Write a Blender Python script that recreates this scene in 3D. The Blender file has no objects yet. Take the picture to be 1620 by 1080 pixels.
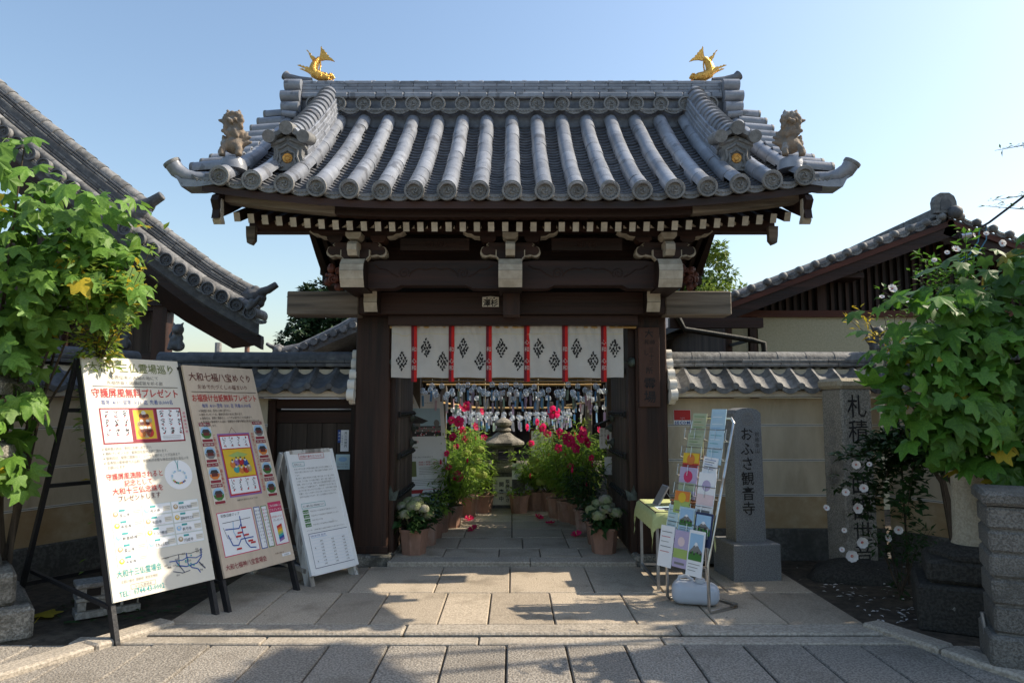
import bpy, bmesh, math, random
from mathutils import Vector, Matrix, Euler, noise
R = math.radians
random.seed(7)
SC = bpy.context.scene
COL = SC.collection

# ------------------------------------------------------------------ camera
cam = bpy.data.cameras.new('camera'); cam.lens = 24.0; cam.sensor_width = 36.0
cam.clip_start = 0.05; cam.clip_end = 3000
cam_o = bpy.data.objects.new('camera', cam); COL.objects.link(cam_o)
cam_o.location = (0, 0, 1.55); cam_o.rotation_euler = (R(95.3), 0, 0)
SC.camera = cam_o

# ------------------------------------------------------------------ sky and sun
SUN_EL = R(43.0)
SUN_AZ = R(11.0)            # degrees behind the facade plane, sun stands to the right (+X)
sdir = Vector((math.cos(SUN_EL) * math.cos(SUN_AZ), math.cos(SUN_EL) * math.sin(SUN_AZ), math.sin(SUN_EL)))
W = bpy.data.worlds.new('World'); SC.world = W; W.use_nodes = True
wn = W.node_tree.nodes; wl = W.node_tree.links; wn.clear()
sky = wn.new('ShaderNodeTexSky'); sky.sky_type = 'NISHITA'; sky.sun_disc = False
sky.sun_elevation = SUN_EL; sky.sun_rotation = math.atan2(sdir.x, sdir.y)
sky.air_density = 1.4; sky.dust_density = 1.7; sky.ozone_density = 2.0; sky.altitude = 0
bg = wn.new('ShaderNodeBackground'); bg.inputs['Strength'].default_value = 0.15
wo = wn.new('ShaderNodeOutputWorld')
wl.new(sky.outputs[0], bg.inputs[0]); wl.new(bg.outputs[0], wo.inputs[0])
sun = bpy.data.lights.new('sun', 'SUN'); sun.energy = 5.0; sun.angle = R(0.53); sun.color = (1.0, 0.88, 0.70)
sun_o = bpy.data.objects.new('sun', sun); COL.objects.link(sun_o); sun_o.location = (8, 6, 12)
sun_o.rotation_euler = sdir.to_track_quat('Z', 'Y').to_euler()
SC.view_settings.view_transform = 'Standard'; SC.view_settings.look = 'None'
SC.view_settings.exposure = 0.46; SC.view_settings.gamma = 1.0; SC.view_settings.use_curve_mapping = False
SC.render.engine = 'CYCLES'
SC.cycles.max_bounces = 8; SC.cycles.transparent_max_bounces = 12; SC.cycles.use_denoising = True
SC.cycles.sample_clamp_indirect = 6.0; SC.cycles.caustics_reflective = False; SC.cycles.caustics_refractive = False

# ------------------------------------------------------------------ materials
MATS = {}
def mat(name, c1, c2=None, scale=6.0, rough=0.7, bump=0.0, bscale=None, stretch=(1, 1, 1), c3=None, s3=1.2, k3=(0.52, 0.68),
        rand=0.0, spec=0.35, metal=0.0, trans=0.0, detail=6.0, lo=0.35, hi=0.65, coat=0.0, world=False):
    """noise-mottled surface; c3 = larger stains with a shape of their own; rand = brightness spread from piece to piece"""
    m = bpy.data.materials.new(name); m.use_nodes = True; MATS[name] = m
    n = m.node_tree.nodes; l = m.node_tree.links; n.clear()
    out = n.new('ShaderNodeOutputMaterial'); b = n.new('ShaderNodeBsdfPrincipled')
    b.inputs['Roughness'].default_value = rough; b.inputs['Metallic'].default_value = metal
    b.inputs['Specular IOR Level'].default_value = spec; b.inputs['Coat Weight'].default_value = coat
    tc = n.new('ShaderNodeTexCoord'); oi = n.new('ShaderNodeObjectInfo')
    if world:
        geo = n.new('ShaderNodeNewGeometry'); src = geo.outputs['Position']
    else:
        src = tc.outputs['Object']
    mp = n.new('ShaderNodeMapping'); mp.inputs['Scale'].default_value = stretch
    l.new(src, mp.inputs['Vector'])
    vec = mp.outputs['Vector']
    if not world:
        off = n.new('ShaderNodeVectorMath'); off.operation = 'MULTIPLY_ADD'
        cmb = n.new('ShaderNodeCombineXYZ'); l.new(oi.outputs['Random'], cmb.inputs[0]); l.new(oi.outputs['Random'], cmb.inputs[1])
        l.new(cmb.outputs[0], off.inputs[0]); off.inputs[1].default_value = (37, 71, 13); l.new(vec, off.inputs[2]); vec = off.outputs[0]
    def noise_ramp(sc, det, a, bb, p0, p1):
        t = n.new('ShaderNodeTexNoise'); t.inputs['Scale'].default_value = sc; t.inputs['Detail'].default_value = det
        t.inputs['Roughness'].default_value = 0.62
        l.new(vec, t.inputs['Vector'])
        r = n.new('ShaderNodeValToRGB'); r.color_ramp.elements[0].position = p0; r.color_ramp.elements[1].position = p1
        r.color_ramp.elements[0].color = (*a, 1); r.color_ramp.elements[1].color = (*bb, 1)
        l.new(t.outputs['Fac'], r.inputs[0]); return t, r
    if c2 is None: c2 = tuple(x * 0.86 for x in c1)
    t1, r1 = noise_ramp(scale, detail, c1, c2, lo, hi); colr = r1.outputs[0]
    if c3 is not None:
        t3, r3 = noise_ramp(s3, 7.0, (0, 0, 0), (1, 1, 1), *k3)
        mx = n.new('ShaderNodeMix'); mx.data_type = 'RGBA'; l.new(r3.outputs[0], mx.inputs[0]); l.new(colr, mx.inputs[6]); mx.inputs[7].default_value = (*c3, 1)
        colr = mx.outputs[2]
    if rand:
        hs = n.new('ShaderNodeHueSaturation'); mr = n.new('ShaderNodeMapRange')
        mr.inputs[3].default_value = 1 - rand; mr.inputs[4].default_value = 1 + rand
        l.new(oi.outputs['Random'], mr.inputs[0]); l.new(mr.outputs[0], hs.inputs['Value']); l.new(colr, hs.inputs['Color']); colr = hs.outputs[0]
    l.new(colr, b.inputs['Base Color'])
    if bump:
        tb = n.new('ShaderNodeTexNoise'); tb.inputs['Scale'].default_value = bscale or scale * 2; tb.inputs['Detail'].default_value = 6
        l.new(vec, tb.inputs['Vector']); bp = n.new('ShaderNodeBump'); bp.inputs['Strength'].default_value = bump; bp.inputs['Distance'].default_value = 0.02
        l.new(tb.outputs['Fac'], bp.inputs['Height']); l.new(bp.outputs[0], b.inputs['Normal'])
    surf = b.outputs[0]
    if trans:
        tr = n.new('ShaderNodeBsdfTranslucent'); l.new(colr, tr.inputs['Color'])
        ms = n.new('ShaderNodeMixShader'); ms.inputs[0].default_value = trans; l.new(surf, ms.inputs[1]); l.new(tr.outputs[0], ms.inputs[2]); surf = ms.outputs[0]
    l.new(surf, out.inputs[0])
    return m

def speckle(name, c1, c2, c3, scale=90.0, rough=0.75, bump=0.3, stain=None, world=False, rand=0.0, s3=1.1, k3=(0.5, 0.7)):
    """granite-like grains"""
    m = mat(name, c1, c2, scale, rough, bump, scale, c3=stain, s3=s3, k3=k3, rand=rand, world=world, detail=2.0, lo=0.42, hi=0.58)
    return m

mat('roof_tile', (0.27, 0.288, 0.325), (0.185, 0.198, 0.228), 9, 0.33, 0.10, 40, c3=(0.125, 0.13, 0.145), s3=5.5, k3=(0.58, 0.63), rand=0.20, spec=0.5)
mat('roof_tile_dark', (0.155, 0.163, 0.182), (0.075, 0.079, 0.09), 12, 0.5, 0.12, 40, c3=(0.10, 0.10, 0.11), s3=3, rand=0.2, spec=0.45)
mat('tile_end', (0.225, 0.225, 0.222), (0.15, 0.15, 0.148), 30, 0.62, 0.25, 80, c3=(0.10, 0.10, 0.095), s3=9, rand=0.12)
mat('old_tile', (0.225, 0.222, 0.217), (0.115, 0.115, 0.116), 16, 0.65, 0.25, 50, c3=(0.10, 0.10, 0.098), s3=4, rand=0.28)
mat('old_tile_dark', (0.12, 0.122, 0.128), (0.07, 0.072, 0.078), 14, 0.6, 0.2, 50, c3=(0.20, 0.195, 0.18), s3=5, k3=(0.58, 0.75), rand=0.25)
mat('dark_wood', (0.046, 0.019, 0.011), (0.012, 0.0055, 0.0035), 9, 0.6, 0.3, 34, stretch=(1, 1, 0.05), c3=(0.105, 0.050, 0.028), s3=2.2, k3=(0.56, 0.8), rand=0.12)
mat('dark_wood_x', (0.040, 0.016, 0.010), (0.012, 0.0055, 0.0035), 9, 0.6, 0.3, 34, stretch=(0.05, 1, 1), c3=(0.088, 0.038, 0.021), s3=2.0, k3=(0.56, 0.8), rand=0.12)
mat('dark_wood_y', (0.028, 0.012, 0.008), (0.012, 0.006, 0.004), 5, 0.65, 0.18, 26, stretch=(1, 0.06, 1), rand=0.15)
mat('red_wood', (0.115, 0.032, 0.017), (0.050, 0.015, 0.009), 5, 0.6, 0.15, 30, stretch=(0.05, 1, 1), rand=0.1)
mat('grey_wood', (0.27, 0.225, 0.18), (0.07, 0.058, 0.047), 11, 0.8, 0.6, 30, stretch=(0.05, 1, 1), c3=(0.06, 0.05, 0.042), s3=1.6, k3=(0.56, 0.7), rand=0.1)
mat('grey_wood_z', (0.23, 0.195, 0.16), (0.12, 0.10, 0.082), 7, 0.8, 0.35, 30, stretch=(1, 1, 0.05), c3=(0.07, 0.058, 0.048), s3=1.6, k3=(0.56, 0.7), rand=0.15)
mat('door_wood', (0.085, 0.062, 0.046), (0.038, 0.027, 0.02), 8, 0.75, 0.3, 30, stretch=(1, 1, 0.05), c3=(0.15, 0.12, 0.095), s3=2.4, k3=(0.6, 0.74), rand=0.15)
mat('white_paint', (0.48, 0.425, 0.34), (0.33, 0.285, 0.22), 10, 0.75, 0.2, 40, c3=(0.34, 0.29, 0.22), s3=7, k3=(0.64, 0.74), rand=0.06)
mat('plaster', (0.62, 0.53, 0.39), (0.50, 0.42, 0.30), 5, 0.9, 0.12, 60, stretch=(1, 1, 0.35), c3=(0.36, 0.285, 0.19), s3=2.2, k3=(0.52, 0.74), rand=0.03)
mat('plaster_low', (0.56, 0.45, 0.30), (0.42, 0.30, 0.165), 5, 0.9, 0.12, 60, c3=(0.36, 0.235, 0.115), s3=1.4, k3=(0.42, 0.66), rand=0.03)
mat('white_plaster', (0.76, 0.73, 0.67), (0.66, 0.63, 0.57), 4, 0.85, 0.1, 60, c3=(0.5, 0.46, 0.4), s3=2.4, k3=(0.6, 0.8))
mat('yellow_plaster', (0.50, 0.47, 0.33), (0.40, 0.375, 0.26), 38, 0.95, 0.25, 90)
speckle('granite', (0.25, 0.255, 0.262), (0.12, 0.124, 0.132), None, 130, 0.6, 0.12, stain=None)
speckle('pave', (0.46, 0.385, 0.295), (0.33, 0.275, 0.21), None, 80, 0.85, 0.35, stain=(0.20, 0.165, 0.12), rand=0.17, s3=2.3, k3=(0.50, 0.74))
speckle('pave_street', (0.36, 0.325, 0.28), (0.19, 0.168, 0.142), None, 75, 0.9, 0.8, stain=(0.16, 0.138, 0.112), rand=0.13, s3=2.0, k3=(0.52, 0.76))
speckle('kerb_stone', (0.44, 0.385, 0.315), (0.30, 0.26, 0.21), None, 55, 0.85, 0.4, stain=(0.25, 0.22, 0.18), rand=0.10, s3=2.2)
speckle('old_stone', (0.34, 0.315, 0.27), (0.17, 0.156, 0.13), None, 70, 0.92, 0.7, stain=(0.075, 0.072, 0.06), rand=0.06, s3=2.6, k3=(0.48, 0.62))
speckle('dark_stone', (0.055, 0.052, 0.046), (0.03, 0.028, 0.025), None, 50, 0.9, 0.7, stain=(0.26, 0.25, 0.22), rand=0.05, s3=8.0, k3=(0.68, 0.71))
speckle('tan_stone', (0.44, 0.39, 0.30), (0.34, 0.30, 0.225), None, 70, 0.9, 0.4, stain=(0.26, 0.22, 0.16), s3=1.8)
speckle('block_stone', (0.22, 0.208, 0.187), (0.12, 0.112, 0.10), None, 95, 0.92, 0.9, stain=(0.09, 0.085, 0.075), rand=0.12, s3=2.8)
speckle('plinth_stone', (0.155, 0.15, 0.135), (0.095, 0.09, 0.082), None, 30, 0.9, 0.5, stain=(0.07, 0.068, 0.06), s3=2.0)
speckle('concrete', (0.36, 0.35, 0.33), (0.26, 0.25, 0.235), None, 40, 0.92, 0.5, stain=(0.17, 0.16, 0.145), s3=5)
mat('dirt', (0.095, 0.075, 0.055), (0.045, 0.036, 0.027), 14, 0.98, 0.8, 40, c3=(0.13, 0.105, 0.075), s3=3, world=True)
mat('asphalt', (0.075, 0.073, 0.07), (0.045, 0.044, 0.042), 60, 0.95, 0.5, 90, world=True)
mat('gold', (0.88, 0.52, 0.14), (0.62, 0.33, 0.07), 55, 0.34, 0.7, 90, metal=1.0)
mat('dull_gold', (0.75, 0.40, 0.11), (0.5, 0.26, 0.07), 40, 0.42, 0.3, 90, metal=0.8)
mat('lion_clay', (0.25, 0.185, 0.13), (0.15, 0.135, 0.12), 14, 0.8, 0.4, 50, c3=(0.30, 0.30, 0.30), s3=7, k3=(0.55, 0.68))
mat('iron', (0.03, 0.032, 0.03), (0.015, 0.015, 0.015), 20, 0.55, 0.2, 60, metal=0.5)
mat('copper_green', (0.10, 0.125, 0.105), (0.04, 0.045, 0.04), 22, 0.6, 0.3, 60, metal=0.3)
mat('black_steel', (0.022, 0.022, 0.025), (0.014, 0.014, 0.016), 20, 0.42, 0.1, 50, rand=0.05)
mat('noren_cloth', (0.66, 0.63, 0.585), (0.59, 0.56, 0.52), 5, 0.95, 0.25, 400, trans=0.15)
mat('red_cloth', (0.62, 0.022, 0.02), (0.50, 0.018, 0.018), 30, 0.85, 0.1, 300)
mat('shaded_red_cloth', (0.17, 0.018, 0.03), (0.13, 0.014, 0.024), 30, 0.85, 0.1, 300)  # same red ribbon, shade painted into the colour of its left half
mat('ink', (0.018, 0.017, 0.018), (0.03, 0.028, 0.028), 30, 0.85)
mat('board_cream', (0.69, 0.645, 0.55), (0.665, 0.62, 0.53), 3, 0.45, spec=0.4)
mat('board_beige', (0.64, 0.52, 0.40), (0.56, 0.455, 0.345), 5, 0.5, stretch=(3, 3, 0.35), c3=(0.62, 0.51, 0.39), s3=4, spec=0.4)
mat('board_white', (0.85, 0.85, 0.84), (0.81, 0.81, 0.80), 3, 0.45, c3=(0.6, 0.58, 0.53), s3=5, k3=(0.66, 0.8), spec=0.4)
mat('paper_white', (0.86, 0.86, 0.86), (0.83, 0.83, 0.84), 5, 0.6)
mat('worn_wood', (0.40, 0.36, 0.31), (0.12, 0.11, 0.10), 10, 0.85, 0.4, 40, stretch=(1, 1, 0.12), c3=(0.6, 0.58, 0.54), s3=8, k3=(0.5, 0.56))
def flat(name, c, rough=0.6): return mat(name, c, tuple(x * 0.93 for x in c), 12, rough)
flat('pr_green', (0.18, 0.21, 0.07)); flat('pr_red', (0.52, 0.035, 0.035)); flat('pr_darkred', (0.28, 0.028, 0.045)); flat('pr_black', (0.05, 0.045, 0.045))
flat('pr_grey', (0.22, 0.21, 0.20)); flat('pr_blue', (0.03, 0.09, 0.34)); flat('pr_teal', (0.06, 0.36, 0.36)); flat('pr_yellow', (0.75, 0.50, 0.04))
flat('pr_pink', (0.62, 0.05, 0.14)); flat('pr_palepink', (0.80, 0.62, 0.62)); flat('pr_orange', (0.70, 0.22, 0.05)); flat('pr_leaf', (0.06, 0.20, 0.04))
flat('pr_paleblue', (0.45, 0.62, 0.72)); flat('pr_brown', (0.14, 0.035, 0.03)); flat('pr_sky', (0.35, 0.55, 0.75)); flat('pr_violet', (0.30, 0.16, 0.38)); flat('pr_tan', (0.5, 0.36, 0.2)); flat('pr_paleteal', (0.55, 0.70, 0.72))
flat('pr_palegreen', (0.42, 0.46, 0.30)); flat('pr_navy', (0.03, 0.04, 0.10)); flat('pr_lime', (0.38, 0.50, 0.14)); flat('pr_lilac', (0.50, 0.42, 0.60))
mat('terracotta', (0.34, 0.19, 0.135), (0.21, 0.12, 0.085), 9, 0.85, 0.15, 60, stretch=(1, 1, 0.4), c3=(0.40, 0.30, 0.25), s3=5, k3=(0.55, 0.75), rand=0.12)
mat('leaf_fine', (0.27, 0.38, 0.06), (0.17, 0.27, 0.04), 9, 0.5, trans=0.45)
mat('leaf_left', (0.19, 0.345, 0.055), (0.095, 0.21, 0.028), 14, 0.5, 0.1, 60, trans=0.42, rand=0.28, spec=0.4)
mat('leaf_right', (0.115, 0.26, 0.03), (0.06, 0.155, 0.02), 14, 0.5, 0.1, 60, trans=0.40, rand=0.30, spec=0.4)
mat('leaf_yellow', (0.55, 0.40, 0.03), (0.38, 0.33, 0.03), 14, 0.6, trans=0.4, rand=0.2)
mat('leaf_dark', (0.035, 0.085, 0.02), (0.02, 0.05, 0.013), 14, 0.5, trans=0.25, rand=0.3)
mat('leaf_bright', (0.32, 0.46, 0.07), (0.17, 0.31, 0.045), 3.0, 0.5, trans=0.62, world=True)
mat('leaf_tree', (0.075, 0.155, 0.03), (0.032, 0.075, 0.016), 1.6, 0.55, trans=0.35, world=True)
mat('leaf_tree_bright', (0.20, 0.27, 0.045), (0.085, 0.15, 0.028), 2.2, 0.55, trans=0.4, world=True)
mat('leaf_pine', (0.035, 0.075, 0.026), (0.016, 0.038, 0.014), 0.9, 0.6, trans=0.2, world=True)
mat('stem', (0.10, 0.11, 0.045), (0.06, 0.06, 0.03), 20, 0.7, rand=0.1)
mat('bark', (0.10, 0.075, 0.052), (0.05, 0.038, 0.028), 18, 0.9, 0.6, 40, stretch=(1, 1, 0.3))
mat('petal_red', (0.86, 0.035, 0.19), (0.72, 0.025, 0.12), 20, 0.6, trans=0.5, rand=0.25)
speckle('pillar_stone', (0.36, 0.335, 0.295), (0.20, 0.186, 0.16), None, 80, 0.92, 0.6, stain=(0.13, 0.122, 0.105), s3=3.0, k3=(0.52, 0.66))
mat('petal_white', (0.86, 0.84, 0.83), (0.78, 0.75, 0.74), 20, 0.6, trans=0.35)
mat('flower_eye', (0.50, 0.015, 0.06), (0.42, 0.015, 0.05), 20, 0.6)
mat('stamen', (0.72, 0.62, 0.30), None, 20, 0.7)
mat('hydrangea', (0.30, 0.33, 0.18), (0.19, 0.235, 0.09), 26, 0.75, 0.5, 60, c3=(0.33, 0.29, 0.27), s3=9, k3=(0.48, 0.68))
mat('cluster_green', (0.40, 0.47, 0.12), (0.28, 0.36, 0.07), 22, 0.75, 0.5, 60, trans=0.3)
mat('bamboo', (0.62, 0.42, 0.18), (0.48, 0.31, 0.12), 9, 0.45, 0.05, stretch=(0.3, 1, 1), rand=0.15)
mat('chrome', (0.58, 0.58, 0.58), (0.45, 0.44, 0.42), 16, 0.28, 0.05, metal=1.0, c3=(0.30, 0.19, 0.10), s3=7, k3=(0.62, 0.74))
mat('galv', (0.50, 0.52, 0.54), (0.42, 0.43, 0.45), 20, 0.38, metal=0.9)
mat('can_plastic', (0.46, 0.50, 0.57), (0.42, 0.46, 0.53), 5, 0.38, 0.05, spec=0.5)
mat('cloth_green', (0.50, 0.54, 0.25), (0.44, 0.48, 0.21), 30, 0.85, 0.12, 300)
mat('wicker', (0.22, 0.09, 0.04), (0.12, 0.045, 0.02), 40, 0.6, 0.4, 120)
mat('cable', (0.02, 0.02, 0.025), None, 20, 0.5)
mat('blue_cable', (0.08, 0.22, 0.32), None, 20, 0.5)
mat('twine', (0.05, 0.32, 0.26), None, 20, 0.6)
mat('plaque_wood', (0.085, 0.038, 0.024), (0.055, 0.025, 0.016), 5, 0.65, 0.15, 30, stretch=(1, 1, 0.06))
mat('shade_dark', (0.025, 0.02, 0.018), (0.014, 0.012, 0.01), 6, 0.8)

def glass_mat(name):
    m = bpy.data.materials.new(name); m.use_nodes = True; MATS[name] = m
    n = m.node_tree.nodes; l = m.node_tree.links; n.clear()
    o = n.new('ShaderNodeOutputMaterial'); g = n.new('ShaderNodeBsdfGlossy'); g.inputs['Roughness'].default_value = 0.05
    t = n.new('ShaderNodeBsdfTransparent'); t.inputs['Color'].default_value = (0.93, 0.96, 0.97, 1)
    lw = n.new('ShaderNodeLayerWeight'); lw.inputs['Blend'].default_value = 0.36
    mx = n.new('ShaderNodeMixShader'); l.new(lw.outputs['Facing'], mx.inputs[0]); l.new(t.outputs[0], mx.inputs[1]); l.new(g.outputs[0], mx.inputs[2]); df = n.new('ShaderNodeBsdfTranslucent'); df.inputs['Color'].default_value = (0.9, 0.95, 1, 1); m2 = n.new('ShaderNodeMixShader'); m2.inputs[0].default_value = 0.22; l.new(mx.outputs[0], m2.inputs[1]); l.new(df.outputs[0], m2.inputs[2]); l.new(m2.outputs[0], o.inputs[0])
    return m
glass_mat('chime_glass')

# ------------------------------------------------------------------ mesh helpers
class MB:
    """collects shapes into ONE mesh"""
    def __init__(s): s.v = []; s.f = []; s.m = []; s.cur = 0
    def add(s, vs, fs):
        o = len(s.v); s.v.extend([tuple(p) for p in vs]); s.f.extend([tuple(o + i for i in f) for f in fs]); s.m.extend([s.cur] * len(fs)); return s
    def box(s, x0, x1, y0, y1, z0, z1, M=None):
        vs = [Vector((x, y, z)) for z in (z0, z1) for y in (y0, y1) for x in (x0, x1)]
        if M is not None: vs = [M @ p for p in vs]
        return s.add(vs, [(0, 2, 3, 1), (4, 5, 7, 6), (0, 1, 5, 4), (2, 6, 7, 3), (0, 4, 6, 2), (1, 3, 7, 5)])
    def cbox(s, x0, x1, y0, y1, z0, z1, c=0.01, M=None):
        """box with chamfered edges"""
        vs = []; ix = {}
        for i, x in enumerate((x0, x1)):
            for j, y in enumerate((y0, y1)):
                for k, z in enumerate((z0, z1)):
                    dx, dy, dz = (c if i == 0 else -c), (c if j == 0 else -c), (c if k == 0 else -c)
                    ix[i, j, k, 0] = len(vs); vs.append(Vector((x, y + dy, z + dz)))
                    ix[i, j, k, 1] = len(vs); vs.append(Vector((x + dx, y, z + dz)))
                    ix[i, j, k, 2] = len(vs); vs.append(Vector((x + dx, y + dy, z)))
        fs = []
        for i in (0, 1): fs.append([ix[i, 0, 0, 0], ix[i, 1, 0, 0], ix[i, 1, 1, 0], ix[i, 0, 1, 0]][::(1 if i else -1)])
        for j in (0, 1): fs.append([ix[0, j, 0, 1], ix[1, j, 0, 1], ix[1, j, 1, 1], ix[0, j, 1, 1]][::(-1 if j else 1)])
        for k in (0, 1): fs.append([ix[0, 0, k, 2], ix[1, 0, k, 2], ix[1, 1, k, 2], ix[0, 1, k, 2]][::(1 if k else -1)])
        for a in (0, 1):
            for b in (0, 1):
                fs.append([ix[0, a, b, 1], ix[1, a, b, 1], ix[1, a, b, 2], ix[0, a, b, 2]][::(1 if a == b else -1)])
                fs.append([ix[a, 0, b, 0], ix[a, 1, b, 0], ix[a, 1, b, 2], ix[a, 0, b, 2]][::(-1 if a == b else 1)])
                fs.append([ix[a, b, 0, 0], ix[a, b, 1, 0], ix[a, b, 1, 1], ix[a, b, 0, 1]][::(1 if a == b else -1)])
        for i in (0, 1):
            for j in (0, 1):
                for k in (0, 1):
                    fs.append([ix[i, j, k, 0], ix[i, j, k, 1], ix[i, j, k, 2]][::(1 if (i + j + k) % 2 else -1)])
        if M is not None: vs = [M @ p for p in vs]
        return s.add(vs, fs)
    def tube(s, path, r, n=8, caps=True, closed=False):
        """round bar along points; r number or list"""
        P = [Vector(p) for p in path]; N = len(P); rs = r if isinstance(r, (list, tuple)) else [r] * N
        vs = []; up = None
        for i, p in enumerate(P):
            if closed: t = P[(i + 1) % N] - P[i - 1]
            else: t = P[min(i + 1, N - 1)] - P[max(i - 1, 0)]
            t = t.normalized() if t.length > 1e-9 else Vector((0, 0, 1))
            if up is None: up = Vector((0, 0, 1)) if abs(t.z) < 0.9 else Vector((0, 1, 0))
            a = t.cross(up)
            if a.length < 1e-5: a = t.orthogonal()
            a.normalize(); b = a.cross(t).normalized(); up = b
            for k in range(n):
                w = 2 * math.pi * k / n; vs.append(p + (a * math.cos(w) + b * math.sin(w)) * rs[i])
        fs = []
        for i in range(N if closed else N - 1):
            j = (i + 1) % N
            for k in range(n):
                fs.append((i * n + k, i * n + (k + 1) % n, j * n + (k + 1) % n, j * n + k))
        if caps and not closed: fs.append(tuple(range(n))[::-1]); fs.append(tuple((N - 1) * n + k for k in range(n)))
        return s.add(vs, fs)
    def lathe(s, prof, n=16, c=(0, 0, 0), M=None):
        """profile [(r,z)] turned about a vertical axis"""
        vs = []; fs = []; c = Vector(c)
        for r, z in prof:
            for k in range(n):
                w = 2 * math.pi * k / n; p = Vector((r * math.cos(w), r * math.sin(w), z)); vs.append((M @ p if M is not None else p) + c)
        for i in range(len(prof) - 1):
            for k in range(n): fs.append((i * n + k, i * n + (k + 1) % n, (i + 1) * n + (k + 1) % n, (i + 1) * n + k))
        if prof[0][0] > 1e-6: fs.append(tuple(range(n))[::-1])
        if prof[-1][0] > 1e-6: fs.append(tuple((len(prof) - 1) * n + k for k in range(n)))
        return s.add(vs, fs)
    def prism(s, pts, a, b, M=None, axis='Y'):
        """2D outline extruded from a to b: axis Y -> pts are (x,z); X -> (y,z); Z -> (x,y)"""
        def P(q, d):
            p = Vector((q[0], d, q[1])) if axis == 'Y' else Vector((d, q[0], q[1])) if axis == 'X' else Vector((q[0], q[1], d))
            return M @ p if M is not None else p
        n = len(pts); vs = [P(q, a) for q in pts] + [P(q, b) for q in pts]
        fs = [tuple(range(n)), tuple(range(2 * n - 1, n - 1, -1))] + [(i, n + i, n + (i + 1) % n, (i + 1) % n) for i in range(n)]
        return s.add(vs, fs)
    def sphere(s, c, r, n=10, m=7, sc=(1, 1, 1), M=None):
        c = Vector(c); vs = [];
        for i in range(m + 1):
            t = math.pi * i / m
            for k in range(n):
                w = 2 * math.pi * k / n; p = Vector((r * math.sin(t) * math.cos(w) * sc[0], r * math.sin(t) * math.sin(w) * sc[1], r * math.cos(t) * sc[2]))
                vs.append((M @ p if M is not None else p) + c)
        fs = [(i * n + k, (i + 1) * n + k, (i + 1) * n + (k + 1) % n, i * n + (k + 1) % n) for i in range(m) for k in range(n)]
        return s.add(vs, fs)
    def mesh(s, name, mats, smooth=False, ang=None):
        me = bpy.data.meshes.new(name); me.from_pydata(s.v, [], s.f)
        for m in (mats if isinstance(mats, (list, tuple)) else [mats]): me.materials.append(MATS[m])
        if any(s.m): me.polygons.foreach_set('material_index', s.m)
        bm = bmesh.new(); bm.from_mesh(me)
        bmesh.ops.remove_doubles(bm, verts=bm.verts, dist=1e-5)
        bmesh.ops.recalc_face_normals(bm, faces=bm.faces)
        bm.to_mesh(me); bm.free()
        if smooth:
            me.polygons.foreach_set('use_smooth', [True] * len(me.polygons))
            if hasattr(me, 'set_sharp_from_angle'): me.set_sharp_from_angle(angle=R(ang or 40))
        me.update(); return me

INV = {}
def put(o, parent=None):
    COL.objects.link(o)
    if parent is not None:
        o.parent = parent
        if parent.name in INV: o.matrix_parent_inverse = INV[parent.name]
    return o
def obj(name, mb, mats, parent=None, smooth=False, ang=None):
    me = mb.mesh(name, mats, smooth, ang) if isinstance(mb, MB) else mb
    return put(bpy.data.objects.new(name, me), parent)
def tag(o, label, cat, group=None):
    o['label'] = label; o['category'] = cat
    if group: o['group'] = group
    return o
def thing(name, label, cat, loc=(0, 0, 0), group=None, world=True, rotz=0.0):
    """an Empty at the thing's base; world=True: parts are given in world coordinates, else in local ones"""
    o = bpy.data.objects.new(name, None); COL.objects.link(o); o.empty_display_size = 0.1
    o.location = loc; o.rotation_euler = (0, 0, rotz); tag(o, label, cat, group)
    if world: INV[o.name] = Matrix.Translation(Vector(loc)).inverted() if not rotz else (Matrix.Translation(Vector(loc)) @ Matrix.Rotation(rotz, 4, 'Z')).inverted()
    return o
def piece(name, me, M, parent):
    """one of many alike pieces sharing a mesh, at matrix M"""
    o = bpy.data.objects.new(name, me); put(o, parent); o.matrix_basis = M; return o
def pieces(name, items, parent, rest_name, limit=300, key=None):
    """items: [(mesh, matrix)]; the `limit` nearest the camera as objects, the rest joined into one part"""
    if key is None: key = lambda it: (it[1].translation - cam_o.location).length
    items = sorted(items, key=key)
    for me, M in items[:limit]: piece(name, me, M, parent)
    if len(items) > limit:
        mb = MB(); ms = []
        for me, M in items[limit:]:
            mm = me.materials[0].name
            if mm not in ms: ms.append(mm)
            mb.cur = ms.index(mm)
            mb.add([M @ v.co for v in me.vertices], [tuple(p.vertices) for p in me.polygons])
        me2 = bpy.data.meshes.new(rest_name); me2.from_pydata(mb.v, [], mb.f)
        for m in ms: me2.materials.append(MATS[m])
        me2.polygons.foreach_set('material_index', mb.m)
        o = put(bpy.data.objects.new(rest_name, me2), parent); o['kind'] = 'stuff'
def struct(o): o['kind'] = 'structure'; return o
def frame(o, x, y, z=None):
    """matrix with origin o, axes x, y, (z)"""
    x = Vector(x).normalized(); y = Vector(y).normalized(); z = Vector(z).normalized() if z is not None else x.cross(y).normalized()
    return Matrix(((x.x, y.x, z.x, o[0]), (x.y, y.y, z.y, o[1]), (x.z, y.z, z.z, o[2]), (0, 0, 0, 1)))

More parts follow.
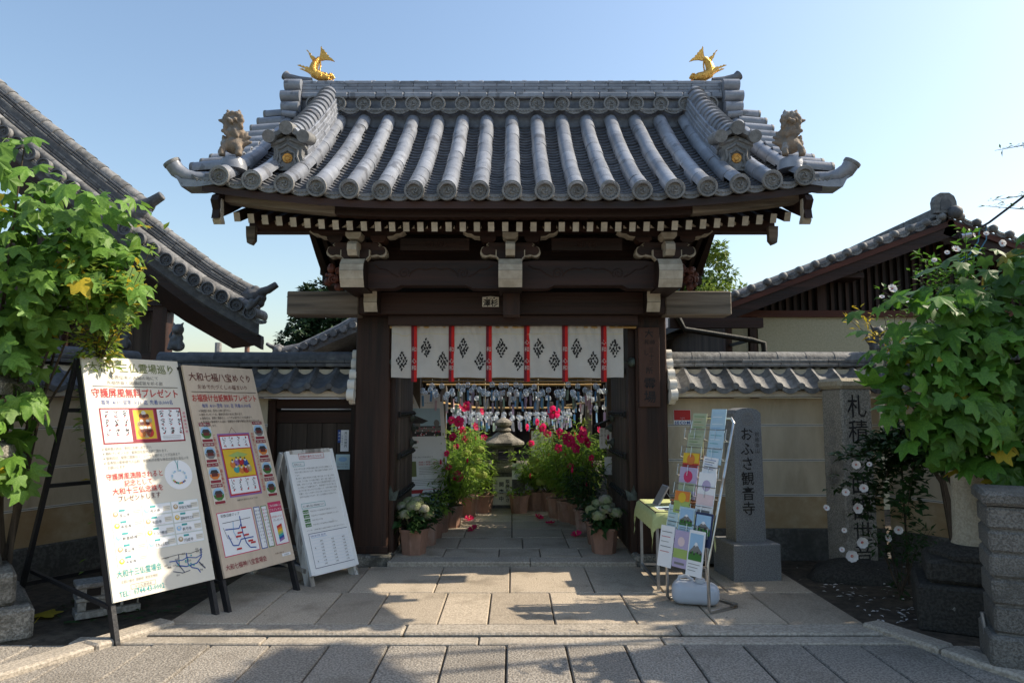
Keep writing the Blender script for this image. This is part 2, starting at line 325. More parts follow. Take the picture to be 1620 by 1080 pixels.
# ------------------------------------------------------------------ lettering (built-in font)
_G = {}
def glyph(ch, bold=0.0):
    k = (ch, bold)
    if k not in _G:
        c = bpy.data.curves.new('g', 'FONT'); c.body = ch; c.resolution_u = 1; c.offset = bold
        o = bpy.data.objects.new('g', c); m = bpy.data.meshes.new_from_object(o)
        vs = [v.co.copy() for v in m.vertices]; fs = [tuple(p.vertices) for p in m.polygons]
        adv = 1.0 if ord(ch) > 0x2000 else (max((v.x for v in vs), default=0.25) + 0.07)
        _G[k] = (vs, fs, adv); bpy.data.objects.remove(o); bpy.data.curves.remove(c); bpy.data.meshes.remove(m)
    return _G[k]
class Print:
    """flat print on a board: u to the right, v up, metres; one mesh per colour, a hair proud of the face"""
    def __init__(s, M): s.M = M; s.mb = {}; s.k = 0
    def _b(s, col): return s.mb.setdefault(col, MB())
    def _z(s, layer): return 0.0012 + 0.0009 * layer
    def text(s, body, u, v, h, col, align='C', bold=0.0, width=None, vertical=False, layer=3, sp=1.0):
        """h = glyph height; v = baseline (horizontal) or top (vertical); width squeezes the line"""
        b = s._b(col); z = s._z(layer)
        if vertical:
            for i, ch in enumerate(body):
                if ch == ' ': continue
                vs, fs, adv = glyph(ch, bold)
                b.add([s.M @ Vector((u + (p.x - 0.5 * adv) * h * (width or 1), v - (i + 0.88) * h * sp + p.y * h, z)) for p in vs], fs)
            return
        tot = sum((glyph(ch, bold)[2] if ch != ' ' else 0.5) for ch in body) * h
        sx = 1.0 if width is None else width / tot; tot *= sx
        x = u - (tot / 2 if align == 'C' else 0 if align == 'L' else tot)
        for ch in body:
            if ch == ' ': x += 0.5 * h * sx; continue
            vs, fs, adv = glyph(ch, bold)
            b.add([s.M @ Vector((x + p.x * h * sx, v + p.y * h, z)) for p in vs], fs); x += adv * h * sx
    def rect(s, u0, v0, u1, v1, col, layer=0):
        z = s._z(layer); s._b(col).add([s.M @ Vector(p) for p in ((u0, v0, z), (u1, v0, z), (u1, v1, z), (u0, v1, z))], [(0, 1, 2, 3)])
    def poly(s, pts, col, layer=1):
        z = s._z(layer); s._b(col).add([s.M @ Vector((a, b, z)) for a, b in pts], [tuple(range(len(pts)))])
    def disc(s, u, v, r, col, layer=1, n=18, ry=None):
        s.poly([(u + r * math.cos(2 * math.pi * k / n), v + (ry or r) * math.sin(2 * math.pi * k / n)) for k in range(n)], col, layer)
    def line(s, pts, w, col, layer=2):
        z = s._z(layer); b = s._b(col)
        for (a, c), (d, e) in zip(pts, pts[1:]):
            t = Vector((d - a, e - c)); t = t.normalized() if t.length else t; nx, ny = -t.y * w / 2, t.x * w / 2
            b.add([s.M @ Vector(p) for p in ((a + nx, c + ny, z), (a - nx, c - ny, z), (d - nx, e - ny, z), (d + nx, e + ny, z))], [(0, 1, 2, 3)])
    def border(s, u0, v0, u1, v1, w, col, layer=2): s.line([(u0, v0), (u1, v0), (u1, v1), (u0, v1), (u0, v0)], w, col, layer)
    def build(s, parent, name='print'):
        for col, b in s.mb.items():
            me = bpy.data.meshes.new(name); me.from_pydata(b.v, [], b.f); me.materials.append(MATS[col])
            put(bpy.data.objects.new(name, me), parent)['kind'] = 'stuff'
# ================================================================== GROUND AND PAVING
g = MB(); g.add([(-600, -300, -0.09), (600, -300, -0.09), (600, 900, -0.09), (-600, 900, -0.09)], [(0, 1, 2, 3)])
struct(obj('ground', g, 'asphalt'))
s = MB()
s.add([(-9, 3.2, -0.012), (-3.05, 3.2, -0.012), (-2.4, 5.0, -0.012), (-2.4, 9.0, -0.012), (-9, 9.0, -0.012)], [(0, 1, 2, 3, 4)])
struct(obj('soil_bed_left', s, 'dirt'))
s = MB()
s.add([(9, 3.2, -0.012), (3.05, 3.2, -0.012), (2.48, 4.95, -0.012), (2.48, 7.2, -0.012), (9, 7.2, -0.012)], [(0, 1, 2, 3, 4)])
struct(obj('soil_bed_right', s, 'dirt'))
s = MB(); s.add([(-9, 7.9, -0.02), (9, 7.9, -0.02), (9, 26, -0.02), (-9, 26, -0.02)], [(0, 1, 2, 3)])
struct(obj('courtyard_ground', s, 'dirt'))

g = MB(); g.add([(-40, -14, -0.004), (40, -14, -0.004), (40, 1.89, -0.004), (-40, 1.89, -0.004)], [(0, 1, 2, 3)]); g.add([(-40, 1.89, -.004), (-4.3, 1.89, -.004), (-4.3, 3.2, -.004), (-40, 3.2, -.004)], [(0, 1, 2, 3)]); g.add([(4.2, 1.89, -.004), (40, 1.89, -.004), (40, 3.2, -.004), (4.2, 3.2, -.004)], [(0, 1, 2, 3)])
struct(obj('street', g, 'pave_street'))
def paving(name, rows, z, m, joint=0.009, jit=0.003, gz=0.035, ch=0.007, rotz=0.0):
    """rows: (y0, y1, [x cuts]); each stone is a piece of its own over a dark bedding sheet"""
    x0 = min(r[2][0] for r in rows); x1 = max(r[2][-1] for r in rows); y0 = rows[0][0]; y1 = rows[-1][1]
    b = MB(); b.add([(x0, y0, z - 0.02), (x1, y0, z - 0.02), (x1, y1, z - 0.02), (x0, y1, z - 0.02)], [(0, 1, 2, 3)])
    root = struct(obj(name, b, 'dirt'))
    for ya, yb, cuts in rows:
        for xa, xb in zip(cuts, cuts[1:]):
            k = MB(); dz = random.uniform(-jit, jit); j = joint / 2
            k.cbox(xa + j, xb - j, ya + j, yb - j, z - gz, z + dz, ch)
            cx, cy = (xa + xb) / 2, (ya + yb) / 2
            k.v = [(p[0] - cx, p[1] - cy, p[2]) for p in k.v]
            piece('paver', k.mesh('paver', m), Matrix.Translation((cx, cy, 0)) @ Matrix.Rotation(random.uniform(-0.004, 0.004), 4, 'Z'), root)
    return root
def cuts(a, b, w, j=0.25):
    out = [a]
    while out[-1] < b - w * 0.6: out.append(min(b, out[-1] + w * random.uniform(1 - j, 1 + j)))
    out[-1] = b; return out
rows = []
for i, (ya, yb) in enumerate([(1.9, 2.8), (2.8, 3.7), (3.7, 4.60)]):
    rows.append((ya, yb, [-4.25 + 0.383 * k + (0.03 * (i - 2)) for k in range(23)]))
paving('street_paving', rows, 0.0, 'pave_street', 0.012)
paving('kerb_strip', [(4.605, 4.745, cuts(-2.9, 2.75, 1.5, 0.2))], 0.004, 'kerb_stone', 0.01)
paving('kerb', [(4.785, 4.985, cuts(-2.62, 2.62, 1.9, 0.15))], 0.014, 'kerb_stone', 0.01, gz=0.09, ch=0.012)
paving('forecourt_paving', [(4.99, 5.80, cuts(-2.45, 2.5, 0.47)), (5.80, 6.70, cuts(-2.45, 2.5, 0.62))], 0.010, 'pave')
paving('threshold_step', [(6.705, 6.93, cuts(-1.2, 1.2, 1.3, 0.1))], 0.052, 'kerb_stone', 0.006, gz=0.09)
paving('gate_floor', [(6.935, 7.35, cuts(-1.3, 1.3, 0.5)), (7.355, 7.92, cuts(-1.3, 1.3, 0.6))], 0.050, 'pave')
paving('inner_path', [(7.97 + 0.52 * k, 7.97 + 0.52 * (k + 1), [-1.15, 0.0, 1.15] if k % 2 else [-1.15, -0.55, 0.0, 0.6, 1.15]) for k in range(6)], 0.05, 'pave')
def edge_kerb(name, a, b, n, w=0.17):
    """kerb stones running obliquely towards the street"""
    a, b = Vector(a), Vector(b); d = (b - a) / n; root = None
    nrm = Vector((-d.y, d.x, 0)).normalized()
    base = MB(); base.add([a - nrm * w / 2, a + nrm * w / 2, b + nrm * w / 2, b - nrm * w / 2], [(0, 1, 2, 3)]); base.v = [(p[0], p[1], -0.03) for p in base.v]
    root = struct(obj(name, base, 'plinth_stone'))
    for i in range(n):
        k = MB(); k.cbox(0.006, d.length - 0.006, -w / 2, w / 2, -0.09, 0.035 + random.uniform(-0.006, 0.006), 0.014)
        piece('kerb_stone', k.mesh('kerb_stone', 'kerb_stone'), frame(a + d * i, d, nrm), root)
edge_kerb('kerb_left', (-2.44, 5.02, 0), (-3.25, 3.55, 0), 3)
edge_kerb('kerb_right', (2.52, 4.98, 0), (3.2, 3.45, 0), 3)

# ================================================================== TEMPLE GATE
gate = thing('temple_gate', 'dark timber temple gate with grey tiled roof and white-painted beam ends', 'gate', (0, 7.0, 0))
RX = [(-9 + i) * 0.273 for i in range(19)]                 # round-tile rows
YE, YR = 5.62, 7.48
def lift(x): return 0.125 * max(0.0, (abs(x) - 1.0) / 1.46) ** 1.7
def RP(x, t):
    return Vector((x, YE + (YR - YE) * t, 3.33 + 1.47 * (0.78 * t + 0.22 * t * t) + lift(x) * max(0, 1 - t) ** 1.5))
def RF(x, t, dz=0.0, back=False):
    """frame on the front slope: X across, Y up the slope, Z out of the slope"""
    p = RP(x, t); T = (RP(x, t + 0.01) - RP(x, t - 0.01)).normalized(); X = Vector((1, 0, 0)); N = X.cross(T).normalized()
    return frame(p + N * dz, X, T, N)
SL = sum((RP(0, (i + 1) / 50) - RP(0, i / 50)).length for i in range(50))
# pillars and plinths
for x0, x1 in ((-1.57, -1.225), (1.245, 1.555)):
    o = obj('pillar', MB().cbox(x0, x1, 6.85, 7.19, 0.10, 2.70, 0.012), 'dark_wood', gate)
    obj('base_band', MB().cbox(x0 - 0.006, x1 + 0.006, 6.843, 7.197, 0.10, 0.17, 0.004), 'dark_wood', o)
    obj('stone_plinth', MB().cbox(x0 - 0.06, x1 + 0.05, 6.76, 7.25, -0.02, 0.098, 0.015), 'old_stone', o)
    c = (x0 + x1) / 2
    o = obj('rear_pillar', MB().cbox(c - 0.12, c + 0.12, 8.62, 8.86, 0.08, 2.95, 0.01), 'dark_wood', gate)
    obj('stone_plinth', MB().cbox(c - 0.17, c + 0.17, 8.57, 8.91, -0.02, 0.08, 0.015), 'old_stone', o)
    s = -1 if c < 0 else 1
    obj('jamb', MB().box(min(c - s * 0.14, c - s * 0.22), max(c - s * 0.14, c - s * 0.22), 6.93, 7.12, 0.08, 2.33), 'dark_wood', gate)
    obj('side_rail', MB().box(c - 0.06, c + 0.06, 7.19, 8.62, 2.30, 2.48), 'dark_wood_y', gate)
    obj('side_rail', MB().box(c - 0.05, c + 0.05, 7.19, 8.62, 1.05, 1.19), 'dark_wood_y', gate)
    for k in range(6):
        obj('side_plank', MB().box(c - 0.018, c + 0.018, 7.195 + k * 0.237, 7.427 + k * 0.237, 0.16, 2.30), 'door_wood', gate)
# lintels
obj('lintel', MB().cbox(-1.50, 1.50, 6.62, 6.86, 2.432, 2.655, 0.008), 'dark_wood_x', gate)
obj('lintel_end', MB().cbox(-2.205, -1.503, 6.618, 6.862, 2.425, 2.66, 0.01), 'grey_wood', gate)
obj('lintel_end', MB().cbox(1.503, 2.15, 6.618, 6.862, 2.425, 2.66, 0.01), 'grey_wood', gate)
obj('head_board', MB().box(-1.224, 1.244, 6.70, 6.95, 2.335, 2.428), 'dark_wood_x', gate)
obj('rear_beam', MB().box(-1.9, 1.9, 8.64, 8.84, 2.62, 2.86), 'dark_wood_x', gate)
obj('transom_board', MB().box(-1.42, 1.42, 6.60, 6.63, 2.90, 3.20), 'dark_wood_x', gate)
obj('upper_shade_sheet', MB().box(-1.5, 1.5, 7.10, 7.13, 2.66, 3.55), 'shade_dark', gate)  # added dark sheet standing in for the shade under the roof
# corner arms with white ends (upper three, lower two)
def white_end(outline, x0, x1, body_to, name, m='dark_wood_y'):
    """arm running back in Y; outline (y,z) of the nose from top to bottom"""
    top, bot = outline[0][1], outline[-1][1]
    body = MB().prism(outline + [(body_to, bot), (body_to, top)], x0, x1, axis='X'); o = obj(name, body, m, gate)
    w = MB()
    for (ya, za), (yb, zb) in zip(outline, outline[1:]):
        d = Vector((yb - ya, zb - za)); nn = Vector((d.y, -d.x)).normalized() * 0.005
        if nn.x > 0: nn = -nn
        w.add([(x0 - 0.001, ya + nn.x, za + nn.y), (x1 + 0.001, ya + nn.x, za + nn.y), (x1 + 0.001, yb + nn.x, zb + nn.y), (x0 - 0.001, yb + nn.x, zb + nn.y)], [(0, 1, 2, 3)])
    obj('painted_end', w, 'white_paint', o)
CX = (-1.43, -0.015, 1.415)
for cx in CX:
    white_end([(6.06, 2.855), (6.00, 2.80), (5.985, 2.74), (6.005, 2.67), (6.045, 2.60)], cx - 0.105, cx + 0.105, 6.86, 'eave_arm')
for cx in (-1.345, 1.345):
    white_end([(6.40, 2.66), (6.42, 2.58), (6.41, 2.52), (6.46, 2.435)], cx - 0.062, cx + 0.062, 6.615, 'lower_arm')
obj('centre_strut', MB().box(-0.085, 0.075, 6.40, 6.615, 2.40, 2.66), 'dark_wood', gate)
# carved beams between the arms
def spiral(cx, cz, r, turns, s, y, n=26):
    return [(cx + s * r * (1 - k / n * 0.86) * math.cos(-0.6 + turns * 6.283 * k / n), y, cz + r * (1 - k / n * 0.86) * math.sin(-0.6 + turns * 6.283 * k / n)) for k in range(n + 1)]
for xa, xb in ((-1.325, -0.12), (0.09, 1.31)):
    w = xb - xa; arch = [(xa, 2.86), (xa, 2.615), (xa + 0.24, 2.615), (xa + 0.30, 2.645)] + [(xb - 0.30, 2.645), (xb - 0.24, 2.615), (xb, 2.615), (xb, 2.86), (xb - 0.1, 2.872), (xa + 0.1, 2.872)]
    o = obj('carved_beam', MB().prism(arch, 6.20, 6.36), 'dark_wood_x', gate)
    c = MB()
    for s, x in ((1, xa + 0.33), (-1, xb - 0.33)):
        c.tube(spiral(x, 2.755, 0.055, 1.6, s, 6.199), 0.0065, 6)
        c.tube([(x - s * 0.05, 6.199, 2.72), (x - s * 0.11, 6.199, 2.75), (x - s * 0.16, 6.199, 2.79), (x - s * 0.22, 6.199, 2.795), (x - s * 0.27, 6.199, 2.83)], 0.006, 6)
        c.tube([(x + s * 0.055, 6.199, 2.745), (x + s * 0.09, 6.199, 2.78), (x + s * 0.15, 6.199, 2.80), (x + s * 0.20, 6.199, 2.785), (x + s * 0.27, 6.199, 2.805)], 0.007, 6)
    obj('scroll_carving', c, 'dark_wood_x', o, smooth=True)
    o = obj('upper_carved_board', MB().box(xa + 0.28, xb - 0.28, 6.27, 6.33, 2.985, 3.10), 'dark_wood_x', gate)
    c = MB()
    for s, x in ((1, xa + 0.55), (-1, xb - 0.55)): c.tube(spiral(x, 3.04, 0.04, 1.5, s, 6.269), 0.005, 6)
    obj('scroll_carving', c, 'dark_wood_x', o, smooth=True)
# bracket sets
def cloud(half, z0, z1, curl):
    pts = [(0.06, z1)]
    pts += [(half * 0.72, z1), (half * 0.80, z1 - 0.015), (half * 0.74, z1 - 0.03), (half * 0.86, z1 - 0.045)]
    for k in range(9):
        w = R(100 - k * 27); pts.append((half - curl + curl * math.cos(w), z0 + curl + curl * math.sin(w) * 0.95))
    pts += [(half - curl * 1.75, z0 + curl * 0.28), (half - curl * 2.5, z0 + curl * 0.1), (half - curl * 2.9, z0 + 0.004), (0.06, z0)]
    return pts + [(-x, z) for x, z in reversed(pts)]
def grow(pts, k, cz): return [(x * (1 + k / 0.26), z - (k * 1.25 if z < cz else -0.0)) for x, z in pts]
for cx in CX:
    T = Matrix.Translation((cx, 0, 0))
    b = obj('bracket_set', MB().prism([(-0.125, 2.955), (-0.125, 2.90), (-0.085, 2.856), (0.085, 2.856), (0.125, 2.90), (0.125, 2.955)], 6.12, 6.36, M=T), 'dark_wood_x', gate)
    w = MB()
    for s in (-1, 1): w.prism([(s * 0.126, 2.956), (s * 0.126, 2.90), (s * 0.087, 2.857), (s * 0.097, 2.857), (s * 0.134, 2.897), (s * 0.134, 2.956)], 6.118, 6.20, M=T)
    obj('painted_edge', w, 'white_paint', b)
    cl = cloud(0.265, 2.915, 3.035, 0.045)
    obj('cloud_arm', MB().prism(cl, 6.17, 6.31, M=T), 'dark_wood_x', b)
    obj('painted_edge', MB().prism(grow(cl, 0.013, 2.99), 6.18, 6.30, M=T), 'white_paint', b)
    obj('front_arm', MB().prism([(6.03, 3.015), (5.985, 2.98), (5.98, 2.93), (6.02, 2.885), (6.17, 2.885), (6.17, 3.015)], cx - 0.042, cx + 0.042, axis='X'), 'white_paint', b)
    for dx, mm in ((0, 'white_paint'), (-0.20, 'dark_wood_x'), (0.20, 'dark_wood_x')):
        y0 = 6.03 if dx == 0 else 6.16
        obj('bearing_block', MB().prism([(dx - 0.07, 3.098), (dx - 0.07, 3.065), (dx - 0.045, 3.037), (dx + 0.045, 3.037), (dx + 0.07, 3.065), (dx + 0.07, 3.098)], y0, y0 + 0.15, M=T), mm, b)
    bt = [(-0.42, 3.155), (-0.43, 3.145), (-0.40, 3.125), (-0.36, 3.12), (-0.33, 3.10), (-0.27, 3.095), (0.27, 3.095), (0.33, 3.10), (0.36, 3.12), (0.40, 3.125), (0.43, 3.145), (0.42, 3.155)]
    obj('boat_arm', MB().prism(bt, 6.18, 6.30, M=T), 'dark_wood_x', b)
    w = MB()
    for s in (-1, 1):
        w.prism([(s * x, z) for x, z in [(0.43, 3.155), (0.44, 3.14), (0.405, 3.117), (0.365, 3.112), (0.335, 3.092), (0.28, 3.086), (0.28, 3.094), (0.33, 3.10), (0.36, 3.12), (0.40, 3.125), (0.43, 3.145)]], 6.176, 6.304, M=T)
    obj('painted_edge', w, 'white_paint', b)
# carved lion-head noses at the outer sides
for s in (-1, 1):
    c = MB(); x = s * 1.62
    rr = random.Random(3)
    for k in range(34):
        c.sphere((x + rr.uniform(-0.10, 0.09), 6.24 + rr.uniform(-0.03, 0.05), 2.725 + rr.uniform(-0.10, 0.10)), rr.uniform(0.02, 0.042), 7, 5)
    c.tube(spiral(x + s * 0.02, 2.70, 0.045, 1.6, s, 6.20), 0.009, 6); c.tube(spiral(x - s * 0.03, 2.78, 0.03, 1.5, s, 6.19), 0.008, 6)
    obj('carved_nose', c, 'red_wood', gate, smooth=True)
# purlins
for y, z in ((6.24, 3.158), (7.40, 3.62), (8.70, 3.10)):
    obj('purlin', MB().box(-2.45, 2.45, y, y + 0.13, z, z + 0.11), 'dark_wood_x', gate)
for s in (-1, 1):
    o = obj('purlin_pendant', MB().prism([(s * x, z) for x, z in [(2.37, 3.19), (2.37, 3.06), (2.40, 3.02), (2.44, 3.035), (2.45, 3.10), (2.455, 3.19)]], 6.17, 6.235), 'grey_wood', gate)
# rafters
rx = [-2.40 + 0.1232 * i for i in range(40)]
def rafter(x, y0, z0, L, slope, w, h, name):
    ang = math.atan(slope); M = frame((x, y0, z0), (1, 0, 0), (0, math.cos(ang), math.sin(ang)))
    return M
rm = MB().box(-0.026, 0.026, 0, 1.75, 0, 0.08).mesh('rafter', 'dark_wood_y'); rc = MB().box(-0.0265, 0.0265, -0.004, -0.0005, -0.0005, 0.0805).mesh('painted_end', 'white_paint')
rm2 = MB().box(-0.024, 0.024, 0, 1.40, 0, 0.06).mesh('rafter', 'dark_wood_y'); rc2 = MB().box(-0.0245, 0.0245, -0.004, -0.0005, -0.0005, 0.0605).mesh('painted_end', 'white_paint')
for x in rx:
    for me, mc, y0, z0, sl in ((rm, rc, 5.85, 3.058 + 0.75 * lift(x), 0.46), (rm2, rc2, 6.16, 3.165 + 0.45 * lift(x), 0.50)):
        M = rafter(x, y0, z0, 0, sl, 0, 0, '')
        o = piece('rafter', me, M, gate); c = piece('painted_end', mc, Matrix.Identity(4), o)
    M = frame((x, 9.14, 3.0 + 0.6 * lift(x)), (-1, 0, 0), (0, -0.906, 0.423)); piece('rear_rafter', rm, M, gate)
# eave boards
def bent(y0, y1, z0, z1, xa, xb, n=24, k=1.0):
    m = MB(); prev = None
    for i in range(n + 1):
        x = xa + (xb - xa) * i / n; L = lift(x) * k; ring = [(x, y0, z0 + L), (x, y1, z0 + L), (x, y1, z1 + L), (x, y0, z1 + L)]
        b = len(m.v); m.v.extend(ring)
        if prev is not None:
            for a in range(4): m.f.append((prev + a, b + a, b + (a + 1) % 4, prev + (a + 1) % 4)); m.m.append(0)
        else: m.f.append((b + 3, b + 2, b + 1, b)); m.m.append(0)
        prev = b
    m.f.append((prev, prev + 1, prev + 2, prev + 3)); m.m.append(0)
    return m
obj('eave_board', bent(5.700, 5.80, 3.238, 3.305, -2.60, 2.60), 'red_wood', gate)
obj('eave_board', bent(5.745, 5.86, 3.160, 3.236, -1.52, 1.55), 'dark_wood_x', gate)
obj('weathered_eave_board', bent(5.735, 5.86, 3.165, 3.236, -2.52, -1.523), 'grey_wood', gate)
obj('weathered_eave_board', bent(5.735, 5.86, 3.165, 3.236, 1.553, 2.55), 'grey_wood', gate)
obj('rear_eave_board', bent(9.12, 9.22, 3.16, 3.30, -2.60, 2.60), 'dark_wood_x', gate)
# roof deck: front and rear slopes in one slab
roof = MB(); NX, NT = 26, 14
for off, sgn in ((-0.075, 1), (-0.135, -1)):
    base = len(roof.v)
    for j in range(2 * NT + 1):
        t = j / NT if j <= NT else 2 - j / NT
        for i in range(NX + 1):
            x = -2.62 + 5.24 * i / NX; p = RP(x, t); y = p.y if j <= NT else 2 * YR - p.y
            roof.v.append((x, y, p.z + off))
    for j in range(2 * NT):
        for i in range(NX):
            a = base + j * (NX + 1) + i; roof.f.append((a, a + 1, a + NX + 2, a + NX + 1)[::sgn]); roof.m.append(0)
nv = (2 * NT + 1) * (NX + 1)
edge = [i for i in range(NX + 1)] + [(j) * (NX + 1) + NX for j in range(1, 2 * NT + 1)] + [2 * NT * (NX + 1) + i for i in range(NX - 1, -1, -1)] + [j * (NX + 1) for j in range(2 * NT - 1, 0, -1)]
for a, b in zip(edge, edge[1:] + edge[:1]): roof.f.append((a, a + nv, b + nv, b)); roof.m.append(0)
roof_o = obj('roof', roof, 'dark_wood_x', gate)
# bargeboards
for s in (-1, 1):
    for y0s in (1, -1):
        m = MB(); pts = []
        for j in range(15):
            p = RP(2.5, j / 14); pts.append((p.y if y0s > 0 else 2 * YR - p.y, p.z - 0.15))
        low = [(y, z - 0.20 - 0.05 * math.sin(k / 14 * 3.14)) for k, (y, z) in enumerate(pts)][::-1]
        nose = [(pts[0][0] - 0.03 * y0s, pts[0][1] - 0.05), (pts[0][0] + 0.02 * y0s, pts[0][1] - 0.12)]
        xs = sorted((s * 2.47, s * 2.53))
        o = obj('bargeboard', m.prism(pts + low + nose[::-1], xs[0], xs[1], axis='X'), 'dark_wood_y', gate)
        if y0s > 0:
            q = RP(2.5, 0); y, z = q.y + 0.05, q.z - 0.17
            e = MB().prism([(y - 0.012 + a, z + b) for a, b in [(0.0, 0.0), (-0.005, -0.04), (0.0, -0.075), (-0.012, -0.11), (0.005, -0.15), (0.0, -0.185), (0.03, -0.215), (0.085, -0.20), (0.08, -0.18), (0.05, -0.14), (0.055, -0.08), (0.04, 0.0)]], xs[0] - 0.006, xs[1] + 0.006, axis='X')
            obj('painted_end', e, 'white_paint', o)
# ------------------------------------------------------------------ gate roof tiles
def half_tube(r0, r1, L, n=10, th=0.014, a0=-12, a1=192):
    m = MB(); ring = []
    for y, r in ((0, r0), (L, r1)):
        for rr in (r, r - th):
            ring.append([len(m.v) + k for k in range(n + 1)])
            for k in range(n + 1):
                w = R(a0 + (a1 - a0) * k / n); m.v.append((rr * math.cos(w), y, rr * math.sin(w)))
    for a, b in ((0, 2), (1, 3), (0, 1), (2, 3)):
        for k in range(n): m.f.append((ring[a][k], ring[a][k + 1], ring[b][k + 1], ring[b][k])); m.m.append(0)
    return m
def tomoe_disc(r, th=0.03):
    """round tile end with rim, ring of beads and three-comma swirl, facing -Y"""
    m = MB(); n = 22
    prof = [(r, th), (r, 0.002), (r * 0.985, 0), (r * 0.80, 0), (r * 0.78, 0.022), (0.0001, 0.022)]
    Mx = Matrix.Rotation(R(90), 4, 'X')
    m.lathe([(a, -b) for a, b in prof], n, M=Matrix(((1, 0, 0, 0), (0, 0, -1, 0), (0, 1, 0, 0), (0, 0, 0, 1))))
    for k in range(14):
        w = 6.283 * k / 14; m.sphere((r * 0.66 * math.cos(w), 0.018, r * 0.66 * math.sin(w)), r * 0.085, 6, 4)
    for k in range(3):
        pts = []; rs = []
        for i in range(9):
            w = 2.094 * k + i * 0.30; q = r * (0.16 + 0.032 * i); pts.append((q * math.cos(w), 0.018, q * math.sin(w))); rs.append(r * (0.14 - 0.013 * i))
        m.tube(pts, rs, 6)
    return m
TR = 0.0745
me_round = half_tube(TR, TR - 0.0012, 0.300, 14).mesh('round_tile', 'roof_tile', True)
me_disc = tomoe_disc(TR + 0.010).mesh('tile_end_disc', 'tile_end', True)
def pan(w, L, dip=0.030, th=0.016, n=6):
    m = MB()
    for y in (0, L):
        for o in (0, -th):
            for k in range(n + 1):
                u = -1 + 2 * k / n; m.v.append((u * w / 2, y, -dip * (1 - u * u) + o))
    a, b, c, d = (list(range(i * (n + 1), (i + 1) * (n + 1))) for i in range(4))
    for p, q in ((a, c), (b, d), (a, b)):
        for k in range(n): m.f.append((p[k], p[k + 1], q[k + 1], q[k])); m.m.append(0)
    return m
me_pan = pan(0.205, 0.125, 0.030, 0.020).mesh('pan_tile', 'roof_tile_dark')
def eave_lip(w, h=0.062, dip=0.03, n=8):
    m = MB(); up = [(-w / 2 + w * k / n, -dip * (1 - (2 * k / n - 1) ** 2) + 0.008) for k in range(n + 1)]
    low = [(x, z - h * (0.55 + 0.45 * (1 - (2 * k / n - 1) ** 2))) for k, (x, z) in enumerate(up)][::-1]
    m.prism(up + low, -0.015, 0.012)
    for k in range(5): m.sphere((-w * 0.28 + w * 0.14 * k, -0.016, -dip * 0.9 - 0.022), 0.010, 6, 4)
    m.tube([(-w * 0.4, -0.017, -0.022), (-w * 0.2, -0.017, -0.043), (0, -0.017, -0.05), (w * 0.2, -0.017, -0.043), (w * 0.4, -0.017, -0.022)], 0.004, 5)
    return m
me_lip = eave_lip(0.235).mesh('eave_tile', 'tile_end')
tubes = []; pans = []
for x in RX:
    n = 8
    for k in range(n):
        t = -0.012 + 0.935 * k / n; M = RF(x, t + 0.045 if k else t, 0.022)
        M = RF(x, t, 0.022); a = RP(x, t); b = RP(x, t + 0.935 / n); T = (b - a).normalized(); X = Vector((1, 0, 0)); N = X.cross(T)
        M = frame(a + N * 0.024 + X * random.uniform(-0.004, 0.004), X, (T + X * random.uniform(-.008, .008)), N) @ Matrix.Rotation(random.uniform(-.5, .5), 4, 'Y')
        tubes.append((me_round, M))
    a = RP(x, -0.012); T = (RP(x, 0.05) - RP(x, 0)).normalized()
    p = a + Vector((0, 0, 0.024)); Mx = frame(p + Vector((0, -0.034, -0.004)), (1, 0, 0), (0, 1, 0.10)) @ Matrix.Rotation(random.uniform(0, 2), 4, 'Y')
    piece('tile_end_disc', me_disc, Mx, roof_o)
for me, M in tubes: piece('round_tile', me, M, roof_o)
gaps = [(RX[i] + RX[i + 1]) / 2 for i in range(18)] + [RX[0] - 0.136, RX[-1] + 0.136]
for x in gaps:
    n = 27
    for k in range(n):
        t = 0.0 + 0.93 * k / n; M = RF(x, t, 0.006) @ Matrix.Rotation(R(-11.5), 4, 'X') @ Matrix.Translation((random.uniform(-0.003, 0.003), 0, random.uniform(0, 0.003)))
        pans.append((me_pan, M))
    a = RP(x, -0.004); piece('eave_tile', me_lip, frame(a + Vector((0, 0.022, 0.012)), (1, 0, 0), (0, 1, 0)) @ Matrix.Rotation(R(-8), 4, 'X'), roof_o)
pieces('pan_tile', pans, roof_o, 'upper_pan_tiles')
# rear slope: one rippled sheet
m = MB(); n = 160
for j in range(11):
    t = j / 10
    for i in range(n + 1):
        x = -2.62 + 5.24 * i / n; p = RP(x, t); ph = (x / 0.273) % 1.0; m.v.append((x, 2 * YR - p.y, p.z + (0.09 if abs(ph - 0.0) < 0.28 or ph > 0.72 else 0.0)))
for j in range(10):
    for i in range(n): a = j * (n + 1) + i; m.f.append((a, a + 1, a + n + 2, a + n + 1)); m.m.append(0)
obj('rear_slope_tiles', m, 'roof_tile', roof_o)
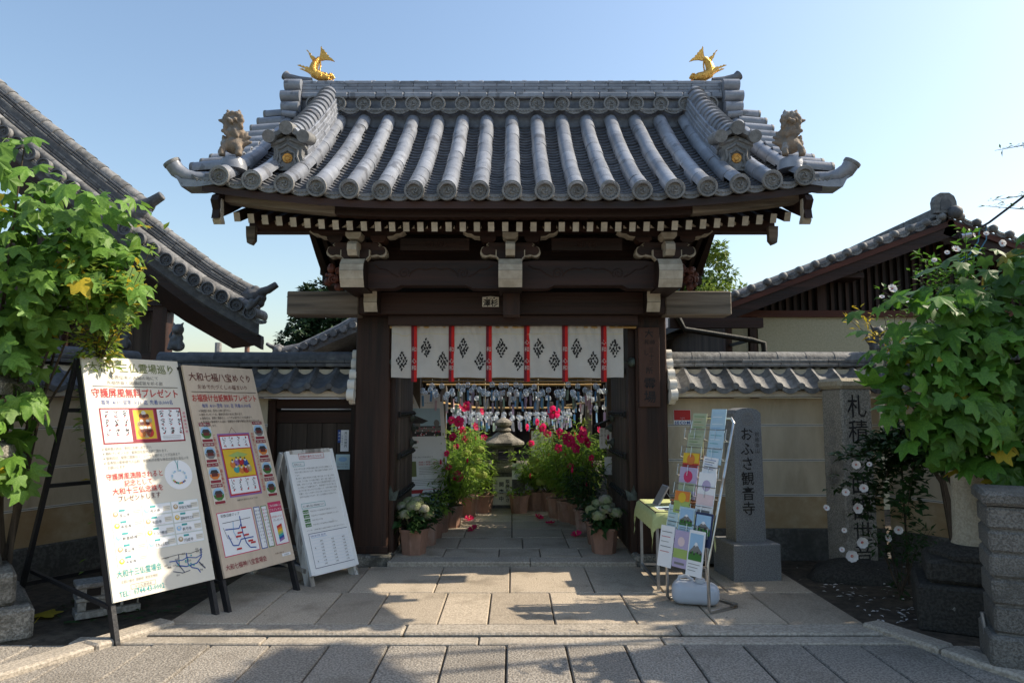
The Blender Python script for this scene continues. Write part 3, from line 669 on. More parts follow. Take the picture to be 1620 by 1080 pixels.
# main ridge
ridge = obj('main_ridge', MB().box(-2.34, 2.34, YR - 0.15, YR + 0.15, 4.62, 4.945), 'roof_tile_dark', gate)
for x in RX[1:-1]:
    if abs(x) < 2.3: piece('ridge_disc', me_disc, frame((x, YR - 0.255, 4.848), (1, 0, 0), (0, 1, 0)) @ Matrix.Rotation(random.uniform(0, 2), 4, 'Y'), ridge)
    if abs(x) < 2.3: piece('ridge_round_tile', me_round, frame((x, YR - 0.225, 4.848), (1, 0, 0), (0, 1, 0)) @ Matrix.Scale(0.3, 4, (0, 1, 0)), ridge)
for i in range(17):
    x = (RX[i] + RX[i + 1]) / 2
    if abs(x) < 2.3: piece('ridge_lip_tile', me_lip, frame((x, YR - 0.235, 4.81), (1, 0, 0), (0, 1, 0)), ridge)
def run_boxes(name, parent, x0, x1, w, y0, y1, z0, z1, m, off=0.0, ch=0.006):
    x = x0 - off
    while x < x1 - 0.02:
        a, b = max(x, x0), min(x + w, x1)
        if b - a > 0.02:
            k = MB().cbox(-(b - a) / 2 + 0.0015, (b - a) / 2 - 0.0015, y0, y1, z0, z1, ch)
            piece(name, k.mesh(name, m), Matrix.Translation(((a + b) / 2, random.uniform(-0.002, 0.002), 0)), parent)
        x += w
run_boxes('ridge_tile', ridge, -2.34, 2.34, 0.31, YR - 0.205, YR + 0.205, 4.935, 5.002, 'roof_tile', 0.1, 0.012)
zz = 5.004
for k in range(4):
    run_boxes('ridge_tile', ridge, -2.34, 2.34, 0.31, YR - 0.178 + 0.006 * k, YR + 0.178 - 0.006 * k, zz, zz + 0.036, 'roof_tile', 0.15 * (k % 2)); zz += 0.0375
me_cap = half_tube(0.10, 0.10, 0.243, 10).mesh('ridge_cap_tile', 'roof_tile', True); me_band = half_tube(0.115, 0.115, 0.05, 10).mesh('cap_joint', 'roof_tile', True)
for i in range(19):
    x = -2.31 + 0.2445 * i
    if x + 0.24 < 2.36:
        piece('ridge_cap_tile', me_cap, frame((x + 0.243, YR, zz - 0.045), (0, 1, 0), (-1, 0, 0)), ridge)
        piece('cap_joint', me_band, frame((x + 0.03, YR, zz - 0.047), (0, 1, 0), (-1, 0, 0)), ridge)
# ridge ends: ogre tiles seen edge-on with lobed sides and a projecting top tile
for s in (-1, 1):
    out = [(-0.26, 4.70), (-0.29, 4.78), (-0.24, 4.86), (-0.25, 4.93), (-0.19, 5.0), (-0.20, 5.08), (-0.13, 5.16), (0.0, 5.22)]
    out = [(YR + a, b) for a, b in out] + [(YR - a, b) for a, b in reversed(out[:-1])]
    xs = sorted((s * 2.345, s * 2.46))
    o = obj('ridge_end_tile', MB().prism(out, xs[0], xs[1], axis='X'), 'roof_tile', gate)
    for (dy, z, r, L) in ((-0.19, 5.075, 0.072, 0.17), (-0.225, 4.935, 0.068, 0.20), (-0.25, 4.80, 0.065, 0.18)):
        xa, xb = s * 2.335, s * (2.345 + L)
        obj('lobe', MB().tube([(xa, YR + dy, z), (xb, YR + dy, z)], r, 16), 'roof_tile', o, smooth=True)
        if z < 4.9: obj('lobe', MB().tube([(s * 2.35, YR + dy - 0.03, z - 0.10), (s * (2.33 + L), YR + dy - 0.03, z - 0.085)], 0.04, 14), 'roof_tile', o, smooth=True)
    m = MB(); m.tube([(s * 2.28, YR - 0.02, 5.20), (s * 2.42, YR - 0.02, 5.215), (s * 2.54, YR - 0.02, 5.25), (s * 2.585, YR - 0.02, 5.285)], [0.05, 0.052, 0.05, 0.056], 14)
    obj('projecting_top_tile', m, 'roof_tile_dark', o, smooth=True)
# descending ridges
me_dcap = half_tube(0.105, 0.088, 0.20, 12, 0.02, -5, 185).mesh('ridge_cap_tile', 'roof_tile', True)
for s in (-1, 1):
    xr = s * 2.045
    dr = obj('descending_ridge', MB().prism([(RP(xr, t).y, RP(xr, t).z + 0.02) for t in [0.27 + 0.066 * k for k in range(11)]] + [(RP(xr, t).y, RP(xr, t).z + 0.30) for t in [0.93 - 0.066 * k for k in range(11)]], xr - 0.10, xr + 0.10, axis='X'), 'roof_tile_dark', gate)
    for c in range(5):
        hw = 0.150 - 0.008 * c; n = 7
        for k in range(n):
            t0 = 0.255 + 0.70 * k / n + (0.05 if c % 2 else 0); t1 = min(t0 + 0.70 / n, 0.955)
            if t1 - t0 < 0.03: continue
            a, b = RP(xr, t0), RP(xr, t1); T = (b - a); L = T.length; T.normalize(); N = Vector((1, 0, 0)).cross(T)
            mb = MB().cbox(-hw, hw, 0.0, L - 0.003, 0.0, 0.047, 0.007)
            piece('ridge_tile', mb.mesh('ridge_tile', 'roof_tile'), frame(a + Vector((0, 0, 0.065 + 0.052 * c)) + Vector((random.uniform(-.002, .002), 0, 0)), (1, 0, 0), T, N), dr)
    n = 14
    for k in range(n):
        t0 = 0.235 + 0.715 * k / n; a, b = RP(xr, t0), RP(xr, t0 + 0.05); T = (b - a).normalized(); N = Vector((1, 0, 0)).cross(T)
        piece('ridge_cap_tile', me_dcap, frame(a + Vector((0, 0, 0.325)), (1, 0, 0), T, N) @ Matrix.Rotation(R(-5), 4, 'X'), dr)
    # ogre tile with gold crest at the foot of the descending ridge
    c0 = RP(xr, 0.235); yf = c0.y - 0.02; z0 = c0.z + 0.035
    out = [(0.0, 0.30), (0.06, 0.275), (0.15, 0.235), (0.155, 0.195), (0.13, 0.185), (0.125, 0.12), (0.14, 0.07), (0.175, 0.04), (0.185, 0.0), (0.15, -0.025), (0.11, -0.01), (0.07, -0.03), (0.0, -0.03)]
    out = out + [(-x, z) for x, z in reversed(out[:-1]) if x > 0]
    og = obj('ogre_tile', MB().prism([(xr + x, z0 + z) for x, z in out], yf, yf + 0.09), 'tile_end', gate)
    m = MB()
    for q, yy, rr in ((1.0, yf - 0.004, 0.013), (0.72, yf - 0.008, 0.012)):
        pts = [(0.0, 0.20 * q + 0.02), (0.05 * q, 0.165 * q + 0.02), (0.095 * q, 0.145 * q + 0.02), (0.085 * q, 0.10 * q), (0.105 * q, 0.05 * q), (0.09 * q, 0.02 * q), (0.055 * q, 0.0)]
        m.tube([(xr + x, yy, z0 + z) for x, z in [(-a, b) for a, b in reversed(pts)] + pts], rr, 7)
    for sx in (-1, 1):
        m.tube(spiral(xr + sx * 0.135, z0 + 0.015, 0.032, 1.3, sx, yf - 0.004, 14), 0.010, 6)
        m.tube([(xr + sx * 0.02, yf - 0.006, z0 + 0.262), (xr + sx * 0.145, yf - 0.006, z0 + 0.212)], 0.016, 7)
    obj('moulding', m, 'tile_end', og, smooth=True)
    m = MB(); m.lathe([(0.047, 0.018), (0.047, 0.0), (0.042, -0.004), (0.036, 0.0), (0.0001, 0.0)], 22, (xr, yf - 0.006, z0 + 0.085), M=Matrix(((1, 0, 0, 0), (0, 0, 1, 0), (0, 1, 0, 0), (0, 0, 0, 1))))
    for k in range(3): m.tube([(xr + 0.026 * math.cos(2.094 * k + i * 0.4) * (1 - 0.07 * i), yf - 0.008, z0 + 0.085 + 0.026 * math.sin(2.094 * k + i * 0.4) * (1 - 0.07 * i)) for i in range(6)], 0.005, 5)
    obj('gold_crest', m, 'dull_gold', og, smooth=True)
    for dx, dz, r in ((0, 0.345, 0.062), (-0.155, 0.265, 0.058), (0.155, 0.265, 0.058)):
        m = MB(); m.tube([(xr + dx, yf - 0.07, z0 + dz), (xr + dx, yf + 0.16, z0 + dz + 0.06)], r, 16); obj('round_tile', m, 'tile_end', og, smooth=True)
    for sx in (-1, 1):
        m = MB(); pts = [(0.045, 0.37), (0.08, 0.325), (0.12, 0.31), (0.17, 0.305), (0.17, 0.27), (0.10, 0.275), (0.05, 0.30)]
        m.prism([(xr + sx * a, z0 + b) for a, b in pts], yf - 0.05, yf + 0.14); obj('cover_tile', m, 'tile_end', og)
    # verge tiles pointing sideways
    verge = obj('verge', MB().prism([(RP(s * 2.5, k / 10).y, RP(s * 2.5, k / 10).z - 0.02) for k in range(10)] + [(RP(s * 2.5, k / 10).y, RP(s * 2.5, k / 10).z + 0.035) for k in range(9, -1, -1)], s * 2.47, s * 2.60, axis='X'), 'roof_tile_dark', gate)
    for k in range(10):
        t = 0.075 + 0.098 * k; p = RP(s * 2.46, t); L = 0.30
        M = frame(p + Vector((s * (L + 0.005), 0, 0.045 + 0.018 * (k % 1))), (0, 1, 0) if s > 0 else (0, -1, 0), (-s, 0, 0.10))
        piece('verge_tile', half_tube(0.066, 0.062, L, 10, 0.014, -25, 205).mesh('verge_tile', 'roof_tile', True), M, verge)
        dd = piece('verge_disc', me_disc, frame(p + Vector((s * (L + 0.012), 0, 0.045)), (0, s, 0), (-s, 0, 0.10)) @ Matrix.Scale(0.8, 4), verge)
    # upturned corner tile
    a = RP(s * 2.46, 0.01); m = MB()
    P = [a + Vector((s * d, e, h)) for d, e, h in ((0.02, 0.12, 0.05), (0.14, 0.07, 0.02), (0.24, 0.05, 0.01), (0.32, 0.03, 0.025), (0.39, 0.01, 0.07), (0.43, -0.01, 0.135))]
    m.tube(P, [0.055, 0.058, 0.06, 0.062, 0.066, 0.070], 14, caps=True)
    m.prism([(a.x + s * x, a.z + z) for x, z in [(0.0, 0.0), (0.20, -0.03), (0.33, -0.015), (0.42, 0.05), (0.36, -0.03), (0.33, -0.085), (0.20, -0.085), (0.0, -0.055)]], a.y - 0.03, a.y + 0.16)
    ct = obj('corner_tile', m, 'roof_tile', gate, smooth=True)
    T = (P[-1] - P[-2]).normalized(); fy = -T
    X = fy.cross(Vector((0, 0, 1))).normalized()
    piece('corner_disc', me_disc, frame(P[-1] + T * 0.006, X, fy) @ Matrix.Scale(0.86, 4), ct)

# ------------------------------------------------------------------ doors of the gate
for s in (-1, 1):
    xd = s * 1.20; d = obj('door_leaf', MB().box(min(xd, xd + s * 0.02), max(xd, xd + s * 0.02), 7.10, 8.16, 0.09, 2.30), 'dark_wood', gate)
    for k in range(6): obj('plank', MB().cbox(min(xd - s * 0.022, xd - s * 0.001), max(xd - s * 0.022, xd - s * 0.001), 7.105 + k * 0.175, 7.275 + k * 0.175, 0.09, 2.30, 0.003), 'door_wood', d)
    for z in (0.62, 1.02, 1.45, 1.9):
        b = MB().box(min(xd - s * 0.045, xd - s * 0.024), max(xd - s * 0.045, xd - s * 0.024), 7.10, 8.14, z - 0.03, z + 0.03)
        for k in range(9): b.sphere((xd - s * 0.05, 7.17 + k * 0.115, z), 0.02, 7, 5)
        obj('iron_band', b, 'iron', d, smooth=True)
    for z in (1.28, 1.12, 1.40):
        m = MB(); m.lathe([(0.05, 0), (0.045, 0.02), (0.02, 0.04), (0.018, 0.07), (0.001, 0.075)], 12, (xd - s * 0.03, 7.95 if z != 1.28 else 8.10, z), M=Matrix.Rotation(R(-90 * s), 4, 'Y')); obj('boss', m, 'copper_green', d, smooth=True)
    m = MB(); m.prism([(-0.05, -0.05), (-0.07, 0.03), (-0.02, 0.02), (0.0, 0.09), (0.03, 0.02), (0.09, 0.05), (0.06, -0.06)], 0, 0.012, M=frame((s * 1.215, 6.925, 0.66), (-s, 0, 0), (0, -1, 0), (0, 0, 1)))
    obj('hinge_plate', m, 'copper_green', d)
    m = MB(); m.lathe([(0.045, 0), (0.05, 0.03), (0.03, 0.055), (0.012, 0.07), (0.012, 0.11), (0.001, 0.115)], 12, (s * 1.235, 6.90, 1.98), M=Matrix.Rotation(R(-90 * s), 4, 'Y')); obj('jamb_boss', m, 'copper_green', d, smooth=True)

# ------------------------------------------------------------------ golden dolphin-fish ornaments on the ridge
for s, lab in ((1, 'golden fish ornament above the leftmost end of the main ridge'), (-1, 'golden fish ornament above the rightmost end of the main ridge')):
    x0 = -2.19 * s; t = thing('golden_fish_ornament', lab, 'roof ornament', (x0, YR, 5.23), 'golden fish ornaments on the gate ridge')
    def P(x, z, y=0.0): return (x0 + s * x * 1.06, YR + y, 5.215 + z * 1.06)
    b = MB(); b.tube([P(0.115, 0.04), P(0.06, 0.055), P(0.0, 0.06), P(-0.055, 0.09), P(-0.075, 0.14), P(-0.06, 0.19), P(-0.035, 0.235), P(-0.01, 0.268)], [0.03, 0.048, 0.056, 0.058, 0.055, 0.046, 0.034, 0.024], 12)
    body = obj('body', b, 'gold', t, smooth=True)
    m = MB()
    rr = random.Random(5)
    for k in range(26): a = rr.uniform(0, 6.28); m.sphere(P(0.06 + 0.075 * rr.uniform(-1, 1), 0.045 + 0.035 * math.sin(a), 0.05 * math.cos(a)), rr.uniform(0.009, 0.018), 6, 4)
    m.sphere(P(0.125, 0.055), 0.03, 8, 6); m.sphere(P(0.145, 0.05, -0.015), 0.014, 6, 4); m.sphere(P(0.145, 0.05, 0.015), 0.014, 6, 4)
    obj('head', m, 'gold', t, smooth=True)
    m = MB(); fan = [(-0.02, 0.255), (-0.005, 0.30), (0.0, 0.345), (0.0, 0.385), (0.006, 0.40), (0.02, 0.365), (0.04, 0.355), (0.045, 0.335), (0.065, 0.325), (0.065, 0.305), (0.09, 0.295), (0.092, 0.275), (0.12, 0.262), (0.155, 0.225), (0.10, 0.242), (0.05, 0.245), (0.01, 0.235)]
    m.prism([(P(a, c)[0], P(a, c)[2]) for a, c in fan], YR - 0.009, YR + 0.009); obj('tail_fin', m, 'gold', t)
    m = MB()
    for fin in ([(-0.05, 0.06), (-0.10, 0.085), (-0.15, 0.125), (-0.20, 0.15), (-0.235, 0.165), (-0.20, 0.17), (-0.185, 0.155), (-0.17, 0.16), (-0.15, 0.145), (-0.13, 0.15), (-0.105, 0.135), (-0.07, 0.14)],
                [(-0.075, 0.215), (-0.10, 0.25), (-0.115, 0.30), (-0.145, 0.335), (-0.125, 0.33), (-0.11, 0.305), (-0.095, 0.30), (-0.09, 0.275), (-0.065, 0.265), (-0.045, 0.25)]):
        m.prism([(P(a, c)[0], P(a, c)[2]) for a, c in fin], YR - 0.05, YR - 0.035); m.prism([(P(a, c)[0], P(a, c)[2]) for a, c in fin], YR + 0.035, YR + 0.05)
    obj('side_fins', m, 'gold', t)
    m = MB()
    for k in range(8): q = k / 7; m.sphere(P(-0.012 + 0.012 * math.sin(q * 3) + 0.02 * (q - 0.5) ** 2, 0.125 + 0.12 * q), 0.011, 5, 4)
    obj('back_spines', m, 'gold', t, smooth=True)

# ------------------------------------------------------------------ clay lions on the eave corners
def remeshed(o, vox):
    md = o.modifiers.new('join', 'REMESH'); md.mode = 'VOXEL'; md.voxel_size = vox; md.use_smooth_shade = True
    return o
for s, lab in ((-1, 'brown clay lion perched on the eave corner nearest the sweeping hall roof'), (1, 'brown clay lion perched on the eave corner nearest the plastered gable house')):
    c = RP(s * 2.43, 0.09); x0, y0, z0 = c.x, c.y, c.z + 0.09
    t = thing('clay_lion', lab, 'roof ornament', (x0, y0, z0), 'clay lions on the eave corners')
    def P(x, z, y=0.0): return (x0 - s * x, y0 + y, z0 + z)
    m = MB(); m.lathe([(0.115, -0.05), (0.112, 0.0), (0.095, 0.045), (0.05, 0.07), (0.001, 0.075)], 18, (x0, y0, z0)); obj('base_tile', m, 'roof_tile', t, smooth=True)
    m = MB(); rr = random.Random(11)
    m.sphere(P(0.0, 0.175), 0.085, 12, 9, (1.05, 0.9, 0.9)); m.sphere(P(0.01, 0.285), 0.075, 12, 9, (1.15, 0.95, 0.85)); m.sphere(P(-0.005, 0.38), 0.075, 12, 9, (1.0, 0.9, 0.95))
    for k in range(11): a = k * 0.571; m.sphere(P(0.075 * math.cos(a), 0.385 + 0.065 * math.sin(a), -0.04), 0.026, 7, 5)
    for k in range(16): m.sphere(P(rr.uniform(-0.08, 0.08), 0.285 + rr.uniform(-0.05, 0.04), -0.05 + rr.uniform(-0.015, 0.01)), 0.018, 6, 4)
    for a, b in ((-0.03, 0.385), (0.03, 0.385)): m.sphere(P(a, b, -0.075), 0.018, 7, 5)
    m.sphere(P(0, 0.36, -0.085), 0.022, 7, 5)
    for dx, z in ((-0.075, 0.08), (0.07, 0.09)): m.tube([P(dx * 0.6, 0.17, -0.03), P(dx, 0.12, -0.06), P(dx * 1.0, 0.06, -0.07)], [0.035, 0.03, 0.03], 8)
    for pts in ([(0.06, 0.21), (0.11, 0.245), (0.15, 0.25)], [(0.06, 0.23), (0.10, 0.27), (0.115, 0.30)], [(0.07, 0.18), (0.12, 0.20), (0.155, 0.205)], [(-0.06, 0.2), (-0.095, 0.24), (-0.10, 0.27)], [(-0.07, 0.16), (-0.105, 0.19), (-0.115, 0.215)], [(0.02, 0.44), (0.035, 0.475), (0.03, 0.50)], [(-0.035, 0.44), (-0.06, 0.475), (-0.075, 0.50)], [(-0.06, 0.37), (-0.115, 0.40), (-0.15, 0.405)], [(-0.05, 0.41), (-0.09, 0.44), (-0.095, 0.46)]):
        m.tube([P(a, b) for a, b in pts], [0.028, 0.02, 0.009], 7)
    remeshed(obj('lion_body', m, 'lion_clay', t), 0.009)
# ================================================================== NOREN CURTAIN
nor = thing('noren_curtain', 'white noren curtain with black leaf-diamond crests and red ribbons across the gate opening', 'curtain', (0, 6.80, 1.82))
def wav(x, z): 
    k = (2.335 - z) / 0.515
    return 6.80 + (0.011 * math.sin(x * 19 + 2.2 * k) + 0.009 * math.sin(x * 7.3 + 1) + 0.007 * math.sin(x * 33 + 5 * z)) * (0.25 + 0.75 * k) + 0.005 * math.sin(x * 71 + z * 16) * max(0, 1 - k) ** 1.5 + 0.012 * noise.noise(Vector((x * 3, z * 5, 2))) + 0.02 * k
m = MB(); NXc, NZc = 150, 22; xa, xb = -1.205, 1.115
for j in range(NZc + 1):
    for i in range(NXc + 1):
        x = xa + (xb - xa) * i / NXc; sag = 0.0035 * math.sin(x * 16.7); z = 2.335 - 0.515 * j / NZc - sag * (j / NZc); m.v.append((x, wav(x, z), z + (0.006 * abs(math.sin(x * 40)) if j == 0 else 0)))
for j in range(NZc):
    for i in range(NXc): a = j * (NXc + 1) + i; m.f.append((a, a + 1, a + NXc + 2, a + NXc + 1)); m.m.append(0)
cl = obj('cloth', m, 'noren_cloth', nor, smooth=True, ang=80)
obj('rod', MB().tube([(-1.225, 6.815, 2.325), (1.245, 6.815, 2.325)], 0.012, 8), 'bamboo', nor)
m = MB(); m.tube([(xa + (xb - xa) * k / 90, wav(xa + (xb - xa) * k / 90, 2.26) - 0.003, 2.262 - 0.010 * abs(math.sin(k / 90 * 6 * 3.1416)) - (0.018 if 3 < k < 7 else 0)) for k in range(91)], 0.0022, 5, caps=False); obj('cord', m, 'stamen', nor)
rib = [655.5, 714.5, 773.5, 833.5, 893.5, 955.0]
for px in rib:
    x = (px - 810) / 1080 * 6.84
    for (a, b, mm, nm) in ((-0.029, -0.001, 'shaded_red_cloth', 'ribbon'), (-0.001, 0.029, 'red_cloth', 'ribbon')):
        m = MB(); n = 14
        for j in range(n + 1):
            z = 2.334 - 0.555 * j / n
            for xx in (a, b): m.v.append((x + xx, wav(x, max(z, 1.82)) - 0.009, z))
        for j in range(n): m.f.append((2 * j, 2 * j + 1, 2 * j + 3, 2 * j + 2)); m.m.append(0)
        r = obj(nm, m, mm, nor)
    Pn = Print(frame((x, wav(x, 2.05) - 0.013, 0), (1, 0, 0), (0, 0, 1)))
    Pn.text('心和', 0.0, 2.215, 0.052, 'noren_cloth', vertical=True, sp=1.35); Pn.text('心和', 0.0, 2.03, 0.052, 'noren_cloth', vertical=True, sp=1.35); Pn.build(nor, 'ribbon_lettering')
def leafmark(b, cx, cz, a, L, w):
    pts = []
    for k in range(8):
        q = 6.283 * k / 8; u, v = L * math.cos(q), w * math.sin(q) * (1 + 0.3 * math.cos(3 * q)); pts.append((cx + u * math.cos(a) - v * math.sin(a), cz + u * math.sin(a) + v * math.cos(a)))
    vs = [Vector((px_, wav(px_, pz_) - 0.0035, pz_)) for px_, pz_ in pts]; b.add(vs, [tuple(range(8))])
rr = random.Random(2)
for px, hi in [(636.5, 0), (674, 1), (700, 0), (733, 1), (759.5, 0), (793, 1), (820, 0), (852, 1), (877, 0), (912, 1), (938, 0), (972.5, 1)]:
    x = (px - 810) / 1080 * 6.84; z = 2.117 if hi else 1.985; b = MB()
    for r_ in range(-3, 4):
        n = 4 - abs(r_)
        for c_ in range(n):
            u = (c_ - (n - 1) / 2) * 0.031 + rr.uniform(-0.003, 0.003); w_ = r_ * 0.0275 + rr.uniform(-0.003, 0.003)
            for e in range(4): leafmark(b, x + u + rr.uniform(-.007, .007), z + w_ + rr.uniform(-.009, .009), rr.choice((1.2, 2.0, 0.4, 1.6)) + rr.uniform(-.4, .4), rr.uniform(.010, .015), 0.0058)
    obj('crest_mark', b, 'ink', nor)

# ================================================================== PLAQUES ON THE GATE
t = thing('name_plaque', 'small cream pentagon plaque with two black characters on the lintel', 'plaque', (-0.21, 6.615, 2.50))
obj('board', MB().prism([(-0.29, 2.503), (-0.128, 2.503), (-0.128, 2.597), (-0.21, 2.606), (-0.29, 2.597)], 6.602, 6.616), 'board_cream', t)
P_ = Print(frame((-0.209, 6.602, 2.50), (1, 0, 0), (0, 0, 1))); P_.text('澤杉', 0, 0.012, 0.076, 'ink', bold=0.02, width=0.148); P_.disc(0, 0.086, 0.009, 'ink'); P_.disc(0, 0.086, 0.0065, 'board_cream', 2)
P_.rect(-0.042, 0.081, -0.028, 0.094, 'ink'); P_.rect(0.028, 0.081, 0.042, 0.094, 'ink'); P_.build(t, 'lettering')
t = thing('pillar_nameboard', 'tall reddish wooden board with faded brush writing fixed to the pillar', 'nameboard', (1.37, 6.84, 1.53))
obj('board', MB().cbox(1.268, 1.478, 6.815, 6.848, 1.53, 2.325, 0.004), 'plaque_wood', t)
P_ = Print(frame((1.373, 6.815, 0), (1, 0, 0), (0, 0, 1)))
P_.text('大', 0.0, 2.305, 0.085, 'ink', vertical=True, bold=0.015); P_.text('和', -0.02, 2.205, 0.055, 'ink', vertical=True); P_.text('師', 0.035, 2.20, 0.05, 'ink', vertical=True)
P_.text('三十三', 0.02, 2.13, 0.055, 'ink', vertical=True, sp=1.15); P_.text('し', -0.03, 2.10, 0.06, 'ink', vertical=True); P_.text('所', 0.0, 1.93, 0.075, 'ink', vertical=True); P_.text('霊場', 0.0, 1.83, 0.125, 'ink', vertical=True, bold=0.01, sp=1.05); P_.build(t, 'faded_writing')

# ================================================================== WALLS WITH TILED COPING
def wave_tile(w, L, n=10, th=0.016):
    """pantile: concave pan with a raised roll on its right side"""
    m = MB(); prof = []
    for k in range(n + 1):
        u = k / n; z = -0.028 * math.sin(min(u / 0.72, 1) * 3.1416) + (0.034 * math.sin((u - 0.68) / 0.32 * 3.1416) if u > 0.68 else 0); prof.append((-w / 2 + w * 1.06 * u, z))
    for y in (0, L):
        for o in (0, -th):
            for x, z in prof: m.v.append((x, y, z + o))
    q = n + 1
    for a, b in ((0, 2), (1, 3), (0, 1), (2, 3)):
        for k in range(n): m.f.append((a * q + k, a * q + k + 1, b * q + k + 1, b * q + k)); m.m.append(0)
    return m
me_wave = {k: wave_tile(0.216, 0.20, 10, 0.012).mesh('wave_tile', k, True) for k in ('old_tile', 'old_tile_dark')}
def wave_end(w, n=10):
    m = MB(); up = []; lo = []
    for k in range(n + 1):
        u = k / n * 0.78; z = -0.028 * math.sin(min(u / 0.72, 1) * 3.1416); up.append((-w / 2 + w * 1.06 * u, z + 0.012)); lo.append((-w / 2 + w * 1.06 * u, z - 0.03 - 0.012 * math.sin(min(u / 0.72, 1) * 3.14)))
    m.prism(up + lo[::-1], -0.012, 0.02); m.lathe([(0.037, -0.03), (0.037, 0.004), (0.031, 0.014), (0.001, 0.018)], 14, (w * 0.40, -0.008, 0.008), M=Matrix(((1, 0, 0, 0), (0, 0, -1, 0), (0, 1, 0, 0), (0, 0, 0, 1))))
    return m
me_wend = {k: wave_end(0.216).mesh('eave_wave_tile', k, True, 50) for k in ('old_tile', 'old_tile_dark')}
def coped_wall(t, a, b, tilem, plast=True, z_top=1.63, scale_end=(True, True), gap=None, hm='plaster'):
    """plaster wall from a to b (facing the side of -normal), tiles falling to the front; local frame u along, n to the back"""
    a, b = Vector((*a, 0)), Vector((*b, 0)); d = (b - a); L = d.length; d.normalize(); nb = Vector((-d.y, d.x, 0))
    F = frame(a, d, nb, (0, 0, 1)); th = 0.30
    def bx(name, u0, u1, n0, n1, z0, z1, m, c=0.0, parent=t):
        mb = MB(); mb.cbox(u0, u1, n0, n1, z0, z1, c) if c else mb.box(u0, u1, n0, n1, z0, z1)
        mb.v = [tuple(F @ Vector(p)) for p in mb.v]; return obj(name, mb, m, parent)
    segs = [(0.0, L)] if gap is None else [(0.0, gap[0]), (gap[1], L)]
    for u0, u1 in segs:
        if u1 - u0 < 0.02: continue
        bx('footing', u0, u1, -0.035, th + 0.035, -0.05, 0.30, 'plinth_stone', 0.01)
        zz = [0.301, 0.63, 0.985, 1.34, z_top]
        for k in range(4):
            bx('plaster_panel', u0, u1, 0.0, th, zz[k] + (0.0 if k == 0 else 0.012), zz[k + 1] - 0.012, 'plaster_low' if k == 0 else 'plaster')
            if k < 3:
                bx('line_moulding', u0, u1, -0.006, th + 0.006, zz[k + 1] - 0.012, zz[k + 1] - 0.003, 'white_plaster'); bx('line_moulding', u0, u1, -0.006, th + 0.006, zz[k + 1] + 0.003, zz[k + 1] + 0.012, 'white_plaster'); bx('line_groove', u0, u1, 0.004, th - 0.004, zz[k + 1] - 0.003, zz[k + 1] + 0.003, 'plinth_stone')
    bx('cornice', 0, L, -0.17, th + 0.17, z_top, z_top + 0.07, 'white_plaster', 0.01)
    cop = bx('coping', 0, L, -0.14, th + 0.14, z_top + 0.072, z_top + 0.12, 'white_plaster')
    # tiles: two courses on the front, eave ends
    n = max(1, int(round(L / 0.216))); w = L / n
    for i in range(n):
        u = (i + 0.5) * w
        for c, (nn, z) in enumerate(((-0.25, z_top + 0.105), (-0.075, z_top + 0.215))):
            M = F @ frame((u, nn, z), (1, 0, 0), (0, math.cos(R(33)), math.sin(R(33))))
            piece('wave_tile', me_wave[tilem], M, cop)
            M2 = F @ frame((u, nn + 0.02 + th + 0.46 - 2 * (nn + 0.25), z), (-1, 0, 0), (0, -math.cos(R(33)), math.sin(R(33))))
            piece('wave_tile', me_wave[tilem], M2, cop)
        piece('eave_wave_tile', me_wend[tilem], F @ frame((u, -0.255, z_top + 0.10), (1, 0, 0), (0, 1, 0)), cop)
    mb = MB(); prof = [(-0.24, 0.055), (-0.02, 0.165), (0.03, 0.29), (th - 0.03, 0.29), (th + 0.02, 0.165), (th + 0.24, 0.055)]
    mb.prism([(x, z_top + z) for x, z in prof], 0.002, L - 0.002, axis='X'); mb.v = [tuple(F @ Vector(p)) for p in mb.v]; obj('mortar_bed', mb, 'plaster', cop)
    for c, (hw, z0, z1) in enumerate(((0.155, 0.315, 0.352), (0.145, 0.355, 0.392))):
        u = -0.1 * c
        while u < L:
            u0, u1 = max(u, 0), min(u + 0.30, L)
            if u1 - u0 > 0.03: bx('ridge_tile', u0 + 0.001, u1 - 0.001, th / 2 - hw, th / 2 + hw, z_top + z0, z_top + z1, tilem, 0.006, cop)
            u += 0.30
    k = 0; u = 0.0
    while u < L - 0.02:
        u1 = min(u + 0.30, L); me = half_tube(0.098, 0.094, u1 - u, 10, 0.014, 0, 180).mesh('ridge_cap_tile', tilem, True)
        piece('ridge_cap_tile', me, F @ frame((u, th / 2, z_top + 0.385), (0, -1, 0), (1, 0, 0)), cop); u = u1
    return F, L
def scroll_gable(t, x, y0, z0, s, tilem):
    """stack of curled end tiles where the coping meets the gate pillar"""
    for k, (dz, dy, r) in enumerate(((0.40, 0.02, 0.055), (0.30, -0.02, 0.06), (0.19, -0.09, 0.06), (0.09, -0.17, 0.055), (-0.01, -0.20, 0.06))):
        m = MB(); m.tube([(x - 0.035, y0 + dy, z0 + dz), (x + 0.035, y0 + dy, z0 + dz)], r, 14); m.tube([(x - 0.03, y0 + dy + 0.1, z0 + dz - 0.02), (x + 0.03, y0 + dy + 0.1, z0 + dz - 0.02)], r * 1.3, 12)
        obj('end_scroll', m, tilem, t, smooth=True)
rw = thing('courtyard_wall', 'cream plaster wall with grey tile coping beside the granite name stone', 'wall', (2.7, 7.25, 0))
coped_wall(rw, (1.60, 7.10), (3.80, 7.10), 'old_tile')
scroll_gable(rw, 1.60, 6.98, 1.66, 1, 'white_plaster')
rw2 = thing('courtyard_wall', 'cream wall section angled towards the street behind the flowering shrub', 'wall', (4.2, 6.6, 0))
coped_wall(rw2, (3.83, 7.04), (4.75, 5.55), 'old_tile')
lw = thing('courtyard_wall', 'shaded wall with dark tile coping and a plank side door', 'wall', (-2.6, 7.25, 0))
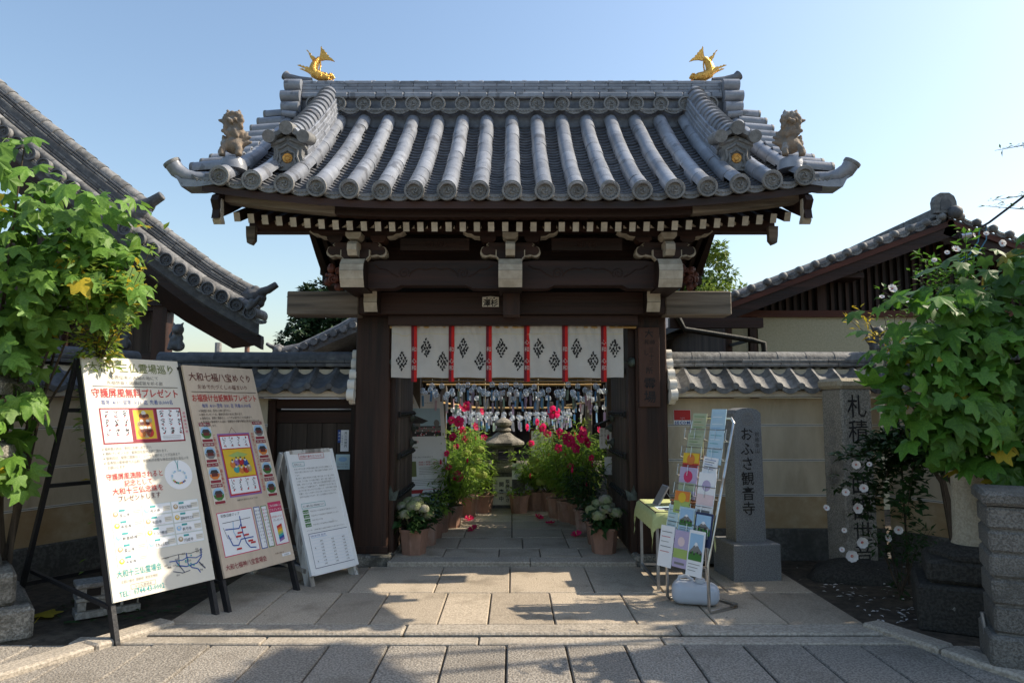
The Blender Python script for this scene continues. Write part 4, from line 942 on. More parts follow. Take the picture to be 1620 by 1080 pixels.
coped_wall(lw, (-3.75, 7.12), (-1.60, 7.12), 'old_tile_dark', gap=(1.22, 2.15))
scroll_gable(lw, -1.60, 7.0, 1.66, -1, 'white_plaster')
lw2 = thing('courtyard_wall', 'shaded wall section angled towards the street behind the poster boards', 'wall', (-4.4, 6.3, 0))
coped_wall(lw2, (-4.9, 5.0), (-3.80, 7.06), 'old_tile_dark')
# side door in the left wall
d0, d1 = -3.75 + 1.22, -1.60
for x in (d0 + 0.035, d1 - 0.03): obj('door_post', MB().box(x - 0.04, x + 0.04, 7.12, 7.30, 0.0, 1.60), 'dark_wood', lw)
obj('door_head', MB().box(d0 + 0.08, d1 - 0.07, 7.13, 7.28, 1.51, 1.61), 'dark_wood_x', lw)
obj('door_sill', MB().box(d0 + 0.08, d1 - 0.07, 7.13, 7.28, 0.0, 0.10), 'old_stone', lw)
door = obj('side_door', MB().box(d0 + 0.08, d1 - 0.07, 7.20, 7.225, 0.12, 1.50), 'shade_dark', lw)
n = 5; w = (d1 - 0.07 - d0 - 0.08) / n
for k in range(n): obj('plank', MB().cbox(d0 + 0.082 + k * w, d0 + 0.078 + (k + 1) * w, 7.175, 7.20, 0.12, 1.36 + 0.0, 0.003), 'door_wood', door)
obj('rail', MB().box(d0 + 0.08, d1 - 0.07, 7.165, 7.20, 1.365, 1.475), 'dark_wood_x', door)
for (nm, lab, x, z, w_, h_, mm, lines) in (('blue_notice', 'narrow blue notice strip pinned on the side door', -1.795, 1.16, 0.032, 0.13, 'pr_blue', 0), ('paper_notice', 'upright white paper notice with vertical writing on the side door', -1.74, 1.07, 0.085, 0.22, 'paper_white', 1), ('paper_notice', 'pale blue square notice below the white one on the side door', -1.755, 0.885, 0.145, 0.155, 'pr_paleteal', 2)):
    t = thing(nm, lab, 'notice', (x, 7.17, z)); y = 7.16
    obj('sheet', MB().box(x - w_ / 2, x + w_ / 2, y, y + 0.004, z, z + h_), mm, t)
    P_ = Print(frame((x, y, z), (1, 0, 0), (0, 0, 1)))
    if lines == 1: P_.text('月三日閉門', 0.012, h_ - 0.012, 0.028, 'pr_black', vertical=True, sp=1.2); P_.text('午後五時迄', -0.024, h_ - 0.05, 0.016, 'pr_grey', vertical=True, sp=1.3)
    elif lines == 2: P_.disc(0, 0.105, 0.045, 'pr_sky', ry=0.025); P_.text('このトビラは', 0, 0.05, 0.018, 'pr_grey'); P_.text('閉めてあります', 0, 0.022, 0.016, 'pr_grey')
    else: P_.text('通用口', 0, h_ - 0.01, 0.024, 'paper_white', vertical=True, sp=1.4)
    P_.build(t, 'lettering')
# security plate on the right wall
t = thing('security_plate', 'red and white security company plate fixed on the cream wall', 'sign', (1.755, 7.09, 1.345))
obj('plate', MB().box(1.668, 1.845, 7.085, 7.097, 1.345, 1.50), 'paper_white', t)
P_ = Print(frame((1.7565, 7.085, 1.345), (1, 0, 0), (0, 0, 1))); P_.rect(-0.085, 0.048, 0.085, 0.152, 'pr_red'); P_.text('SECOM', 0, 0.010, 0.040, 'pr_blue', bold=0.03, width=0.158); P_.text('Security', 0, 0.068, 0.014, 'paper_white'); P_.text('by', 0, 0.054, 0.012, 'paper_white'); P_.rect(-0.08, 0.003, 0.08, 0.006, 'pr_blue'); P_.build(t, 'lettering')
# small clay beasts on the wall corners
for (x, y, z, lab) in ((-3.42, 6.95, 2.10, 'dark clay beast on the wall corner above the poster boards'), (3.86, 7.20, 2.10, 'dark clay beast on the wall corner beside the leafy shrub'), (-3.72, 6.50, 2.08, 'small dark clay beast half hidden by leaves on the angled wall')):
    t = thing('clay_beast', lab, 'roof ornament', (x, y, z)); m = MB()
    m.sphere((x, y, z + 0.05), 0.075, 10, 7, (1, 1, 0.8)); m.sphere((x, y, z + 0.13), 0.058, 10, 7); m.sphere((x + 0.01, y - 0.02, z + 0.215), 0.06, 10, 7); m.sphere((x + 0.02, y - 0.075, z + 0.20), 0.032, 8, 6)
    for a in (-1, 1): m.tube([(x + a * 0.03, y, z + 0.25), (x + a * 0.055, y, z + 0.295)], [0.02, 0.006], 6); m.tube([(x + a * 0.04, y - 0.03, z + 0.12), (x + a * 0.055, y - 0.06, z + 0.0)], [0.025, 0.022], 7)
    m.tube([(x - 0.05, y + 0.03, z + 0.09), (x - 0.09, y + 0.03, z + 0.15), (x - 0.075, y + 0.03, z + 0.21)], [0.02, 0.022, 0.006], 7)
    remeshed(obj('beast_body', m, 'old_tile_dark', t), 0.011)

# ================================================================== STONE THINGS
t = thing('name_stone', 'polished grey granite name stone with carved black characters on a square base', 'stone monument', (2.14, 6.36, 0), rotz=R(7), world=False)
obj('base', MB().cbox(-0.22, 0.22, -0.2, 0.24, -0.03, 0.325, 0.008), 'granite', t)
m = MB(); hw0, hw1 = 0.142, 0.128
pts = [(-hw0, 0.326), (hw0, 0.326), (hw1, 1.475), (0.09, 1.508), (0.03, 1.522), (-0.04, 1.52), (-0.10, 1.503), (-hw1, 1.47)]
m.prism(pts, -0.085, 0.125); sh = obj('shaft', m, 'granite', t)
P_ = Print(frame((0, -0.0855, 0), (1, 0, 0), (0, 0, 1)))
P_.text('おふさ観音寺', -0.015, 1.355, 0.128, 'ink', vertical=True, bold=0.008, sp=1.04); P_.text('別格本山', 0.085, 1.31, 0.044, 'pr_black', vertical=True, sp=1.12)
for k in range(2): P_.line([(0.0 + (0.055 - 0.014 * k) * math.cos(6.283 * i / 24), 1.425 + (0.055 - 0.014 * k) * math.sin(6.283 * i / 24)) for i in range(25)], 0.006, 'pr_grey')
P_.line([(0.0, 1.45), (0.018, 1.43), (0.0, 1.405), (-0.018, 1.43), (0.0, 1.45)], 0.006, 'pr_grey'); P_.build(sh, 'carved_lettering')
t = thing('inscribed_pillar', 'old weathered square stone pillar with capped top and brush-style inscription', 'stone monument', (3.2, 6.55, 0), rotz=R(8), world=False)
m = MB(); m.cbox(-0.155, 0.155, -0.15, 0.17, 0.05, 1.70, 0.018); o = obj('shaft', m, 'pillar_stone', t)
obj('cap', MB().cbox(-0.19, 0.19, -0.175, 0.195, 1.70, 1.80, 0.03), 'tan_stone', t)
P_ = Print(frame((0, -0.15, 0), (1, 0, 0), (0, 0, 1))); P_.text('𠀋', 0, 1.66, 0.01, 'ink', vertical=True) if False else None
P_.text('札積一面観', 0.0, 1.66, 0.225, 'ink', vertical=True, bold=0.004, sp=1.04, width=.92); P_.text('世音', 0.0, 0.49, 0.20, 'ink', vertical=True); P_.build(o, 'carved_lettering')
P_ = Print(frame((-0.155, 0.01, 0), (0, -1, 0), (0, 0, 1))); P_.text('奉寄進施主', 0, 1.50, 0.11, 'pr_grey', vertical=True, sp=1.6); P_.build(o, 'carved_lettering')
def rock(name, lab, c, sx, sy, sz, m, seed, sub=3, parent=None):
    bm = bmesh.new(); bmesh.ops.create_icosphere(bm, subdivisions=sub, radius=1.0)
    for v in bm.verts:
        k = 1 + 0.28 * noise.noise(v.co * 1.3 + Vector((seed, seed * 2, 0))) + 0.10 * noise.noise(v.co * 4 + Vector((seed, 0, 5)))
        v.co = Vector((v.co.x * sx * k, v.co.y * sy * k, max(v.co.z * sz * k, -0.1)))
    me = bpy.data.meshes.new(name); bm.to_mesh(me); bm.free(); me.materials.append(MATS[m])
    for p in me.polygons: p.use_smooth = True
    o = put(bpy.data.objects.new(name, me), parent); o.location = c
    if lab: tag(o, lab, 'rock')
    return o
rock('base_rock', 'low dark boulder at the foot of the inscribed pillar', (3.16, 6.38, -0.02), 0.48, 0.34, 0.17, 'dark_stone', 3)
# right stone lantern (lower part visible under the shrub)
t = thing('stone_lantern', 'tan stone lantern post on dark stepped plinth partly hidden by the leafy shrub', 'lantern', (3.30, 5.02, 0), world=False, rotz=R(-27))
def lat(nm, prof, n, m, sm=False): return obj(nm, MB().lathe(prof, n), m, t, smooth=sm)
obj('lower_plinth', MB().cbox(-.37, .37, -.30, .34, -0.02, 0.30, 0.02), 'dark_stone', t); obj('middle_plinth', MB().cbox(-.30, .30, -.24, .27, 0.302, 0.47, 0.03), 'dark_stone', t)
lat('lotus_base', [(0.27, 0.472), (0.27, 0.50), (0.20, 0.545), (0.15, 0.56)], 6, 'dark_stone'); lat('post', [(0.125, 0.56), (0.112, 0.6), (0.105, 1.0), (0.112, 1.28), (0.13, 1.34)], 20, 'tan_stone', True)
lat('platform', [(0.13, 1.34), (0.20, 1.38), (0.24, 1.44), (0.24, 1.50)], 6, 'tan_stone'); lat('fire_box', [(0.15, 1.50), (0.15, 1.74)], 6, 'tan_stone'); lat('roof_stone', [(0.30, 1.74), (0.31, 1.79), (0.18, 1.90), (0.06, 1.98), (0.07, 2.02), (0.001, 2.12)], 6, 'tan_stone')
# left stone lantern (edge visible)
t = thing('stone_lantern', 'weathered stone lantern at the picture edge among the maple-like leaves', 'lantern', (-3.86, 4.80, 0), world=False, rotz=R(40))
obj('lower_plinth', MB().cbox(-.46, .46, -.46, .46, -0.02, 0.20, 0.025), 'old_stone', t); obj('middle_plinth', MB().cbox(-.36, .36, -.36, .36, 0.202, 0.42, 0.025), 'old_stone', t)
lat('post', [(0.30, 0.42), (0.28, 0.50), (0.18, 0.58), (0.17, 0.62), (0.16, 1.0), (0.18, 1.06)], 14, 'old_stone', True); lat('platform', [(0.19, 1.06), (0.30, 1.10), (0.37, 1.15), (0.39, 1.20), (0.38, 1.27), (0.30, 1.29)], 8, 'old_stone')
lat('fire_box', [(0.22, 1.29), (0.22, 1.62)], 6, 'old_stone'); lat('roof_stone', [(0.40, 1.62), (0.42, 1.70), (0.24, 1.84), (0.10, 1.94), (0.12, 2.0), (0.001, 2.12)], 6, 'old_stone')
# right gate post of stacked blocks
t = thing('block_post', 'speckled grey post of stacked stone blocks with a flat cap', 'post', (2.84, 4.16, 0), world=False, rotz=R(-27))
hs = [0.0, 0.21, 0.375, 0.53, 0.675, 0.81, 0.95]
for k in range(6):
    j = random.uniform(-0.006, 0.006); e = 0.03 if k == 0 else 0
    obj('stone_block', MB().cbox(j - e, .56, j - e, .42, hs[k] + (0.003 if k else -0.08), hs[k + 1] - 0.006, 0.016), 'block_stone', t)
    if k < 5: obj('mortar_joint', MB().box(.015, .545, .015, .40, hs[k + 1] - 0.007, hs[k + 1] + 0.004), 'plinth_stone', t)
obj('cap_stone', MB().cbox(-.025, .585, -.025, .445, 0.952, 1.035, 0.02), 'block_stone', t)
# decorative concrete block and pipe
t = thing('concrete_block', 'grey moulded concrete block lying on soil behind the tallest poster', 'block', (-3.05, 5.30, 0), rotz=R(38), world=False)
for z0, z1, e in ((0.0, 0.05, 0.012), (0.052, 0.12, 0.0), (0.122, 0.148, 0.012), (0.15, 0.215, 0.0), (0.217, 0.25, 0.014)):
    obj('block_course', MB().cbox(-0.20 - e, 0.20 + e, -0.09 - e, 0.09 + e, z0, z1, 0.005), 'concrete', t)
for x in (-0.10, 0.03, 0.14):  # dark plates on the face, painted as shade inside the hollow cells
    obj('cell_shade_plate', MB().box(x - 0.045, x + 0.045, -0.0915, -0.088, 0.057, 0.115), 'shade_dark', t)
    obj('cell_shade_plate', MB().box(x - 0.045, x + 0.045, -0.0915, -0.088, 0.155, 0.21), 'shade_dark', t)
tag(obj('pipe_stub', MB().tube([(2.93, 4.33, -0.02), (2.90, 4.345, 0.28)], 0.014, 10), 'galv', smooth=True), 'short grey pipe standing before the dark lantern plinth', 'pipe')
# ================================================================== POSTER STANDS
def poster_stand(name, label, fL, fR, back, ztop, k0, bm, legm, rear, leg=0.022, th=0.018, frame_m=None):
    fL, fR = Vector((*fL, 0.012)), Vector((*fR, 0.012)); t = thing(name, label, 'sign', ((fL + fR) / 2)[:])
    u = (fR - fL); w = u.length; u.normalize(); bk = Vector((-u.y, u.x, 0))
    top = bk * back + Vector((0, 0, ztop)); L = top.length; v = top.normalized(); n = u.cross(v)
    o0 = fL + top * k0; h = L * (1 - k0); F = frame(o0, u, v, n)
    b = MB().box(0, w, 0, h, -th, 0, M=F); board = obj('board', b, bm, t)
    for f in (fL, fR):
        Fl = frame(f - n * (th + leg + 0.001), u, v, n); du = -leg * 0.2 if f is fL else -leg * 0.8
        obj('front_leg', MB().box(du, du + leg, 0, L, -leg, leg * 0.8, M=Fl), legm, t)
        tp = f + top - n * 0.05; ft = f + bk * rear; dv = (tp - ft); Fr = frame(ft, u, dv)
        obj('rear_leg', MB().box(-leg * 0.5, leg * 0.5, 0, dv.length, -leg * 0.6, leg * 0.6, M=Fr), legm, t)
    for q in (0.10, 0.50, 0.80):
        a = fL + bk * rear + (fL + top - n * 0.05 - fL - bk * rear) * q; bb = a + (fR - fL); Fr = frame(a, u, (0, 0, 1))
        obj('crossbar', MB().box(0, w, -leg * 0.5, leg * 0.5, -leg * 0.4, leg * 0.4, M=Fr), legm, t)
    if q:
        for f in (fL, fR):
            a = f + bk * rear * 0.86 + Vector((0, 0, ztop * 0.16)); c = f + top * 0.12 - n * 0.05; dv = c - a; obj('side_brace', MB().box(-leg * 0.4, leg * 0.4, 0, dv.length, -leg * 0.4, leg * 0.4, M=frame(a, u, dv)), legm, t)
    return t, board, Print(F), w, h, F
def photo_stamp(P, u, v, s, k=0, name=''):
    """little temple picture with red caption bars"""
    P.rect(u - s * .5, v - s * .72, u + s * .5, v + s * .72, 'pr_tan', 0); P.rect(u - s * .47, v - s * .69, u + s * .47, v + s * .69, 'board_cream', 1)
    P.rect(u - s * .44, v + s * .42, u + s * .44, v + s * .66, 'pr_darkred', 2); P.rect(u - s * .4, v - s * .66, u + s * .4, v - s * .48, 'pr_darkred', 2)
    P.disc(u, v - s * .02, s * .42, 'pr_sky', 2); P.poly([(u - s * .40, v - s * .05), (u - s * .36, v - s * .25), (u - s * .15, v - s * .43), (u + s * .15, v - s * .43), (u + s * .36, v - s * .25), (u + s * .40, v - s * .05)], ('pr_leaf', 'pr_grey', 'pr_orange', 'pr_leaf')[k % 4], 3)
    P.poly([(u - s * .34, v - s * .02), (u + s * .34, v - s * .02), (u + s * .2, v + s * .2), (u - s * .2, v + s * .2)], 'pr_black', 4); P.rect(u - s * .24, v - s * .24, u + s * .24, v - s * .02, 'pr_brown', 4)
    if name: P.text(name, u, v + s * .47, s * .17, 'board_cream', width=s * .8, layer=5)
def seal_column(P, u, v, h, rr):
    """brush strokes of a red-seal calligraphy column"""
    for k in range(7):
        a = (u + rr.uniform(-.012, .012), v - h * k / 7); b_ = (u + rr.uniform(-.016, .016), v - h * (k + rr.uniform(.5, 1.1)) / 7); P.line([a, ((a[0] + b_[0]) / 2 + rr.uniform(-.006, .006), (a[1] + b_[1]) / 2), b_], rr.uniform(.003, .006), 'ink', 4)
    P.rect(u - .008, v - h * .95, u + .004, v - h * .82, 'pr_red', 5); P.rect(u + .010, v - h * .2, u + .018, v - h * .05, 'pr_red', 5)
rr = random.Random(4)
# ---- poster one
t1, b1, P1, w, h, F1 = poster_stand('poster_stand', 'tall cream poster stand with green title, nearest the street', (-2.536, 4.566), (-2.139, 5.187), 0.708, 1.89, 0.13, 'board_cream', 'black_steel', 1.45, 0.03)
c = w / 2
P1.text('大和十三仏霊場巡り', c, h * .937, .084, 'pr_green', width=w * .90, bold=.006); P1.text('仏教伝来の大和の地にて', c, h * .903, .034, 'pr_grey', width=w * .50); P1.text('先祖供養と諸願成就を祈る旅', c, h * .878, .034, 'pr_grey', width=w * .58)
P1.line([(w * .07, h * .868), (w * .95, h * .868)], .005, 'pr_black'); P1.text('守護屏風無料プレゼント', c, h * .822, .078, 'pr_red', width=w * .90, bold=.008); P1.text('毎年 4/1〜翌年 3/31 迄 先着13,000名', c, h * .788, .042, 'pr_blue', width=w * .74)
P1.rect(w * .10, h * .615, w * .94, h * .772, 'pr_darkred', 0)
for a, b_ in ((.115, .385), (.675, .925)):
    P1.rect(w * a, h * .622, w * b_, h * .765, 'paper_white', 1)
    for i in range(3):
        for j in range(3): seal_column(P1, w * (a + .045 + .09 * i), h * (.760 - .040 * j), h * .030, rr)
    for j in range(3): P1.line([(w * (a + .02), h * (.642 - .006 * j)), (w * (b_ - .03), h * (.642 - .006 * j))], .002, 'pr_grey', 3)
P1.rect(w * .425, h * .632, w * .635, h * .762, 'pr_yellow', 1); P1.border(w * .42, h * .630, w * .64, h * .764, .006, 'pr_pink', 2)
for (x, y, r, col) in [(.53, .72, .05, 'pr_orange'), (.50, .69, .045, 'pr_tan'), (.56, .69, .045, 'pr_orange'), (.49, .66, .04, 'pr_orange'), (.53, .66, .045, 'pr_tan'), (.57, .66, .04, 'pr_red'), (.53, .745, .025, 'board_cream'), (.47, .70, .02, 'pr_tan'), (.59, .715, .02, 'pr_tan'), (.50, .735, .02, 'pr_brown'), (.565, .735, .018, 'pr_brown')]: P1.disc(w * x, h * y, w * r, col, 3, 10, w * r * 1.3)
for (x, y) in [(.53, .745), (.50, .712), (.56, .712), (.49, .68), (.53, .682), (.57, .68)]: P1.disc(w * x, h * y, w * .018, 'board_cream', 4, 8); P1.disc(w * x, h * (y - .012), w * .022, 'pr_brown', 4, 6)
P1.border(w * .955, h * .64, w * .985, h * .765, .002, 'pr_palepink', 1); P1.text('豪華御朱印帳', w * .970, h * .757, .022, 'pr_pink', vertical=True, sp=1.4)
for k, s_ in enumerate(['※御希望の方は、受付にお申し出下さい。', '※無料プレゼントは、御朱印を受ける方に限ります。', '※御朱印は、期限に関係なく、いつでも受けることが出来ます。', '※各寺院の御参拝で入山料・拝観料が必要な場合は別途お支払いを', '　お願いします。']): P1.text(s_.replace('　', '  '), w * .08, h * (.590 - .0195 * k), .027, 'pr_grey', 'L', width=w * (.50, .66, .80, .86, .22)[k])
P1.text('守護屏風満願されると', w * .08, h * .468, .052, 'pr_red', 'L', width=w * .56, bold=.004); P1.text('記念として', w * .24, h * .438, .050, 'pr_red', 'L', width=w * .28); P1.text('大和十三仏念珠を', w * .12, h * .407, .052, 'pr_red', 'L', width=w * .50, bold=.004); P1.text('プレゼントします', w * .16, h * .377, .048, 'pr_brown', 'L', width=w * .42)
P1.disc(w * .80, h * .465, w * .15, 'paper_white', 0, 24, h * .065); P1.line([(w * .80 + w * .075 * math.cos(k * .2618), h * .455 + h * .028 * math.sin(k * .2618)) for k in range(25)], .003, 'pr_grey')
for k in range(24): P1.disc(w * .80 + w * .075 * math.cos(k * .2618), h * .455 + h * .028 * math.sin(k * .2618), w * .0105, ('pr_paleteal', 'paper_white', 'pr_sky')[k % 3] if not 13 < k < 22 else ('pr_lime', 'pr_red', 'pr_leaf', 'pr_teal', 'pr_yellow', 'pr_orange', 'pr_blue', 'pr_grey')[k - 14], 4, 8)
P1.line([(w * .80, h * .485), (w * .795, h * .515), (w * .78, h * .53)], .004, 'pr_teal'); P1.line([(w * .80, h * .485), (w * .805, h * .515), (w * .815, h * .528)], .004, 'pr_teal')
names = ['宝山寺', '長岳寺', '新薬師寺', '霊山寺', '大安寺', '西大寺', '矢田寺', 'おふさ観音', '信貴山玉蔵院', '安倍文殊院', '當麻寺中之坊', '長弓寺', '円成寺']
k = 0
for col in range(3):
    for row in range(5 if col == 0 else 4):
        u0 = w * (.08 + .295 * col); v1 = h * (.350 - .046 * row - .0 * col); P1.rect(u0, v1 - h * .042, u0 + w * .285, v1, 'paper_white', 0); P1.border(u0, v1 - h * .042, u0 + w * .285, v1, .002, 'pr_paleteal', 1)
        P1.disc(u0 + w * .04, v1 - h * .022, w * .026, ('pr_tan', 'pr_yellow', 'pr_sky')[k % 3], 2, 10); P1.disc(u0 + w * .04, v1 - h * .02, w * .014, 'board_cream', 3, 8); P1.rect(u0 + w * .075, v1 - h * .013, u0 + w * .13, v1 - h * .005, 'pr_teal', 3); P1.text(names[k], u0 + w * .072, v1 - h * .034, .026, 'pr_black', 'L', width=w * (.10 if len(names[k]) < 4 else .14))
        P1.rect(u0 + w * .205, v1 - h * .033, u0 + w * .28, v1 - h * .012, 'board_cream', 2); P1.line([(u0 + w * .21, v1 - h * .017), (u0 + w * .275, v1 - h * .017)], .002, 'pr_grey', 3); P1.line([(u0 + w * .21, v1 - h * .024), (u0 + w * .265, v1 - h * .024)], .002, 'pr_grey', 3); P1.line([(u0 + w * .072, v1 - h * .038), (u0 + w * .2, v1 - h * .038)], .0018, 'pr_palepink', 3); k += 1
mu, mv = w * .72, h * .085
for pts, lw_, col in (([(-.20, .045), (-.05, .05), (.06, .045), (.16, .055)], .0035, 'pr_black'), ([(-.14, .025), (-.02, .022), (.02, .03), (.10, .02), (.16, .03)], .006, 'pr_blue'), ([(.02, .05), (.02, .0), (.05, -.02), (.10, -.03), (.12, -.05)], .007, 'pr_blue'), ([(.16, .06), (.15, .02), (.10, -.005), (.0, -.01), (-.06, .0), (-.08, .02)], .008, 'pr_blue'), ([(-.12, -.02), (-.04, -.035), (.03, -.03)], .005, 'pr_navy'), ([(-.05, .05), (-.06, .0), (-.02, -.035)], .005, 'pr_navy'), ([(.12, -.0), (.17, -.035)], .008, 'pr_navy')): P1.line([(mu + a * w * 1.15, mv + b_ * h * .9) for a, b_ in pts], lw_, col, 2)
for k in range(16): P1.text('駅寺山田'[k % 4] + '大橿天高'[k % 4], mu + w * rr.uniform(-.2, .2), mv + h * rr.uniform(-.045, .055), .013, 'pr_black')
for k in range(9): P1.disc(mu + w * rr.uniform(-.08, .08), mv + h * rr.uniform(-.01, .035), .006, 'pr_teal', 4, 8)
P1.text('大和十三仏霊場会', w * .06, h * .088, .052, 'pr_teal', 'L', width=w * .42, bold=.004); P1.text('お問い合せ 事務局 安倍文殊院', w * .09, h * .063, .022, 'pr_grey', 'L', width=w * .34); P1.text('TEL：0744-43-0002', w * .06, h * .014, .050, 'pr_teal', 'L', width=w * .42, bold=.004); P1.border(w * .17, h * .035, w * .40, h * .052, .002, 'pr_grey'); P1.text('十三仏霊場会', w * .285, h * .039, .020, 'pr_grey')
P1.build(b1)
# ---- poster two
t2, b2, P2, w, h, F2 = poster_stand('poster_stand', 'beige poster stand with brown title and framed deity picture, between the cream and white boards', (-2.078, 5.232), (-1.753, 5.871), 0.675, 1.86, 0.13, 'board_beige', 'black_steel', 1.35, 0.028)
c = w / 2
P2.text('大和七福八宝めぐり', c, h * .925, .080, 'pr_brown', width=w * .90, bold=.006); P2.text('おめでたづくしの福まいり', c, h * .882, .046, 'pr_brown', width=w * .72); P2.line([(w * .05, h * .866), (w * .97, h * .866)], .005, 'pr_black')
P2.text('お福掛け台紙無料プレゼント', c, h * .820, .070, 'pr_red', width=w * .93, bold=.008); P2.text('毎年 4/1〜翌年 3/31 迄 先着10,000名', c, h * .787, .040, 'pr_blue', width=w * .70)
for k, s_ in enumerate(['※御希望の方は、受付にお申し出下さい。', '※無料プレゼントは、御朱印を受ける方に限ります。', '※御朱印は、期限に関係なく、いつでも受けることが出来ます。', '※各寺院の御参拝で入山料・拝観料が必要な場合は別途お支払いを', '  お願いします。']): P2.text(s_, w * .09, h * (.765 - .0185 * k), .025, 'pr_black', 'L', width=w * (.46, .62, .76, .84, .22)[k])
P2.rect(w * .27, h * .345, w * .73, h * .655, 'pr_violet', 0); P2.rect(w * .285, h * .353, w * .715, h * .647, 'pr_red', 1); P2.line([(w * .44, h * .655), (w * .49, h * .685), (w * .54, h * .655)], .003, 'pr_brown', 2)
P2.rect(w * .30, h * .580, w * .70, h * .640, 'paper_white', 2); P2.rect(w * .30, h * .360, w * .70, h * .435, 'paper_white', 2); P2.rect(w * .30, h * .440, w * .70, h * .575, 'pr_yellow', 2)
for k in range(4): seal_column(P2, w * (.345 + .10 * k), h * .637, h * .050, rr); seal_column(P2, w * (.345 + .10 * k), h * .430, h * .060, rr)
P2.poly([(w * .36, h * .545), (w * .50, h * .562), (w * .64, h * .545), (w * .58, h * .535), (w * .42, h * .535)], 'pr_lime', 3)
for (x, y, r, col) in [(.40, .50, .04, 'pr_orange'), (.46, .51, .04, 'pr_violet'), (.52, .51, .045, 'pr_red'), (.58, .505, .04, 'pr_blue'), (.44, .475, .045, 'pr_teal'), (.51, .47, .045, 'pr_orange'), (.57, .47, .045, 'pr_red'), (.62, .475, .035, 'pr_tan')]:
    P2.disc(w * x, h * y, w * r, col, 4, 9, h * .018); P2.disc(w * x, h * (y + .014), w * .016, 'board_cream', 5, 8); P2.disc(w * x, h * (y + .022), w * .012, 'pr_black', 6, 6)
P2.text('ご朱印を満願して、福を集めよう!!', w * .225, h * .655, .030, 'pr_red', vertical=True, sp=1.08); P2.text('参拝者にプレゼントされる七福八宝お福掛', w * .77, h * .655, .026, 'pr_red', vertical=True, sp=1.05)
for k, nm in enumerate(['信貴山', '當麻寺', 'おふさ', '岡寺']): photo_stamp(P2, w * .13, h * (.665 - .098 * k), w * .17, k, nm)
for k, nm in enumerate(['大神神社', '長岳寺', '談山神社', '安倍文殊']): photo_stamp(P2, w * .88, h * (.665 - .098 * k), w * .17, k + 1, nm)
P2.text('台紙をお福掛けに仕立てた図', c, h * .325, .016, 'pr_black'); P2.rect(w * .05, h * .085, w * .53, h * .285, 'pr_pink', 0); P2.rect(w * .058, h * .089, w * .522, h * .281, 'paper_white', 1); P2.text('近鉄沿線マップ', w * .22, h * .262, .026, 'pr_black')
for pts, lw_, col in (([(.10, .235), (.48, .24)], .004, 'pr_black'), ([(.12, .205), (.30, .20), (.34, .22)], .009, 'pr_blue'), ([(.14, .18), (.18, .13), (.25, .125), (.30, .15), (.47, .15)], .009, 'pr_blue'), ([(.34, .255), (.34, .17), (.36, .13), (.40, .105), (.48, .10)], .009, 'pr_blue'), ([(.24, .235), (.22, .19), (.26, .15)], .007, 'pr_sky'), ([(.10, .215), (.13, .165), (.18, .16)], .004, 'pr_grey')): P2.line([(a * w, b_ * h) for a, b_ in pts], lw_, col, 3)
for x, y in ((.30, .18), (.27, .165), (.36, .20), (.38, .165), (.42, .135), (.45, .125), (.25, .11)): P2.rect(w * x - .024, h * y - .007, w * x + .024, h * y + .007, 'pr_red', 5)
for k, (x0, x1, col) in enumerate(((.555, .64, 'pr_blue'), (.66, .745, 'pr_leaf'), (.77, .97, 'pr_pink'))):
    P2.rect(w * x0, h * .085, w * x1, h * (.285 if k < 2 else .295), col, 0); P2.rect(w * x0 + .006, h * .089, w * x1 - .006, h * (.281 if k < 2 else .245), 'paper_white', 1)
    if k < 2:
        P2.text('参拝受付時間は各寺社へ', w * (x0 + x1) / 2 + .012, h * .275, .019, 'pr_grey', vertical=True, sp=1.5); P2.text('御案内申し上げます', w * (x0 + x1) / 2 - .012, h * .275, .019, 'pr_pink' if k else 'pr_grey', vertical=True, sp=1.5)
P2.text('ご朱印満願には', w * .87, h * .272, .020, 'paper_white'); P2.text('ダブルプレゼント', w * .87, h * .252, .022, 'paper_white'); P2.text('記念品もれなく', w * .87, h * .218, .018, 'pr_red'); P2.text('プレゼント', w * .87, h * .200, .022, 'pr_brown')
for k, col in enumerate(('pr_red', 'pr_orange', 'pr_yellow', 'pr_lime', 'pr_teal', 'pr_blue', 'pr_violet')): P2.poly([(w * .83, h * (.175 - .011 * k)), (w * .91, h * (.185 - .011 * k)), (w * .91, h * (.174 - .011 * k)), (w * .83, h * (.164 - .011 * k))], col, 3)
P2.text('大和七福神八宝霊場会', w * .03, h * .030, .048, 'pr_darkred', 'L', width=w * .56, bold=.004); P2.text('お問い合わせ', w * .72, h * .045, .016, 'pr_brown', 'L'); P2.rect(w * .82, h * .028, w * .95, h * .042, 'paper_white', 1); P2.text('公式案内', w * .88, h * .031, .014, 'pr_black')
P2.build(b2)
# ---- notice board three
t3, b3, P3, w, h, F3 = poster_stand('poster_stand', 'low white notice stand with weathered wooden frame beside the gate pillar', (-1.681, 5.97), (-1.385, 6.402), 0.43, 1.12, 0.075, 'board_white', 'worn_wood', 0.85, 0.045)
for (u0, u1, v0, v1) in ((-.006, .03, -.0, h), (w - .03, w + .006, 0, h), (.031, w - .031, -.006, .03), (.031, w - .031, h - .03, h + .006)): obj('edge_trim', MB().box(u0, u1, v0, v1, -.022, .006, M=F3), 'board_white' if v0 < h - .1 else 'worn_wood', t3)
c = w / 2
P3.border(w * .24, h * .925, w * .78, h * .972, .004, 'pr_red'); P3.text('厄除け参りについて', c, h * .935, .028, 'pr_red', width=w * .48, bold=.006)
P3.border(w * .08, h * .868, w * .32, h * .902, .003, 'pr_teal'); P3.text('厄年とは…', w * .20, h * .876, .020, 'pr_black')
